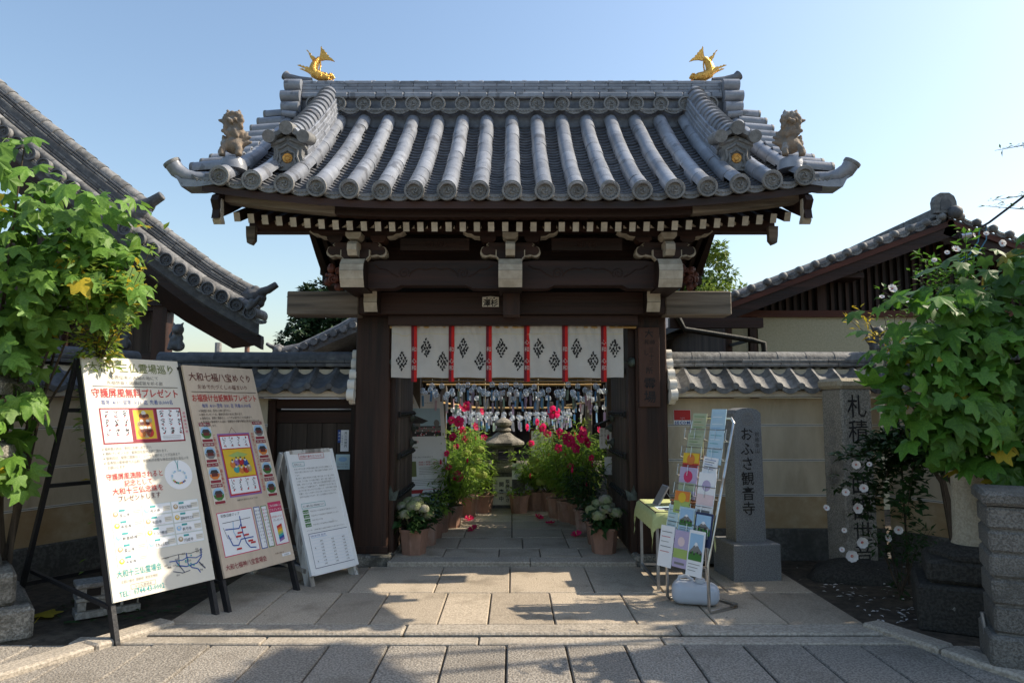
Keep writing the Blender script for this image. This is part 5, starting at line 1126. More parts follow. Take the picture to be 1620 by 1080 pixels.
body = ['人生の中で心身の不調や災厄の起こりやすい時期として', '平安の昔から知られており、特に注意する年齢とされて', 'います。', '数え年で、男性の本厄は二十五歳・四十二歳・六十一歳、女性は', '十九歳、三十三歳・三十七歳の前後は、前厄・本厄・後厄として', '災難、女性の三十三歳、男性の四十二歳は特に大厄といわれ', 'よく神仏のご加護を受けて、御祈祷にてお守り頂くと', '古くから言い伝えられてきた習わしで、お寺や神社で厄除', 'を願う、正しくお参りになると良いと伝えられています。', '当寺でもお受けできます。詳しくは寺務所までお尋ね下さい。']
for k, s_ in enumerate(body): P3.text(s_, w * .08, h * (.838 - .0255 * k), .0175, 'pr_grey', 'L', width=w * (.84 if len(s_) > 10 else .12))
P3.border(w * .08, h * .520, w * .58, h * .560, .003, 'pr_teal'); P3.text('おふさ観音 厄払い特別祈祷について', w * .33, h * .530, .020, 'pr_black', width=w * .46)
for k, s_ in enumerate(['受付時間', '祈祷料', '申込方法', '授与品']): v = h * (.480 - .036 * k); P3.rect(w * .08, v, w * .20, v + h * .028, 'pr_leaf', 1); P3.text(s_, w * .14, v + .006, .016, 'paper_white'); P3.text('午前七時より午後四時まで随時受付いたします'[:(20, 22, 8, 19)[k]], w * .23, v + .006, .015, 'pr_grey', 'L')
P3.text('※その他、ご祈祷に関する詳細は寺務所までお問い合わせ下さい。', w * .08, h * .338, .014, 'pr_grey', 'L', width=w * .84)
P3.rect(w * .10, h * .045, w * .95, h * .318, 'pr_navy', 0); P3.rect(w * .106, h * .049, w * .944, h * .314, 'paper_white', 1); P3.text('令和七年の厄年（数え年）', w * .30, h * .288, .020, 'pr_blue', width=w * .34); P3.line([(w * .14, h * .281), (w * .47, h * .281)], .003, 'pr_sky')
for r_ in range(8):
    P3.line([(w * .14, h * (.262 - .0255 * r_)), (w * .91, h * (.262 - .0255 * r_))], .0012, 'pr_paleblue', 2)
    for cc in range(3): P3.text(('前厄', '本厄', '後厄')[cc] if r_ in (0, 4) else ('24歳', '25歳', '26歳', '41歳', '42歳', '43歳', '60歳')[(r_ + cc) % 7], w * (.33 + .24 * cc), h * (.243 - .0255 * r_), .0155, 'pr_black')
    if r_ in (2, 6): P3.text('男' if r_ == 2 else '女', w * .18, h * (.243 - .0255 * r_), .018, 'pr_black')
P3.build(b3)

# ================================================================== LEAFLET RACK, TABLE AND WHAT IS ON THEM
rk = thing('leaflet_rack', 'chrome tube leaflet rack with wire pockets standing before the granite stone', 'rack', (1.52, 5.43, 0))
A = Vector((1.23, 5.56, 0.012)); B = Vector((1.455, 5.20, 0.012)); wd = (B - A); W_ = wd.length; wd.normalize(); bk = Vector((-wd.y, wd.x, 0))
if bk.x < 0: bk = -bk
def rp(u, n, z): return A + wd * u + bk * n + Vector((0, 0, z))
lean = 0.34; zt = 1.43; zk = 0.36
def lp(u, q, off=0.0):       # q: 0 at the knee, 1 at the top of the leaning plane
    return rp(u, lean * q - off * 0.95, zk + (zt - zk) * q + off * 0.3)
m = MB(); m.tube([rp(0, 0.36, 0.013), rp(0, 0.02, 0.013), rp(0, 0.0, 0.035), rp(0, 0, zk), lp(0, 0.97), lp(0.03, 1.0), lp(W_ - 0.03, 1.0), lp(W_, 0.97), rp(W_, 0, zk), rp(W_, 0, 0.035), rp(W_, 0.02, 0.013), rp(W_, 0.30, 0.013), rp(W_ - 0.03, 0.335, 0.013), rp(0.03, 0.335, 0.013)], 0.0125, 10)
obj('tube_frame', m, 'chrome', rk, smooth=True)
obj('rear_upright', MB().tube([rp(0.1, 0.335, 0.013), lp(0.1, 1.0)], 0.0095, 8), 'chrome', rk, smooth=True)
for z in (0.33,): obj('cross_tube', MB().tube([rp(0, 0, z), rp(W_, 0, z)], 0.009, 8), 'chrome', rk, smooth=True)
for k in range(7):
    q = 0.02 + 0.135 * k; m = MB()
    for off in (0.005, 0.065): m.tube([lp(-0.0, q + (0.07 if off > 0.05 else 0.0), off), lp(W_, q + (0.07 if off > 0.05 else 0.0), off)], 0.0028, 5)
    for u in (0.0, W_ * .25, W_ * .5, W_ * .75, W_): m.tube([lp(u, q + 0.14, 0.003), lp(u, q, 0.003), lp(u, q, 0.06), lp(u, q + 0.075, 0.068)], 0.0026, 5)
    obj('wire_pocket', m, 'chrome', rk, smooth=True)
def leaflet(nm, lab, u, q, off, w, h, m, tilt, draw):
    o = lp(u, q, off); v = (lp(u, q + 0.1) - lp(u, q)).normalized(); v = (v + wd * tilt + Vector((0, 0, .55))).normalized(); x = wd; n = x.cross(v).normalized(); x = v.cross(n)
    F = frame(o, x, v, n); t = thing(nm, lab, 'leaflet', o[:], 'leaflets in the rack')
    s_ = obj('sheets', MB().box(0, w, 0, h, -0.006, 0, M=F), m, t); P = Print(F)
    draw(P, w, h); P.build(t, 'print')
def d_text(cols):
    def f(P, w, h):
        for k in range(5): P.line([(w * .12, h * (.85 - .12 * k)), (w * (.88 - .1 * (k % 3)), h * (.85 - .12 * k))], .004, cols[k % len(cols)])
    return f
def d_fuji(P, w, h):
    P.rect(w * .08, h * .34, w * .92, h * .93, 'pr_sky', 0); P.poly([(w * .08, h * .52), (w * .30, h * .62), (w * .46, h * .74), (w * .56, h * .74), (w * .70, h * .63), (w * .92, h * .54), (w * .92, h * .45), (w * .08, h * .45)], 'pr_grey', 1); P.poly([(w * .36, h * .66), (w * .46, h * .74), (w * .56, h * .74), (w * .66, h * .66), (w * .56, h * .68), (w * .5, h * .64), (w * .44, h * .68)], 'paper_white', 2); P.rect(w * .08, h * .34, w * .92, h * .50, 'pr_leaf', 2)
    for k in range(8): P.disc(w * (.14 + .10 * k), h * (.48 + .02 * (k % 3)), w * .06, ('pr_leaf', 'pr_black')[k % 2], 3, 7)
    for k in range(3): P.line([(w * .12, h * (.26 - .07 * k)), (w * (.86 - .12 * k), h * (.26 - .07 * k))], .004, 'pr_grey')
def d_band(a, b, c):
    def f(P, w, h): P.rect(0.002, h * .55, w - .002, h - .002, a, 0); P.rect(.002, h * .25, w - .002, h * .5, b, 0); P.disc(w * .5, h * .7, w * .25, c, 1, 12); P.rect(w * .15, h * .08, w * .85, h * .14, 'pr_grey', 1)
    return f
LF = [('pr_palegreen', 0.04, 0.86, 0.03, 0.17, 0.20, d_text(['pr_leaf', 'pr_tan']), 'olive green leaflet with orange edge on the topmost tier'), ('pr_paleblue', 0.27, 0.84, 0.035, 0.17, 0.26, d_text(['pr_sky', 'paper_white']), 'tall pale blue leaflet on the topmost tier'),
      ('pr_palegreen', 0.03, 0.71, 0.03, 0.19, 0.20, d_text(['pr_leaf', 'pr_grey']), 'wide green leaflet with printed lines on the second tier'), ('pr_paleblue', 0.29, 0.66, 0.035, 0.17, 0.29, d_text(['pr_teal', 'paper_white']), 'long light blue leaflet on the second tier'),
      ('pr_orange', 0.02, 0.57, 0.03, 0.20, 0.19, d_band('pr_yellow', 'pr_red', 'pr_orange'), 'yellow and orange leaflet on the third tier'), ('paper_white', 0.26, 0.58, 0.035, 0.17, 0.16, d_text(['pr_blue', 'pr_black']), 'white leaflet with blue print slipping sideways on the third tier'),
      ('pr_lilac', 0.02, 0.40, 0.03, 0.22, 0.27, d_band('pr_lilac', 'pr_palegreen', 'pr_pink'), 'pink and lilac flower leaflet on the fourth tier'), ('paper_white', 0.27, 0.30, 0.035, 0.20, 0.36, d_band('paper_white', 'pr_palepink', 'pr_lilac'), 'tall white leaflet with purple heading on the fourth tier'),
      ('pr_lime', 0.04, 0.29, 0.06, 0.19, 0.19, d_band('pr_orange', 'pr_lime', 'pr_yellow'), 'green and orange leaflet in front of the pink one'), ('pr_paleteal', -0.02, 0.12, 0.035, 0.13, 0.27, d_text(['pr_grey', 'pr_teal']), 'pale leaflet at the outer end of the fifth tier'),
      ('pr_paleblue', 0.13, 0.15, 0.05, 0.18, 0.23, d_fuji, 'mountain photo leaflet with pale border on the fifth tier'), ('pr_navy', 0.32, 0.10, 0.045, 0.20, 0.27, d_fuji, 'mountain photo leaflet with dark blue border'),
      ('paper_white', -0.03, -0.09, 0.055, 0.17, 0.34, d_text(['pr_black', 'pr_red', 'pr_grey']), 'white timetable leaflet on the lowest tier'), ('pr_lilac', 0.14, -0.07, 0.05, 0.17, 0.30, d_band('pr_lilac', 'pr_lime', 'pr_palepink'), 'lilac and lime leaflet in the middle of the lowest tier'), ('paper_white', 0.31, -0.10, 0.05, 0.18, 0.36, d_fuji, 'tall mountain leaflet at the near end of the lowest tier')]
for i, (m_, u, q, off, w_, h_, dr, lab) in enumerate(LF): leaflet('leaflet', lab, u * .88, q, off, w_ * .86, h_ * .92, m_, 0.10 if 'sideways' in lab else random.uniform(-.02, .02), dr)
# table
tb = thing('folding_table', 'small table with pale steel legs under a green cloth beside the leaflet rack', 'table', (1.5, 6.25, 0))
tx0, tx1, ty0, ty1, tz = 1.205, 1.66, 5.86, 6.62, 0.655
for x in (tx0 + .02, tx1 - .02):
    for y in (ty0 + .02, ty1 - .02): obj('leg', MB().box(x - .012, x + .012, y - .012, y + .012, 0.012, tz - 0.02), 'galv', tb)
    obj('foot_rail', MB().box(x - .010, x + .010, ty0 + .033, ty1 - .033, 0.05, 0.07), 'galv', tb)
obj('foot_rail', MB().box(tx0 + .033, tx1 - .033, ty1 - .03, ty1 - .01, 0.05, 0.07), 'galv', tb); obj('table_top', MB().box(tx0, tx1, ty0, ty1, tz - .02, tz), 'door_wood', tb)
m = MB(); NX_, NY_ = 20, 28; ov = 0.13
for j in range(NY_ + 1):
    for i in range(NX_ + 1):
        x = tx0 - ov + (tx1 - tx0 + 2 * ov) * i / NX_; y = ty0 - ov + (ty1 - ty0 + 2 * ov) * j / NY_
        ex = max(tx0 - x, x - tx1, 0); ey = max(ty0 - y, y - ty1, 0); dr = ex + ey * 0.9 + (0.35 * min(ex, ey)); f = 0.012 * math.sin(y * 31 + x * 17) * min(1, dr * 12)
        px_ = min(max(x, tx0 - 0.004), tx1 + 0.004); py_ = min(max(y, ty0 - 0.004), ty1 + 0.004); sx_ = -1 if x < tx0 else (1 if x > tx1 else 0); sy_ = -1 if y < ty0 else (1 if y > ty1 else 0)
        m.v.append((px_ + sx_ * (0.012 + 0.10 * ex + abs(f)), py_ + sy_ * (0.012 + 0.10 * ey + abs(f)), tz + 0.004 - dr * 1.15))
for j in range(NY_):
    for i in range(NX_): a = j * (NX_ + 1) + i; m.f.append((a, a + 1, a + NX_ + 2, a + NX_ + 1)); m.m.append(0)
tag(obj('tablecloth', m, 'cloth_green', smooth=True, ang=70), 'pale green cloth draped over the small table', 'tablecloth')
t = thing('wicker_basket', 'small brown woven basket on the green tablecloth', 'basket', (1.48, 5.97, tz + .005))
for k in range(5): e = .004 * k; obj('woven_band', MB().tube([(1.48 + sx * (.085 + e), 5.97 + sy * (.06 + e), tz + .012 + .015 * k) for sx, sy in ((-1, -1), (1, -1), (1, 1), (-1, 1))], .0075, 6, closed=True), 'wicker', t, smooth=True)
obj('basket_floor', MB().box(1.40, 1.56, 5.915, 6.025, tz + .006, tz + .012), 'wicker', t)
for k in range(10):
    x = 1.40 + .16 * (k % 5) / 4; y = 5.908 if k < 5 else 6.032; obj('stake', MB().tube([(x, y, tz + .008), (x + (x - 1.48) * .1, y + (y - 5.97) * .12, tz + .082)], .004, 5), 'wicker', t)
t = thing('tilted_frame', 'narrow tilted display frame standing on the green tablecloth', 'frame', (1.32, 6.28, tz + .005))
F = frame((1.27, 6.30, tz + .006), (.10, -1, 0), (.50, 0.02, .86)); obj('frame_body', MB().box(0, .16, 0, .20, -.014, 0, M=F), 'galv', t); obj('picture', MB().box(.008, .152, .01, .19, .0005, .002, M=F), 'pr_grey', t); obj('prop', MB().tube([F @ Vector((.08, .16, -.014)), (1.46, 6.22, tz + .006)], .004, 6), 'galv', t)
t = thing('paper_sheet', 'white and blue printed sheet lying flat on the tablecloth', 'paper', (1.33, 6.02, tz + .006)); obj('sheet', MB().box(1.25, 1.38, 5.93, 6.12, tz + .0055, tz + .0075), 'paper_white', t)
P_ = Print(frame((1.25, 5.93, tz + .0075), (1, 0, 0), (0, 1, 0))); P_.rect(.01, .02, .12, .09, 'pr_navy', 0); P_.rect(.01, .11, .12, .17, 'pr_paleblue', 0); P_.build(t, 'print')
# plastic water can
t = thing('water_can', 'grey plastic jerry can lying under the leaflet rack', 'jerry can', (1.42, 5.50, 0.0))
bm = bmesh.new(); bmesh.ops.create_cube(bm, size=1.0); bmesh.ops.scale(bm, vec=(.36, .19, .17), verts=bm.verts); bmesh.ops.bevel(bm, geom=bm.edges[:], offset=.072, segments=6, affect='EDGES', profile=.55)
for v in bm.verts:
    k = (v.co.x + .18) / .36
    if v.co.z > 0: v.co.z *= 1.0 - .30 * max(0, (k - .62) / .38) + .06 * math.sin(k * 9)
    v.co.y *= 1 - .12 * abs(k - .45)
me = bpy.data.meshes.new('can_body'); bm.to_mesh(me); bm.free(); me.materials.append(MATS['can_plastic'])
for p in me.polygons: p.use_smooth = True
cb = put(bpy.data.objects.new('can_body', me), t); cb.matrix_basis = Matrix.Translation((1.425, 5.46, .103)) @ Matrix.Rotation(R(-14), 4, 'Z')
m = MB(); m.lathe([(.038, 0), (.038, .022), (.034, .028), (.0001, .028)], 16, (1.455, 5.43, .185)); obj('screw_cap', m, 'can_plastic', t, smooth=True)
m = MB(); m.tube([(1.29, 5.49, .165), (1.31, 5.485, .215), (1.36, 5.475, .225), (1.40, 5.465, .20), (1.405, 5.463, .175)], [.016, .014, .014, .014, .018], 9); obj('grip', m, 'can_plastic', t, smooth=True)
# green twine trailing behind the poster
tag(obj('twine', MB().tube([(-2.85, 5.55, 1.05), (-2.9, 5.50, .85), (-3.0, 5.42, .62), (-3.06, 5.40, .45), (-3.04, 5.36, .27)], .004, 5), 'twine', smooth=True), 'thin green twine hanging behind the tallest poster', 'twine')
# ================================================================== INSIDE THE COURTYARD
def post(name, lab, x, y, z1, r=0.045, m='grey_wood_z', g=None):
    return tag(obj(name, MB().cbox(x - r, x + r, y - r, y + r, -0.02, z1, 0.006), m), lab, 'post', g)
GP = 'posts of the wind chime trellis'
post('trellis_post', 'weathered trellis post right of the inner poster board', -1.215, 8.75, 2.35, 0.05, g=GP); post('trellis_post', 'weathered trellis post beside the hanging white lantern sign', 1.255, 8.75, 2.35, 0.05, g=GP)
post('trellis_post', 'grey trellis post standing among the left red mallows', -1.00, 10.1, 1.85, 0.035, g=GP); post('trellis_post', 'grey trellis post standing among the right red mallows', 1.08, 9.7, 1.95, 0.045, g=GP)
post('trellis_post', 'far trellis post left of the stone lantern', -0.62, 12.3, 1.6, 0.035, g=GP); post('trellis_post', 'far trellis post right of the stone lantern', 0.70, 12.3, 1.6, 0.035, g=GP)
bam = []
def bamboo(lab, a, b, r=0.014):
    o = obj('bamboo_rail', MB().tube([a, [(p + q) / 2 for p, q in zip(a, b)], b], r, 8), 'bamboo', smooth=True); tag(o, lab, 'bamboo rail', 'bamboo rails of the wind chime trellis'); bam.append((a, b))
bamboo('upper front bamboo rail just below the noren hem', (-1.15, 8.72, 1.893), (1.22, 8.72, 1.893)); bamboo('second bamboo rail close below the front one', (-1.17, 8.95, 1.855), (1.24, 8.95, 1.855))
bamboo('bamboo rail hung with chimes behind the first two', (-1.2, 9.6, 1.83), (1.25, 9.6, 1.83)); bamboo('bamboo side rail running back along the right posts', (1.22, 8.75, 1.62), (0.72, 12.3, 1.50)); bamboo('bamboo side rail running back along the left posts', (-1.2, 8.75, 1.62), (-0.62, 12.3, 1.50))
for k in range(6): bamboo(f'slim bamboo rail of the far pergola, {("nearest", "second", "third", "fourth", "fifth", "farthest")[k]} of six', (-1.0 + .02 * k, 10.6 + .32 * k, 1.50), (1.0, 10.6 + .32 * k, 1.50), 0.011)
# wind chimes
gl = MB(); gl.lathe([(0.012, 0.040), (0.028, 0.032), (0.038, 0.012), (0.039, -0.008), (0.033, -0.026), (0.022, -0.036)], 14); me_gl = gl.mesh('glass_globe', 'chime_glass', True, 70)
me_str = MB().tube([(0, 0, 0.10), (0, 0, -0.075)], 0.0014, 4).mesh('string', 'paper_white')
STR = [('pr_grey2', (0.36, 0.36, 0.31), 'grey'), ('st_blue', (0.36, 0.62, 0.85), 'sky blue'), ('st_white', (0.82, 0.82, 0.84), 'white'), ('st_lilac', (0.60, 0.54, 0.68), 'lilac'), ('st_green', (0.55, 0.68, 0.60), 'pale green'), ('st_brown', (0.38, 0.32, 0.30), 'brown grey'), ('st_pink', (0.80, 0.62, 0.68), 'pale pink')]
me_st = []
for nm, c_, w_ in STR: mat(nm, c_, tuple(x * .9 for x in c_), 20, 0.8, trans=0.5); me_st.append(MB().box(-0.017, 0.017, -0.0008, 0.0008, -0.225, -0.075).mesh('paper_strip', nm))
def nth(i): return f"{i}{'th' if 10 < i % 100 < 14 else {1: 'st', 2: 'nd', 3: 'rd'}.get(i % 10, 'th')}"
def chime(x, y, z, k, row, sc=1.0):
    t = thing('wind_chime', f'glass wind chime with {STR[k][2]} strip, {row}', 'wind chime', (x, y, z), 'glass wind chimes on the bamboo rails', world=False, rotz=random.uniform(-0.9, 0.9)); t.scale = (sc * .88,) * 3
    for nm, me in (('glass_globe', me_gl), ('string', me_str), ('paper_strip', me_st[k])):
        o = bpy.data.objects.new(nm, me); put(o, t)
        if nm == 'paper_strip': o.rotation_euler = (random.uniform(-.12, .12), random.uniform(-.12, .12), 0)
rr = random.Random(21)
for i in range(34): chime(-1.12 + 2.3 * i / 33 + rr.uniform(-.03, .03), 8.72 + rr.uniform(-.02, .02), 1.79 + rr.choice((0, 0, -.06, -.10)) + rr.uniform(-.02, .02), rr.randrange(7), nth(i + 1) + ' from left in front row')
for i in range(34): chime(-1.14 + 2.33 * i / 33 + rr.uniform(-.03, .03), 8.95 + rr.uniform(-.02, .02), 1.73 + rr.choice((0, -.05, -.10, -.02)) + rr.uniform(-.02, .02), rr.randrange(7), nth(i + 1) + ' from left in second row')
for i in range(22): chime(-1.14 + 2.33 * i / 21 + rr.uniform(-.03, .03), 9.6 + rr.uniform(-.02, .02), 1.70 + rr.choice((0, -.06)), rr.randrange(7), nth(i + 1) + ' from left in third row')
for r_ in range(6):
    for i in range(15): chime(-0.92 + 1.84 * i / 14 + rr.uniform(-.03, .03), 10.6 + .32 * r_, 1.40 + rr.choice((0, -.06)), rr.choice((1, 2, 2, 3, 4)), f'{nth(i + 1)} from left, {nth(r_ + 1)} far rail')
for i in range(9):
    q = i / 8; chime(1.20 - .48 * q, 8.9 + 3.3 * q, 1.52 - .1 * q, rr.choice((1, 2, 3)), nth(i + 1) + ' along the right side rail'); chime(-1.18 + .54 * q, 8.9 + 3.3 * q, 1.52 - .1 * q, rr.choice((1, 2, 3)), nth(i + 1) + ' along the left side rail')
# small central stone lantern
L = thing('garden_lantern', 'small mossy stone lantern on a pedestal at the end of the path', 'lantern', (-0.13, 10.25, 0))
cx, cy = -0.13, 10.28
obj('pedestal', MB().cbox(cx - .32, cx + .32, cy - .12, cy + .3, -.02, .56, .02), 'plinth_stone', L); obj('pedestal_cap', MB().cbox(cx - .30, cx + .30, cy - .15, cy + .25, .562, .60, .012), 'old_stone', L)
m = MB(); m.lathe([(.27, .60), (.27, .64), (.20, .70), (.18, .72)], 4, (cx, cy, 0), M=Matrix.Rotation(R(45), 4, 'Z')); obj('foot', m, 'old_stone', L)
for sx in (-1, 1):
    for sy in (-1, 1): obj('fire_box_post', MB().box(cx + sx * .115 - .04, cx + sx * .115 + .04, cy + sy * .115 - .04, cy + sy * .115 + .04, .72, .92), 'old_stone', L)
obj('fire_box_floor', MB().box(cx - .155, cx + .155, cy - .155, cy + .155, .70, .735), 'old_stone', L); obj('fire_box_head', MB().box(cx - .16, cx + .16, cy - .16, cy + .16, .895, .94), 'old_stone', L)
m = MB(); m.lathe([(.30, .94), (.34, .97), (.335, 1.0), (.20, 1.07), (.12, 1.13), (.09, 1.15)], 8, (cx, cy, 0), M=Matrix.Rotation(R(22.5), 4, 'Z')); obj('roof_stone', m, 'old_stone', L)
m = MB(); m.lathe([(.06, 1.15), (.12, 1.17), (.11, 1.20), (.07, 1.215), (.125, 1.25), (.13, 1.29), (.09, 1.33), (.03, 1.355), (.001, 1.37)], 14, (cx, cy, 0)); obj('jewel_finial', m, 'old_stone', L, smooth=True)
t = thing('opening_sign', 'white upright sign with black characters on the lantern pedestal', 'sign', (-.10, 10.13, .16)); obj('board', MB().box(-.28, .0, 10.12, 10.135, .10, .50), 'board_cream', t)
P_ = Print(frame((-.14, 10.12, 0), (1, 0, 0), (0, 0, 1))); P_.text('茶房おふさ', .075, .47, .066, 'pr_black', vertical=True, bold=.02); P_.text('開店中', -.015, .46, .074, 'pr_black', vertical=True, bold=.02, sp=1.4); P_.text('九時〜十七時', -.095, .47, .042, 'pr_black', vertical=True); P_.build(t, 'lettering')
t = thing('flag_notice', 'small white and blue paper notice above the opening sign', 'notice', (.06, 10.1, .46)); obj('sheet', MB().box(.0, .14, 10.098, 10.104, .47, .70), 'paper_white', t); P_ = Print(frame((.07, 10.098, 0), (1, 0, 0), (0, 0, 1))); P_.text('かき氷', 0, .68, .065, 'pr_blue', vertical=True); P_.build(t, 'lettering')
tag(obj('rope_bar', MB().tube([(-.44, 9.98, .30), (.18, 9.98, .30)], .012, 8), 'galv', smooth=True), 'slim pale bar across the front of the pedestal', 'bar')
for x in (-.44, .18): tag(obj('bar_post', MB().tube([(x, 9.98, 0.0), (x, 9.98, .32)], .012, 8), 'galv', smooth=True), 'short %s support of the pale bar' % ('left' if x < 0 else 'right'), 'post')
# inner poster board
ft = thing('inner_poster_stand', 'white poster board with temple photo behind the left door leaf', 'sign', (-1.15, 8.45, 0))
u = Vector((.62, .30, 0)).normalized(); bk = Vector((-u.y, u.x, 0)); o0 = Vector((-1.46, 8.25, .10)); v = (bk * .20 + Vector((0, 0, 1))).normalized(); F = frame(o0, u, v); w, h = .78, 1.62
fb = obj('board', MB().box(0, w, 0, h, -.02, 0, M=F), 'board_white', ft)
for q in (0.02, w - .02): obj('leg', MB().box(q - .015, q + .015, -.10, .6, -.045, -.021, M=F), 'red_wood', ft)
obj('rear_strut', MB().tube([F @ Vector((w / 2, h * .9, -.03)), tuple(o0 + u * w / 2 + bk * .7 + Vector((0, 0, -.08)))], .012, 6), 'red_wood', ft)
P_ = Print(F); P_.text('おふさ観音', w * .30, h * .925, .07, 'pr_tan', width=w * .40); P_.text('Ofusa Kannon', w * .72, h * .925, .022, 'pr_grey')
P_.rect(w * .04, h * .665, w * .93, h * .885, 'pr_paleblue', 0); P_.rect(w * .04, h * .665, w * .93, h * .745, 'pr_black', 1); P_.poly([(w * .04, h * .76), (w * .30, h * .84), (w * .36, h * .875), (w * .44, h * .84), (w * .72, h * .785), (w * .62, h * .765)], 'pr_black', 2); P_.rect(w * .10, h * .72, w * .58, h * .767, 'pr_grey', 2); P_.disc(w * .86, h * .765, w * .05, 'pr_grey', 3, 9, h * .03); P_.rect(w * .04, h * .70, w * .93, h * .735, 'pr_grey', 3)
r2 = random.Random(3)
for k in range(60): P_.disc(w * r2.uniform(.05, .92), h * r2.uniform(.67, .735), .008, ('pr_pink', 'pr_palepink', 'paper_white', 'pr_red')[k % 4], 4, 6)
P_.text('花まんだら 風鈴まつり', w * .30, h * .615, .034, 'pr_red', width=w * .50)
for k in range(3): P_.text('期間時間拝観'[2 * k:2 * k + 2], w * .12, h * (.575 - .028 * k), .024, 'pr_brown'); P_.line([(w * .22, h * (.580 - .028 * k)), (w * (.52 - .06 * k), h * (.580 - .028 * k))], .012, 'pr_palegreen', 2)
P_.text('午前七時から午後五時まで', w * .60, h * .50, .022, 'pr_grey'); P_.rect(w * .04, h * .36, w * .48, h * .475, 'pr_green', 0); P_.disc(w * .26, h * .405, w * .07, 'pr_grey', 1, 12, h * .04); P_.poly([(w * .20, h * .36), (w * .32, h * .36), (w * .27, h * .42), (w * .25, h * .42)], 'pr_grey', 2)
for k in range(2): P_.text('庭園の薔薇と風鈴の小径', w * .74, h * (.463 - .018 * k), .019, 'pr_red', width=w * .44)
for k in range(5): P_.line([(w * .52, h * (.425 - .012 * k)), (w * (.94 - .04 * (k % 3)), h * (.425 - .012 * k))], .004, 'pr_grey', 2)
for k in range(4): P_.line([(w * .05, h * (.335 - .013 * k)), (w * (.95 - .03 * k), h * (.335 - .013 * k))], .004, 'pr_grey', 2)
P_.border(w * .30, h * .02, w * .96, h * .26, .006, 'pr_red'); P_.poly([(w * .30, h * .235), (w * .55, h * .235), (w * .58, h * .26), (w * .30, h * .26)], 'pr_red', 3); P_.line([(w * .82, h * .23), (w * .52, h * .23), (w * .52, h * .12), (w * .72, h * .12)], .03, 'pr_grey', 2); P_.disc(w * .70, h * .185, .04, 'pr_sky', 3); P_.disc(w * .72, h * .075, .06, 'pr_grey', 3)
P_.text('散策順路案内図', w * .20, h * .24, .028, 'pr_grey', vertical=True); P_.build(fb)
# framed picture board and hanging notices at the right
t = thing('framed_notice', 'framed white notice board behind the right mallow plants', 'notice', (.45, 10.4, .72)); obj('sheet', MB().box(.29, .62, 10.40, 10.415, .70, 1.16), 'paper_white', t)
for (a, b_, c_, d_) in ((.265, .29, .675, 1.185), (.62, .645, .675, 1.185), (.29, .62, .675, .70), (.29, .62, 1.16, 1.185)): obj('frame', MB().box(a, b_, 10.39, 10.42, c_, d_), 'red_wood', t)
P_ = Print(frame((.455, 10.40, 0), (1, 0, 0), (0, 0, 1))); P_.text('御朱印受付', -.05, 1.13, .075, 'pr_grey', vertical=True); P_.disc(.06, .98, .06, 'pr_palepink'); P_.build(t, 'lettering')
t = thing('roofed_notice', 'white notice with a small dark roof beside the right post', 'notice', (1.27, 8.66, .95)); obj('sheet', MB().box(1.10, 1.42, 8.66, 8.675, 1.0, 1.26), 'paper_white', t); obj('small_roof', MB().prism([(1.04, 1.27), (1.27, 1.37), (1.48, 1.27), (1.48, 1.295), (1.27, 1.395), (1.04, 1.295)], 8.60, 8.70), 'iron', t)
P_ = Print(frame((1.26, 8.66, 0), (1, 0, 0), (0, 0, 1)))
for k in range(7): P_.text('風鈴に願いを込めて'[:9 - k % 3], -.13 + .043 * k, 1.25, .024, 'pr_grey', vertical=True)
P_.build(t, 'lettering')
t = thing('paper_notice', 'small plain white paper below the roofed notice', 'notice', (1.25, 8.66, .70)); obj('sheet', MB().box(1.16, 1.31, 8.66, 8.666, .68, .90), 'paper_white', t); P_ = Print(frame((1.235, 8.66, 0), (1, 0, 0), (0, 0, 1))); P_.text('足元注意', .02, .88, .045, 'pr_grey', vertical=True); P_.build(t, 'lettering')

# ------------------------------------------------------------------ pots and flowering plants
def pot(t, x, y, r, h, m='terracotta', sides=8, z=0.045):
    mb = MB(); mb.lathe([(r * .80, z), (r * .98, z + h * .88), (r * 1.06, z + h * .89), (r * 1.07, z + h), (r * .95, z + h), (r * .93, z + h * .93), (r * .30, z + h * .93), (.0001, z + h * .93)], sides, (x, y, 0), M=Matrix.Rotation(random.uniform(0, .7), 4, 'Z')); obj('pot', mb, m, t)
    obj('soil', MB().lathe([(r * .88, z + h * .92), (r * .86, z + h * .945), (.0001, z + h * .95)], sides, (x, y, 0)), 'dirt', t)
def ball_flower(t, x, y, z, r, m, seed, nm='flower_head'):
    """dense head of tiny florets"""
    q = random.Random(seed); mb = MB()
    for k in range(90):
        a = math.acos(1 - 1.6 * (k + .5) / 90); b_ = k * 2.39996; d = Vector((math.sin(a) * math.cos(b_), math.sin(a) * math.sin(b_), math.cos(a) * .72)); p = Vector((x, y, z)) + d * r * q.uniform(.92, 1.06)
        X = d.orthogonal().normalized(); Y = d.cross(X); s_ = r * .21; w_ = q.uniform(0, 3)
        for e in range(2):
            c1, s1 = math.cos(w_ + e * 1.57), math.sin(w_ + e * 1.57); A_ = (X * c1 + Y * s1) * s_; B_ = (Y * c1 - X * s1) * s_ * .42
            mb.add([p - A_ - B_, p + A_ - B_, p + A_ + B_, p - A_ + B_], [(0, 1, 2, 3)])
    me = bpy.data.meshes.new(nm); me.from_pydata(mb.v, [], mb.f); me.materials.append(MATS[m]); o = put(bpy.data.objects.new(nm, me), t); o['kind'] = 'stuff'; return o
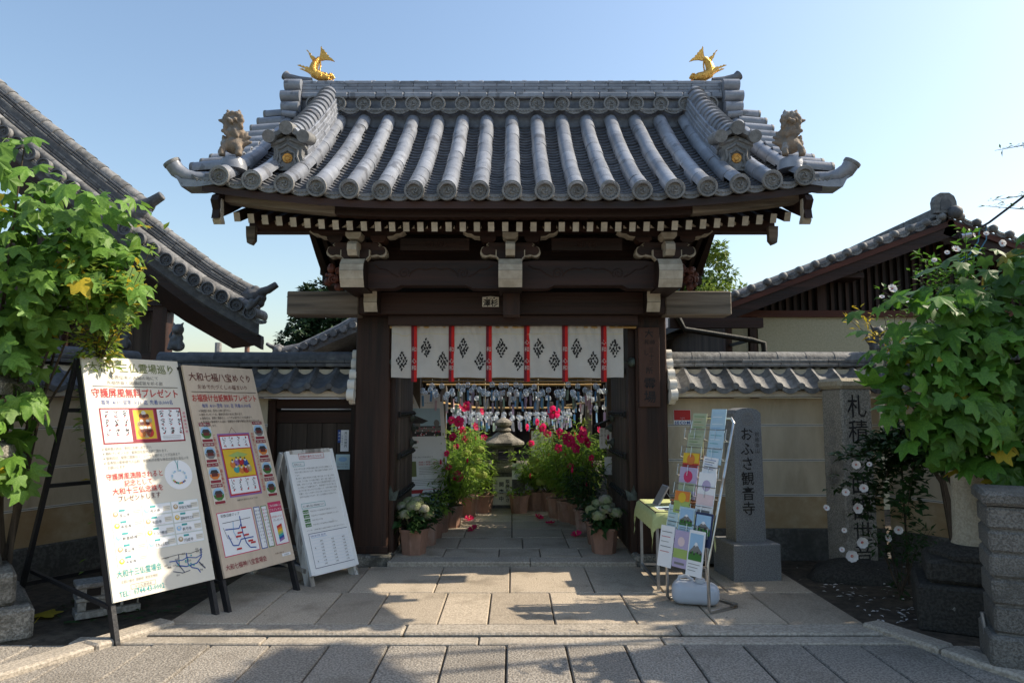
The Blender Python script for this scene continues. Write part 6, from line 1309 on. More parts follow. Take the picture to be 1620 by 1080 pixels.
def leaf_quad(mb, p, d, n, L, w):
    """pointed leaf of 4 faces with a fold; d direction, n normal"""
    d = d.normalized(); s_ = d.cross(n); s_ = s_.normalized() if s_.length > 1e-6 else d.orthogonal().normalized(); n = s_.cross(d)
    mb.add([p, p + d * L * .45 + s_ * w * .5 + n * w * .12, p + d * L - n * L * .12, p + d * L * .45 - s_ * w * .5 + n * w * .12, p + d * L * .5 - n * w * .05], [(0, 1, 4), (1, 2, 4), (2, 3, 4), (3, 0, 4)])
def foliage(t, nm, m, gen, count, seed, L=(.06, .10), asp=.34, droop=.3):
    q = random.Random(seed); mb = MB()
    for k in range(count):
        p, out = gen(q); d = (out + Vector((q.uniform(-.8, .8), q.uniform(-.8, .8), q.uniform(-.6, .5) - droop))).normalized(); n = Vector((q.uniform(-.5, .5), q.uniform(-.5, .5), 1)); l_ = q.uniform(*L); leaf_quad(mb, p, d, n, l_, l_ * asp * q.uniform(.8, 1.2))
    me = bpy.data.meshes.new(nm); me.from_pydata(mb.v, [], mb.f); me.materials.append(MATS[m]); o = put(bpy.data.objects.new(nm, me), t); o['kind'] = 'stuff'; return o
def hydrangea(lab, x, y, r, heads, seed, ph=.26):
    t = thing('potted_hydrangea', lab, 'potted plant', (x, y, .05)); q = random.Random(seed); pot(t, x, y, r, ph)
    foliage(t, 'foliage', 'leaf_dark', lambda q: ((lambda a, b_: (Vector((x + math.cos(a) * b_, y + math.sin(a) * b_, ph + .05 + q.uniform(0, .20))), Vector((math.cos(a), math.sin(a), .1))))(q.uniform(0, 6.28), q.uniform(.0, r * 1.15))), 110, seed, (.09, .14), .62)
    for k in range(heads):
        a = 2.4 * k; b_ = r * (.15 + .95 * math.sqrt(k / heads)); hx, hy = x + math.cos(a) * b_, y + math.sin(a) * b_; hz = ph + .30 - .12 * (b_ / r) ** 2 + q.uniform(-.02, .03)
        obj('stem', MB().tube([(x + (hx - x) * .3, y + (hy - y) * .3, ph), (hx, hy, hz)], .005, 5), 'stem', t); ball_flower(t, hx, hy, hz, q.uniform(.055, .075), 'hydrangea', seed * 50 + k)
hydrangea('potted pale green hydrangea at the foot of the left pillar', -1.0, 7.10, .155, 10, 5); hydrangea('potted white hydrangea at the foot of the right pillar', .94, 7.15, .15, 8, 6)
def bushpot(lab, x, y, r, hh, seed, m='leaf_dark', cnt=220):
    t = thing('potted_shrub', lab, 'potted plant', (x, y, .05)); pot(t, x, y, r, .25)
    for k in range(5): a = 1.26 * k; obj('stem', MB().tube([(x, y, .25), (x + .06 * math.cos(a), y + .06 * math.sin(a), .30 + hh * .6)], .005, 5), 'stem', t)
    foliage(t, 'foliage', m, lambda q: ((lambda a, b_, c_: (Vector((x + math.cos(a) * b_, y + math.sin(a) * b_, .28 + c_ * hh)), Vector((math.cos(a), math.sin(a), .4))))(q.uniform(0, 6.28), r * 1.2 * math.sqrt(q.random()), q.random())), cnt, seed, (.05, .09), .5)
bushpot('dark leafy shrub pot just behind the left hydrangea', -.93, 7.55, .13, .22, 31); bushpot('leafy shrub pot third from the left pillar', -.90, 7.95, .13, .25, 32, 'leaf_bright'); bushpot('leafy shrub pot fourth from the left pillar', -.86, 8.30, .12, .24, 33); bushpot('small shrub pot fifth from the left pillar', -.84, 8.62, .12, .20, 34, 'leaf_bright')
bushpot('dark shrub pot just behind the right hydrangea', .93, 7.60, .13, .24, 35)
bushpot('young plant pot left of the lantern pedestal', -.40, 9.75, .14, .12, 36, 'leaf_bright', 60); bushpot('young plant pot right of the lantern pedestal', .10, 9.75, .14, .12, 37, 'leaf_bright', 60)
# scarlet mallows
def petal_mesh():
    mb = MB(); nu, nv_ = 5, 6
    for j in range(nv_ + 1):
        q = j / nv_; wd_ = .012 + .045 * math.sin(min(q * 1.15, 1) * 1.75) * (1 - .45 * max(0, q - .75) / .25)
        for i in range(nu + 1): s_ = -1 + 2 * i / nu; mb.v.append((s_ * wd_, q * .085, .006 + .022 * q * q + .010 * s_ * s_))
    for j in range(nv_):
        for i in range(nu): a = j * (nu + 1) + i; mb.f.append((a, a + 1, a + nu + 2, a + nu + 1)); mb.m.append(0)
    return mb
PM = {k: petal_mesh().mesh('petal', k, True) for k in ('petal_red', 'petal_white')}
def flower_mesh(pm, eye=True, ov=1.0):
    mb = MB()
    for k in range(5):
        Mx = Matrix.Rotation(6.283 * k / 5, 4, 'Z') @ Matrix.Rotation(R(8), 4, 'Y'); mb.cur = 0; mb.add([Mx @ Vector((v.co.x * ov, v.co.y, v.co.z)) for v in PM[pm].vertices], [tuple(p.vertices) for p in PM[pm].polygons])
    mb.cur = 1
    if eye: mb.lathe([(.022, .0155), (.014, .012), (.0001, .011)], 10)
    mb.cur = 2; mb.tube([(0, 0, 0), (0, 0, .045)], .005, 6); mb.sphere((0, 0, .05), .009, 6, 4)
    return mb.mesh('flower', [pm, 'flower_eye', 'stamen'], True)
ME_RED = flower_mesh('petal_red', True, .72); ME_WHITE = flower_mesh('petal_white', True, .92)
def aim(p, d, roll, sc): 
    d = Vector(d).normalized(); return Matrix.Translation(p) @ d.to_track_quat('Z', 'Y').to_matrix().to_4x4() @ Matrix.Rotation(roll, 4, 'Z') @ Matrix.Scale(sc, 4)
def mallow(lab, x, y, hgt, spread, seed, flowers, m='leaf_bright', cnt=1500, pr=.16, greens=()):
    t = thing('potted_mallow', lab, 'potted plant', (x, y, .05), 'scarlet mallows along the path'); q = random.Random(seed); pot(t, x, y, pr, .27); tips = []
    for k in range(11):
        a = q.uniform(0, 6.28); b_ = spread * q.uniform(.3, 1); e = Vector((x + math.cos(a) * b_, y + math.sin(a) * b_, hgt * q.uniform(.55, 1))); pts = [Vector((x, y, .28)).lerp(e, i / 4) + Vector((q.uniform(-.03, .03), q.uniform(-.03, .03), 0)) * (i > 0) for i in range(5)]; tips.append(pts); obj('stem', MB().tube(pts, [.008, .007, .006, .005, .003], 5), 'stem', t)
    def gen(q):
        P_ = q.choice(tips); i = q.randrange(1, 4); p = P_[i].lerp(P_[i + 1], q.random()); a = q.uniform(0, 6.28); o_ = Vector((math.cos(a), math.sin(a), .3)); return p + o_ * q.uniform(.02, .18), o_
    foliage(t, 'foliage', m, gen, cnt, seed, (.06, .13), .22, .35)
    for k, (fx, fz, fy, dx, dz, sc) in enumerate(flowers): piece('flower', ME_RED, aim((fx + (.16 if fx < -.8 else 0), fy, fz + (.04 if fx < 0 else 0)), (dx * 1.3, -1, dz + q.uniform(-.3, .5)), q.uniform(0, 1), sc * .84), t)
    for k in range(5):
        P_ = q.choice(tips); p = P_[-1] + Vector((q.uniform(-.05, .05), -.05, q.uniform(-.1, .08))); obj('flower_bud', MB().lathe([(.0001, -.03), (.012, -.015), (.014, .0), (.009, .025), (.0001, .045)], 7, p), 'petal_red' if k % 2 else 'cluster_green', t, smooth=True)
    for k, (gx, gz, gy) in enumerate(greens): ball_flower(t, gx, gy, gz, .075, 'cluster_green', seed * 9 + k, 'green_flower_head')
mallow('tall scarlet mallow in the left row, nearest the inner poster board', -.82, 8.95, 1.25, .40, 41, [(-.68, 1.30, 8.7, .3, .2, 1.0), (-.90, 1.10, 8.7, -.4, .3, .8), (-.84, .62, 8.6, .2, .4, 1.0), (-.97, .90, 8.65, -.5, 0, .6), (-.95, .72, 8.6, 0, .9, .7)])
mallow('tall scarlet mallow in the left row, beside the bright green flower heads', -.62, 9.45, 1.35, .40, 42, [(-.63, 1.48, 9.25, .1, .1, 1.15), (-.80, 1.30, 9.2, -.3, .4, .8), (-.50, 1.22, 9.2, 1.2, .2, .8), (-.74, .95, 9.2, 0, .5, .6), (-.42, 1.42, 9.3, 1.5, .3, .7)], cnt=1700, greens=[(-.60, .90, 9.15), (-.48, .80, 9.2), (-.55, .68, 9.15), (-.44, .95, 9.2), (-.62, .56, 9.1), (-.40, .62, 9.2)])
mallow('scarlet mallow farthest along the left row', -.75, 10.0, 1.2, .40, 43, [(-.86, 1.15, 9.75, -.2, .3, .9), (-.66, 1.02, 9.75, .4, .1, .8)], cnt=1500)
mallow('tall scarlet mallow in the right row with the widest open bloom', .62, 9.35, 1.40, .40, 44, [(.555, 1.455, 9.1, -.1, .15, 1.25), (.42, 1.24, 9.1, -.7, .3, .9), (.35, 1.32, 9.15, -1.4, .2, .7), (.62, 1.20, 9.05, .2, .2, .7), (.22, 1.25, 9.2, -1.6, 0, .7)], 'leaf_bright', 1700)
mallow('scarlet mallow in the right row with a cluster of drooping blooms', .86, 8.85, 1.15, .40, 45, [(.72, 1.10, 8.6, -.2, .2, 1.1), (.86, 1.16, 8.6, .4, .1, 1.15), (.80, 1.02, 8.55, -.5, -.2, .9), (.92, 1.08, 8.55, .8, .3, .9), (.68, 1.14, 8.6, -1.0, .4, .8), (.73, .80, 8.6, -.2, -.8, .6), (.98, .90, 8.6, .4, -.5, .6), (1.12, 1.22, 8.9, .8, .3, .7)], 'leaf_bright', 1700)
mallow('scarlet mallow farthest along the right row', .52, 9.95, 1.15, .40, 46, [(.50, 1.14, 9.7, 0, .2, .8)], 'leaf_bright', 1500, greens=[(.36, .66, 9.5), (.40, .50, 9.5), (.30, .78, 9.55)])
mallow('leafy mallow without open blooms at the front of the right row', .88, 8.30, .85, .22, 47, [], 'leaf_dark', 800, .14)
mallow('leafy mallow at the back of the right row near the framed notice', .80, 10.4, 1.1, .40, 48, [(.82, 1.1, 10.1, .2, .2, .8)], 'leaf_bright', 1400)
mallow('low leafy mallow in front of the left row', -.74, 8.62, .95, .30, 51, [], 'leaf_bright', 1300, .13)
mallow('full leafy mallow in the middle of the right row', .74, 9.05, 1.2, .36, 52, [(.60, 1.0, 8.8, -.4, .2, .8), (.9, 1.22, 8.8, .5, .3, .8)], 'leaf_bright', 1800)
mallow('leafy mallow between the left row and the lantern', -.46, 9.9, 1.0, .28, 53, [(-.40, 1.05, 9.7, .3, .3, .7)], 'leaf_bright', 1200)
mallow('leafy mallow between the lantern and the right row', .34, 10.0, .95, .28, 54, [(.28, 1.0, 9.8, -.3, .3, .7)], 'leaf_bright', 1200)
for k, (x, y) in enumerate(((.95, 8.0), (.62, 8.75), (-.72, 9.1), (-.60, 8.35), (.45, 9.2))):
    if k < 5: o = piece('fallen_flower', ME_RED, aim((x * .78, y, .065), (random.uniform(-.5, .5), random.uniform(-.5, .5), 1), k, .75), None); tag(o, 'fallen red blossom %s' % ('by the white hydrangea pot', 'in the middle of the right pot row', 'below the bright green heads', 'near the small shrub pots on the left', 'near the lantern on the right')[k], 'blossom')
# ================================================================== BUILDINGS
# ---- large hall at the left: gable verge of its tiled roof faces the street
hall = thing('temple_hall', 'large dark hall with sweeping weathered tile roof at the left', 'building', (-6.0, 11.0, 0))
def HP(q):          # verge line: q=0 high at the left, q=1 at the eave
    x = -8.75 + 5.5 * q; z = 6.70 - 4.05 * (0.80 * q + 0.20 * (1 - (1 - q) ** 1.6)) 
    z = 2.54 + 4.32 * (1 - q) * (0.86 + 0.14 * (1 - q)) + 0.10 * max(0, q - .86) / .14
    return Vector((x, 8.75, z))
m = MB(); n = 24
for j, (y, off) in enumerate(((8.72, -.02), (9.7, -.02), (9.7, -.20), (8.72, -.20))):
    for i in range(n + 1): p = HP(i / n); m.v.append((p.x - max(0, y - 9.0) * 1.15, y, p.z + off))
for j in range(4):
    for i in range(n): a = j * (n + 1) + i; b = ((j + 1) % 4) * (n + 1) + i; m.f.append((a, a + 1, b + 1, b)); m.m.append(0)
m.f.append((n, 2 * n + 1, 3 * n + 2, 4 * n + 3)); m.m.append(0)
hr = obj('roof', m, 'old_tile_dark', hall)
m = MB(); pts = [(HP(i / n).x, HP(i / n).z - .205) for i in range(n + 1)]; m.prism(pts + [(x, z - .17) for x, z in reversed(pts)], 8.80, 8.90); obj('bargeboard', m, 'dark_wood_x', hall)
m = MB(); pts = [(HP(i / n).x, HP(i / n).z - .24) for i in range(n + 1)]; m.prism(pts + [(x, z - .06) for x, z in reversed(pts)], 8.91, 9.6); m.v = [(p[0] - max(0, p[1] - 9.0) * 1.15, p[1], p[2]) for p in m.v]; obj('soffit', m, 'dark_wood_y', hall)
me_ht = half_tube(.085, .082, .42, 10, .016, -20, 200).mesh('verge_tile', 'old_tile', True); me_hd = tomoe_disc(.088).mesh('tile_end_disc', 'old_tile_dark', True)
L_ = sum((HP((i + 1) / 60) - HP(i / 60)).length for i in range(60)); N_ = 30
for k in range(N_):
    q = (k + .5) / N_; p = HP(q); T = (HP(q + .01) - HP(q - .01)).normalized(); Nn = Vector((0, 1, 0)).cross(T); Nn = -Nn if Nn.z < 0 else Nn
    M = frame(p + Nn * .03 + Vector((0, -.16, 0)), T, (0, 1, 0), Nn) 
    piece('verge_tile', me_ht, M, hr); piece('tile_end_disc', me_hd, M @ Matrix.Translation((0, -.01, 0)), hr)
    m = me_lip; piece('verge_pan_tile', me_lip, frame(p + T * L_ / N_ * .5 + Nn * .03 + Vector((0, -.12, 0)), T, (0, 1, 0), Nn), hr)
half_tube(.08, .078, .36, 8, .014, -10, 190).mesh('round_tile.hall', 'old_tile', True)
# descending ridge bands on the verge: upper tall part, lower thinner part
def ridge_band(name, q0, q1, courses, hw, dz, capr, y):
    rb = None; n_ = int((q1 - q0) * 34); ch = .034
    base = MB(); P = [HP(q0 + (q1 - q0) * i / 10) for i in range(11)]; base.prism([(p.x, p.z) for p in P] + [(p.x, p.z + dz + ch * courses - .01) for p in reversed(P)], y - hw + .03, y + hw - .03); rb = obj(name, base, 'old_tile_dark', hall)
    for c in range(courses):
        for i in range(n_):
            a, b = HP(q0 + (q1 - q0) * i / n_), HP(q0 + (q1 - q0) * (i + 1) / n_); T = b - a; ln = T.length; T.normalize(); Nn = T.cross(Vector((0, 1, 0))); Nn = -Nn if Nn.z < 0 else Nn
            mb = MB().cbox(0.002, ln - .002, -hw + .008 * c, hw - .008 * c, 0, .027, .004); piece('ridge_tile', mb.mesh('ridge_tile', 'old_tile_dark' if (i + c) % 3 else 'old_tile'), frame(Vector((a.x, y, a.z)) + Nn * (dz + ch * c), T, (0, 1, 0), Nn), rb)
    for i in range(n_):
        a, b = HP(q0 + (q1 - q0) * i / n_), HP(q0 + (q1 - q0) * (i + 1) / n_); T = (a - b); ln = T.length; T.normalize(); Nn = Vector((0, 1, 0)).cross(T); Nn = -Nn if Nn.z < 0 else Nn
        piece('ridge_cap_tile', half_tube(capr * 1.12, capr * .95, ln + .05, 10, .016, -5, 185).mesh('ridge_cap_tile', 'old_tile', True), frame(Vector((b.x, y, b.z)) + Nn * (dz + ch * courses - .01), T.cross(Nn), T, Nn), rb)
    return rb
ridge_band('descending_ridge', .0, .66, 8, .17, .12, .095, 9.0); ridge_band('lower_ridge', .665, .965, 5, .13, .10, .07, 9.0)
for q0, q1, r_, n_, dz in ((0.0, .66, .062, 20, .13), (.67, .99, .10, 10, .06)):
    for i in range(n_):
        a, b = HP(q0 + (q1 - q0) * i / n_), HP(q0 + (q1 - q0) * (i + 1) / n_); off = Vector((0, -.02, dz)); obj('verge_ridge_tile', MB().tube([b + off, a + off + (a - b) * .02], [r_, r_ * .96], 12), 'old_tile', hr, smooth=True)
def ogre(parent, p, sc, m='old_tile_dark', d=1):
    o = None; mb = MB()
    for k in range(9): a = k * .7; mb.sphere((p[0] + sc * .12 * math.cos(a), p[1] + .02, p[2] + sc * .12 * math.sin(a)), sc * .07, 8, 6)
    mb.sphere(p, sc * .13, 10, 8); mb.tube([(p[0], p[1], p[2] + sc * .05), (p[0] + d * sc * .22, p[1], p[2] + sc * .12), (p[0] + d * sc * .34, p[1], p[2] + sc * .20)], [sc * .07, sc * .06, sc * .05], 9)
    return remeshed(obj('ogre_tile', mb, m, parent), .014)
p = HP(.665); ogre(hall, (p.x + .02, 8.86, p.z + .22), 1.25); p = HP(.965); ogre(hall, (p.x + .05, 8.86, p.z + .20), .9)
p = HP(.985); mb = MB(); mb.tube([(p.x - .04, 8.60, p.z + .08), (p.x + .05, 8.60, p.z + .13), (p.x + .13, 8.60, p.z + .24)], [.045, .04, .025], 8); mb.sphere((p.x + .02, 8.60, p.z + .16), .05, 8, 6); remeshed(obj('corner_ornament', mb, 'old_tile_dark', hall), .014)
for k in range(0): y = 9.1 + .27 * k; q = HP(1.0); piece('eave_disc', me_hd, frame((q.x + .02, y, q.z - .02), (0, -1, 0), (-1, 0, .3)), hr)
# hall body: posts, beams, plank walls
for x, y in ((-5.25, 10.2), (-6.8, 10.2), (-9.0, 10.2)): obj('post', MB().cbox(x - .11, x + .11, y - .11, y + .11, 0, 3.7 if x > -6 else 5.0, .01), 'dark_wood', hall)
for z in (2.15, 2.95): obj('tie_beam', MB().box(-9.2, -5.0 if z < 2.5 else -4.95, 10.11, 10.28, z, z + .18), 'dark_wood_x', hall)
obj('bracket', MB().prism([(-5.45, 3.02), (-5.0, 3.02), (-4.88, 3.12), (-4.92, 3.24), (-5.6, 3.24)], 10.05, 10.35), 'dark_wood_x', hall)
m = MB()
for k in range(15): obj('wall_plank', MB().box(-9.1 + .25 * k, -9.1 + .25 * k + .243, 10.5, 10.53, 0.0, 4.2), 'door_wood', hall)
# ---- house at the right: plastered gable end
hs = thing('gable_house', 'low house with plastered gable, dark slats and grey roof tiles', 'building', (6.3, 12.0, 0))
ap = Vector((6.45, 9.9, 4.33)); eL = Vector((2.95, 9.9, 3.02)); eR = Vector((10.0, 9.9, 3.0))
rf = None
for a, b, nm in ((ap, eL, 'roof_left'), (ap, eR, 'roof_right')):
    T = (b - a).normalized(); ln = (b - a).length; Nn = Vector((0, 1, 0)).cross(T); Nn = -Nn if Nn.z < 0 else Nn; F = frame(a, T, (0, 1, 0), Nn)
    sl = obj('roof_slope', MB().box(0, ln, 0, 6.0, -.12, -.01, M=F), 'old_tile_dark', hs)
    obj('bargeboard', MB().box(.0, ln + .02, -.045, .0, -.30, -.07, M=F), 'dark_wood_x', hs); obj('barge_trim', MB().box(.0, ln + .02, -.075, -.047, -.15, -.075, M=F), 'red_wood', hs)
    n_ = int(ln / .252)
    for k in range(n_):
        u = .14 + .252 * k
        mb = MB(); mb.lathe([(.056, -.06), (.058, 0), (.05, .02), (.028, .036), (.001, .042)], 14, M=Matrix(((1, 0, 0, 0), (0, 0, -1, 0), (0, 1, 0, 0), (0, 0, 0, 1)))) if k == 0 else None
        if k == 0: me_b = mb.mesh('round_end_tile', 'old_tile', True)
        piece('round_end_tile', me_b, Matrix.Translation(F @ Vector((u, -.10, .02))), sl)
        if k == 0: me_l = eave_lip(.25, .075, .035).mesh('verge_lip_tile', 'old_tile')
        piece('verge_lip_tile', me_l, F @ Matrix.Translation((u + .126, -.085, .03)), sl)
        for r_ in range(3): piece('round_tile', bpy.data.meshes['round_tile.hall'], F @ frame((u - .12, .25 + .28 * r_, .0), (0, -1, 0), (1, 0, 0)), sl)
mb = MB(); mb.prism([(-.17, 0), (-.18, .17), (-.15, .25), (-.08, .30), (.05, .30), (.12, .25), (.15, .17), (.16, 0)], -.12, -.02, M=Matrix.Translation((ap.x - .08, ap.y, ap.z + .02))); og = obj('ridge_end_tile', mb, 'old_tile', hs)
mb = MB(); mb.prism([(-.09, .04), (-.09, .15), (-.06, .20), (.04, .20), (.07, .15), (.07, .04)], -.126, -.12, M=Matrix.Translation((ap.x - .08, ap.y, ap.z + .02))); obj('panel', mb, 'old_tile_dark', og); obj('round_boss', MB().sphere((ap.x + .03, ap.y - .14, ap.z + .02), .10, 14, 10), 'old_tile_dark', og, smooth=True)
for k in range(6): obj('ridge_course', MB().cbox(ap.x - .13, ap.x + .11, ap.y - .0 + .9 * k, ap.y + .895 + .9 * k, ap.z + .0, ap.z + .16, .02), 'old_tile', hs)
WY = 10.35
obj('slat_backing', MB().prism([(3.6, 2.95), (9.2, 2.95), (9.2, 3.10), (6.45, 4.12), (3.6, 3.05)], WY + .06, WY + .12), 'shade_dark', hs)
for k in range(48):
    x = 3.62 + .115 * k; zt_ = 4.12 - abs(x - 6.45) * .376
    if zt_ - 2.98 > .06: obj('vertical_slat', MB().box(x, x + .05, WY, WY + .05, 2.98, zt_), 'dark_wood', hs)
obj('gable_post', MB().box(4.66, 4.78, WY - .04, WY + .05, 2.98, 3.45), 'dark_wood', hs); obj('gable_beam', MB().box(4.4, 5.2, WY - .40, WY + .05, 3.42, 3.50), 'dark_wood_x', hs); obj('gable_beam', MB().box(3.45, 9.3, WY - .05, WY + .05, 2.88, 2.98), 'red_wood', hs)
obj('plaster_wall', MB().box(3.75, 9.2, WY, WY + .12, 0, 2.88), 'yellow_plaster', hs)
for x in (3.62, 3.24): obj('wall_post', MB().box(x, x + .10, WY - .03, WY + .12, 0, 2.95), 'dark_wood', hs)
obj('corner_panel', MB().box(3.36, 3.60, WY + .02, WY + .10, 0, 2.85), 'yellow_plaster', hs)
obj('side_wall', MB().box(3.24, 3.34, WY + .13, 15.5, 0, 2.9), 'door_wood', hs)
# porch roof with gutter
obj('gutter', MB().tube([(2.3, 9.4, 2.77), (2.39, 9.4, 2.59), (3.32, 9.4, 2.44), (3.48, 9.4, 2.40), (3.5, 9.4, 1.9)], .04, 10), 'iron', hs, smooth=True)
obj('gutter_bracket', MB().box(3.30, 3.34, 9.42, 10.33, 2.43, 2.47), 'iron', hs)
obj('eave_beam', MB().box(2.2, 3.5, 9.44, 9.56, 2.62, 2.76), 'dark_wood_x', hs)
t = thing('service_cable', 'black service cable running up to the right from the house gable', 'cable', (6.85, 9.75, 4.05)); obj('cable', MB().tube([(6.72, 9.80, 4.06), (6.95, 9.75, 4.19), (9.5, 9.2, 6.2), (12, 8.6, 8.6)], .018, 6), 'cable', t, smooth=True)
obj('blue_lead', MB().tube([(6.93, 9.78, 4.18), (6.92, 9.78, 3.95), (6.78, 9.80, 3.72), (6.55, 9.83, 3.62)], .010, 6), 'blue_cable', t, smooth=True); obj('blue_lead', MB().tube([(6.83, 9.78, 4.10), (6.80, 9.78, 3.92), (6.68, 9.80, 3.74), (6.52, 9.83, 3.64)], .010, 6), 'blue_cable', t, smooth=True); obj('insulator', MB().tube([(6.56, 9.80, 4.0), (6.70, 9.79, 4.02)], .045, 8), 'galv', t, smooth=True)

# ---- main hall behind the courtyard (seen through the gate, in shade)
mh = thing('main_hall', 'dark timber main hall closing the view behind the wind chimes', 'building', (0, 15.5, 0))
for k in range(14): obj('wall_plank', MB().box(-4.2 + .6 * k, -4.2 + .6 * k + .59, 15.5, 15.55, .5, 2.8), 'door_wood', mh)
for x in (-4.2, -2.1, 0, 2.1, 4.2): obj('post', MB().cbox(x - .1, x + .1, 15.25, 15.45, 0, 3.0, .01), 'dark_wood', mh)
for k in range(28): obj('lattice_bar', MB().box(-2.0 + .145 * k, -2.0 + .145 * k + .05, 15.40, 15.44, .9, 2.5), 'dark_wood', mh)
obj('beam', MB().box(-4.4, 4.4, 15.2, 15.4, 2.72, 2.95), 'dark_wood_x', mh); obj('veranda', MB().box(-4.4, 4.4, 14.3, 15.45, .40, .50), 'door_wood', mh)
obj('roof', MB().prism([(13.6, 2.85), (13.6, 2.97), (16.5, 3.9), (19, 2.97), (19, 2.85), (16.5, 3.72)], -2.7, 4.3, axis='X'), 'old_tile_dark', mh)
obj('white_panel', MB().box(2.2, 3.4, 15.38, 15.40, .55, 1.6), 'white_plaster', mh); obj('white_panel', MB().box(-3.6, -2.3, 15.38, 15.40, 1.0, 1.9), 'white_plaster', mh)
# ---- distant tiled roof seen above the left coping
fh = thing('distant_house', 'sunlit old tile roof showing above the shaded coping', 'building', (-3.6, 14.0, 0))
obj('wall', MB().box(-5.0, -3.5, 13.8, 17.0, 0, 2.3), 'white_plaster', fh)
a0, a1 = Vector((-4.6, 13.4, 2.42)), Vector((-3.1, 13.4, 3.10))
sl = obj('roof', MB().prism([(-4.75, 2.36), (-2.9, 3.18), (-2.9, 3.06), (-4.75, 2.24)], 13.4, 17.2), 'old_tile', fh)
for k in range(9):
    y = 13.5 + .30 * k; obj('round_tile', MB().tube([(-4.75, y, 2.40), (-2.9, y, 3.22)], .075, 8), 'old_tile', sl, smooth=True)
for k in range(8):
    x = -4.45 + .19 * k; obj('verge_tile', MB().tube([(x, 13.28, 2.53 + (x + 4.45) * .44), (x, 13.9, 2.53 + (x + 4.45) * .44)], .07, 9), 'old_tile', sl, smooth=True)
obj('descending_ridge', MB().tube([(-4.55, 13.5, 2.60), (-4.2, 13.5, 2.68), (-3.8, 13.5, 2.86), (-3.4, 13.5, 3.06), (-3.0, 13.5, 3.30)], [.10, .09, .10, .10, .10], 9), 'old_tile', fh, smooth=True); ogre(fh, (-4.62, 13.45, 2.62), .7, 'old_tile', -1)
tag(obj('clay_finial', MB().lathe([(.05, 2.38), (.05, 2.74), (.13, 2.80), (.15, 2.88), (.10, 2.95), (.11, 3.0), (.05, 3.03), (.001, 3.06)], 14, (-5.45, 14.0, 0)), 'terracotta', smooth=True), 'orange clay finial rising above the left coping', 'finial'); obj('finial_roof', MB().prism([(-5.9, 1.3), (-5.9, 2.1), (-5.45, 2.42), (-5.0, 2.1), (-5.0, 1.3)], 13.8, 14.3), 'old_tile_dark', bpy.data.objects['clay_finial'])
tag(obj('far_pole', MB().tube([(-9.5, 22, 0), (-9.5, 22, 3.55)], .11, 8), 'concrete', smooth=True), 'far grey utility pole above the left wall', 'pole')
# ================================================================== LEAFY SHRUBS
def palm_leaf(m, droop=.25, seed=0):
    """five-lobed leaf, unit size, stalk at the origin, tip along +Y"""
    q = random.Random(seed); pts = []
    for a, r_ in ((-165, .16), (-140, .36), (-120, .50), (-108, .50), (-92, .40), (-76, .43), (-58, .60), (-48, .64), (-36, .52), (-27, .45), (-15, .56), (-5, .74), (0, .80), (5, .74), (15, .56), (27, .45), (36, .52), (48, .64), (58, .60), (76, .43), (92, .40), (108, .50), (120, .50), (140, .36), (165, .16)):
        r_ *= q.uniform(.93, 1.07); w_ = R(a + 90); pts.append((r_ * math.sin(R(a)), .14 + r_ * math.cos(R(a))))
    mb = MB(); vs = [(0, .14, .035)] + [(x, y, -droop * (x * x * 1.1 + max(0, y - .1) ** 2) + .02 * math.sin(5 * x + seed)) for x, y in pts]; n = len(pts)
    mb.add(vs, [(0, i + 1, (i + 1) % n + 1) for i in range(n)]); mb.tube([(0, -.38, -.10), (0, -.15, -.03), (0, .14, .03)], .012, 4, caps=False)
    me = bpy.data.meshes.new('leaf'); me.from_pydata(mb.v, [], mb.f); me.materials.append(MATS[m]); me.polygons.foreach_set('use_smooth', [True] * len(me.polygons)); return me
def leaf_shrub(name, lab, root, blobs, count, m, seed, size=(.085, .185), yellow=.03, stems=14, keep=lambda p: True):
    t = thing(name, lab, 'shrub', root); q = random.Random(seed); root = Vector(root)
    mes = [palm_leaf(m, d, k) for k, d in enumerate((.1, .3, .5, .75, 1.0))]; mey = palm_leaf('leaf_yellow', .35, 9); items = []; tot = sum(b[2] for b in blobs); ends = []
    for c, r_, wt in blobs:
        c, r_ = Vector(c), Vector(r_)
        for k in range(int(count * wt / tot)):
            while True:
                d = Vector((q.uniform(-1, 1), q.uniform(-1, 1), q.uniform(-1, 1)))
                if .05 < d.length < 1: break
            rad = .45 + .55 * math.sqrt(q.random()); d.normalize(); k_ = 1 + .55 * noise.noise(d * 2.6 + Vector((seed, 0, 0)))
            p = c + Vector((d.x * r_.x, d.y * r_.y, d.z * r_.z)) * rad * k_
            if not keep(p): continue
            out = Vector((d.x, d.y - .5, d.z * .5 + .25)).normalized(); tip = (Vector((d.x * .7 + q.uniform(-.8, .8), d.y * .5 + q.uniform(-.7, .3), -.65 + q.uniform(-.35, .75)))).normalized()
            nrm = (out + Vector((q.uniform(-.75, .75), q.uniform(-.6, .6), .35 + q.uniform(-.6, .7)))).normalized(); x = tip.cross(nrm)
            if x.length < .1: continue
            x.normalize(); nrm = x.cross(tip).normalized(); s_ = q.uniform(*size); items.append((mey if q.random() < yellow else q.choice(mes), frame(p, x, tip, nrm) @ Matrix.Scale(s_, 4)))
            if k % 9 == 0: ends.append(p)
    pieces('leaf', items, t, 'inner_leaves')
    for k in range(stems):
        e = ends[k * len(ends) // stems]; mid = root.lerp(e, .5) + Vector((q.uniform(-.15, .15), q.uniform(-.1, .1), .25)); obj('stem', MB().tube([root + Vector((q.uniform(-.08, .08), q.uniform(-.05, .05), 0)), root.lerp(mid, .5) + Vector((0, 0, .05)), mid, mid.lerp(e, .6) + Vector((0, 0, .05)), e], [.018, .015, .011, .008, .004], 6), 'bark', t, smooth=True)
    return t
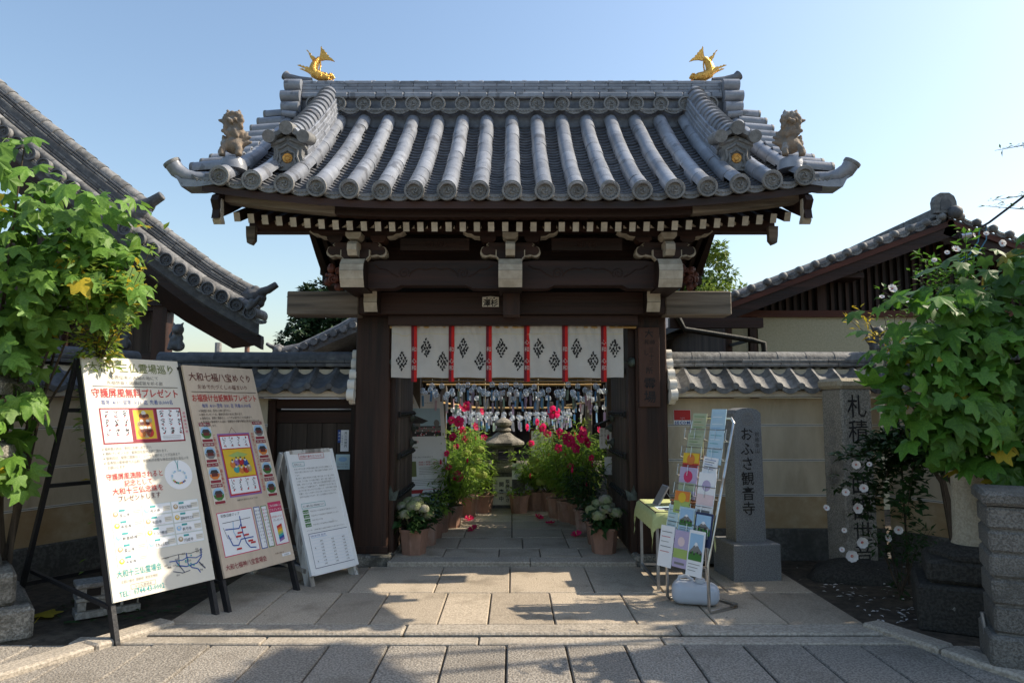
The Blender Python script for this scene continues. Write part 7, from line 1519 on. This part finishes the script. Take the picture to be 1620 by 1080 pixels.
ls = leaf_shrub('cotton_rose_shrub', 'tall bright green shrub with maple-shaped leaves over the left lantern', (-3.75, 5.15, 0),
    [((-3.66, 4.85, 2.52), (.98, .42, .74), 5.4), ((-3.15, 4.92, 2.52), (.42, .26, .32), 1.3), ((-3.56, 4.72, 1.52), (.38, .28, .62), 1.7), ((-4.15, 4.8, 1.9), (.5, .35, .9), 1.4)], 1250, 'leaf_left', 5, keep=lambda p: p.z > 2.16 or p.x < -3.32)
rs = leaf_shrub('cotton_rose_shrub', 'dark green shrub with maple-shaped leaves behind the block post', (3.80, 5.5, 0),
    [((3.52, 4.62, 1.90), (.98, .22, .62), 5.4), ((2.98, 4.66, 1.66), (.45, .22, .48), 2.2), ((3.9, 4.8, 2.35), (.75, .30, .45), 1.8), ((3.55, 4.62, 1.32), (.75, .15, .36), 2.4)], 1150, 'leaf_right', 8, (.08, .18), .03)
def spray(t, q, pts, r0, leafm, n, L, asp=.5, sp=.06, seed=0):
    """a thin branch with small leaves along it"""
    obj('branch', MB().tube(pts, [r0 * (1 - .8 * i / (len(pts) - 1)) for i in range(len(pts))], 5), 'bark', t, smooth=True); P = [Vector(p) for p in pts]
    def gen(qq):
        i = min(int((.25 + .75 * math.sqrt(qq.random())) * (len(P) - 1)), len(P) - 2); p = P[i].lerp(P[i + 1], qq.random()); a = qq.uniform(0, 6.28); o = Vector((math.cos(a), math.sin(a) - .2, qq.uniform(-.2, .7))); return p + o * qq.uniform(0, sp), o
    foliage(t, 'foliage', leafm, gen, n, seed, L, asp, .1)
# rose of Sharon: low arching branches with white flowers in front of the inscribed pillar, and upper sprays
q = random.Random(17)
t = thing('rose_of_sharon', 'arching shrub with white red-eyed blooms across the inscribed pillar', 'shrub', (3.75, 5.9, 0))
for k in range(13):
    e = Vector((2.72 + q.uniform(0, .75), 5.75 + q.uniform(-.25, .25), .55 + q.uniform(0, .75))); a = Vector((3.70, 5.85, .2 + .04 * k)); mid = Vector((3.45, 5.8, 1.25 + q.uniform(-.15, .15))); spray(t, q, [a, a.lerp(mid, .6) + Vector((.05, 0, .12)), mid, mid.lerp(e, .5) + Vector((0, 0, .06)), e], .010, 'leaf_dark', 170, (.055, .10), .6, .11, 300 + k)
for (px_, py_, sc) in [(1355, 803, 1.0), (1365, 858, 1.05), (1352, 881, 1.1), (1423, 838, .8), (1335, 838, .5), (1357, 735, .8), (1371, 773, .8), (1307, 803, .6), (1338, 778, .7), (1330, 868, .5), (1408, 852, .7), (1380, 735, .5)]:
    a = (px_ - 810) / 1080; b = (540 - py_) / 1080; Yd = 5.45; dy = .99573 - b * .09237; p = Vector((a * Yd / dy, Yd + q.uniform(-.03, .05), 1.55 + (.09237 + b * .99573) * Yd / dy)); piece('flower', ME_WHITE, aim(p, (q.uniform(-.6, .3), -1, q.uniform(-.1, .5)), q.uniform(0, 1), sc * .47), t)
t = thing('rose_of_sharon', 'tall slender shrub with small leaves and white blooms above the dark green shrub', 'shrub', (4.15, 6.0, 0))
for k in range(16):
    e = Vector((3.05 + q.uniform(0, 1.6), 5.7 + q.uniform(-.2, .3), 2.35 + q.uniform(0, .75))); a = Vector((4.15, 6.0, .3)); mid = Vector((3.95, 5.9, 1.7)); spray(t, q, [a, mid, mid.lerp(e, .5) + Vector((0, 0, .18)), e], .012, 'leaf_right', 80, (.045, .08), .5, .10, 340 + k)
for (px_, py_, sc) in [(1411, 457, .9), (1395, 470, .5), (1512, 395, .8), (1498, 400, .5), (1478, 412, .5), (1455, 435, .45), (1496, 490, .8), (1480, 487, .5), (1432, 476, .6), (1585, 385, .7), (1560, 370, .5), (1600, 420, .6), (1540, 372, .5)]:
    a = (px_ - 810) / 1080; b = (540 - py_) / 1080; Yd = 5.35; dy = .99573 - b * .09237; p = Vector((a * Yd / dy, Yd, 1.55 + (.09237 + b * .99573) * Yd / dy)); piece('flower', ME_WHITE, aim(p, (q.uniform(-.6, .6), -1, q.uniform(-.1, .9)), q.uniform(0, 1), sc * .46), t)
# reddish-leaved sapling and fine-leaved shrub
t = thing('maple_sapling', 'slim sapling with orange-green leaves left of the white blooms', 'shrub', (3.45, 6.1, 0))
for k in range(5): e = Vector((2.95 + .14 * k, 6.0 + q.uniform(-.1, .1), 2.36 + q.uniform(-.05, .08))); spray(t, q, [(3.45, 6.1, 0), (3.42, 6.08, 1.5), (3.38, 6.05, 2.0), e], .010, 'leaf_yellow' if k < 2 else 'leaf_left', 45, (.05, .09), .28, .06, 380 + k)
t = thing('fine_leaved_shrub', 'light green fine-leaved shrub with yellow sprigs at the edge of the left foliage', 'shrub', (-3.0, 5.4, 0))
for k in range(16): e = Vector((-2.80 + q.uniform(-.30, .34), 4.72 + q.uniform(-.10, .15), 2.30 + q.uniform(-.04, .44))); spray(t, q, [(-3.15, 5.4, 0), (-3.17, 5.35, 1.2), (-3.1, 5.1, 1.85), e], .009, 'leaf_fine' if k % 6 else 'leaf_yellow', 95, (.045, .085), .40, .13, 400 + k)
# low ground plants under the right shrub
t = thing('ground_plant', 'small dark plant growing between the lantern plinth and the angled wall', 'plant', (3.15, 5.7, 0))
for k in range(8): a = k * .8; spray(t, q, [(3.15, 5.7, 0), (3.15 + .1 * math.cos(a), 5.7 + .1 * math.sin(a), .3), (3.15 + .25 * math.cos(a), 5.7 + .2 * math.sin(a), .55)], .006, 'leaf_dark', 45, (.05, .08), .35, .08, 430 + k)

# ================================================================== TREES
def tree(name, lab, base, h, crown, n, m, seed, L=(.16, .26), trunk=.16, asp=.6, clumps=26):
    t = thing(name, lab, 'tree', base); q = random.Random(seed); base = Vector(base); tr = obj('trunk', MB().tube([base, base + Vector((.06, 0, h * .4)), base + Vector((-.04, .05, h * .8))], [trunk, trunk * .75, trunk * .4], 8), 'bark', t, smooth=True); cs = []
    for c, r_, *cn in crown:
        c, r_ = Vector(c), Vector(r_)
        for k in range(cn[0] if cn else clumps):
            d = Vector((q.gauss(0, 1), q.gauss(0, 1), q.gauss(0, 1))).normalized(); p = c + Vector((d.x * r_.x, d.y * r_.y, d.z * r_.z)) * q.uniform(.35, .92); cs.append((p, min(r_) * q.uniform(.22, .42)))
            if k % 4 == 0: obj('limb', MB().tube([base + Vector((0, 0, h * q.uniform(.45, .8))), base.lerp(p, .6) + Vector((0, 0, h * .25)), p], [trunk * .35, trunk * .2, .02], 6), 'bark', t, smooth=True)
    mb = MB()
    for k in range(n):
        c, r_ = q.choice(cs); d = Vector((q.gauss(0, 1), q.gauss(0, 1), q.gauss(0, 1))).normalized(); p = c + d * r_ * q.uniform(.5, 1.05); l_ = q.uniform(*L); leaf_quad(mb, p, (d + Vector((q.uniform(-.7, .7), q.uniform(-.7, .7), -.35))), d + Vector((0, 0, .6)), l_, l_ * asp)
    me = bpy.data.meshes.new('crown'); me.from_pydata(mb.v, [], mb.f); me.materials.append(MATS[m]); o = put(bpy.data.objects.new('crown', me), t); o['kind'] = 'stuff'; return t
tree('evergreen_tree', 'dark evergreen tree behind the left wing of the gate', (-6.6, 25, 0), 5.4, [((-6.9, 25, 4.9), (1.7, 1.3, 1.7)), ((-6.6, 25, 3.9), (2.3, 1.3, 1.5))], 12000, 'leaf_pine', 61, (.13, .24))
tree('evergreen_tree', 'lighter green tree in front of the dark evergreen', (-5.6, 21.5, 0), 3.4, [((-5.5, 21.5, 3.0), (1.1, .8, .75))], 3500, 'leaf_tree', 62, (.12, .2))
tree('camphor_tree', 'bright green tree rising between the gate and the plastered house', (5.0, 18, 0), 5.6, [((5.05, 18, 5.2), (.85, .8, 1.25)), ((5.35, 18, 4.3), (1.2, .9, .9)), ((4.7, 18, 3.8), (1.2, .9, .9))], 12000, 'leaf_tree_bright', 63, (.09, .16))
tree('street_tree', 'broad street tree beyond the right edge whose twigs reach into view', (7.6, 5.9, 0), 5.6, [((7.1, 6.25, 3.7), (1.2, 1.8, 1.8)), ((7.3, 4.6, 3.6), (1.1, 1.5, 1.7)), ((7.5, 5.2, 5.2), (.8, .7, .8)), ((7.0, 5.75, 7.7), (.55, .5, .5), 5)], 15000, 'leaf_tree', 64, (.13, .22), .2, .6, 34)
tw = [o for o in bpy.data.objects if o.get('label', '').startswith('broad street tree')][0]
for a, b, k in (((7.0, 8.4, 4.9), (6.05, 8.3, 4.72), 1), ((6.9, 8.3, 4.2), (5.9, 8.2, 4.05), 2), ((6.9, 8.3, 3.9), (5.75, 8.1, 3.95), 3)): spray(tw, q, [a, [(x + y) / 2 + .02 for x, y in zip(a, b)], b], .012, 'leaf_tree', 22, (.06, .10), .25, .05, 450 + k)
# ================================================================== LITTER
def litter(name, lab, m, area, n, seed, L, z=.0):
    qq = random.Random(seed); mb = MB()
    for k in range(n): p = Vector((qq.uniform(area[0], area[1]), qq.uniform(area[2], area[3]), z + qq.uniform(.003, .012))); a = qq.uniform(0, 6.28); leaf_quad(mb, p, Vector((math.cos(a), math.sin(a), .05)), Vector((qq.uniform(-.3, .3), qq.uniform(-.3, .3), 1)), qq.uniform(*L), L[0] * .6)
    me = bpy.data.meshes.new(name); me.from_pydata(mb.v, [], mb.f); me.materials.append(MATS[m]); o = put(bpy.data.objects.new(name, me)); tag(o, lab, 'litter'); o['kind'] = 'stuff'
litter('fallen_petals', 'white fallen petals scattered on the dark soil', 'petal_white', (2.62, 3.4, 5.0, 6.2), 60, 71, (.03, .06)); litter('dry_leaves', 'brown dry leaves on the soil behind the posters', 'leaf_dark', (-3.5, -2.5, 5.0, 6.4), 90, 72, (.05, .09)); litter('dry_leaf_litter', 'tan dry leaves on the right soil bed', 'worn_wood', (2.55, 4.2, 5.0, 6.9), 90, 73, (.03, .06)); litter('leaf_crumbs', 'small leaf bits on the forecourt paving', 'leaf_dark', (-2.3, 2.4, 4.9, 6.6), 60, 74, (.012, .025), .012)
o = piece('yellow_leaf', palm_leaf('leaf_yellow', .1, 2), frame((-3.45, 5.15, .01), (1, .2, .1), (-.1, 1, .05)) @ Matrix.Scale(.22, 4), None); tag(o, 'single large yellow leaf fallen near the concrete block', 'leaf')
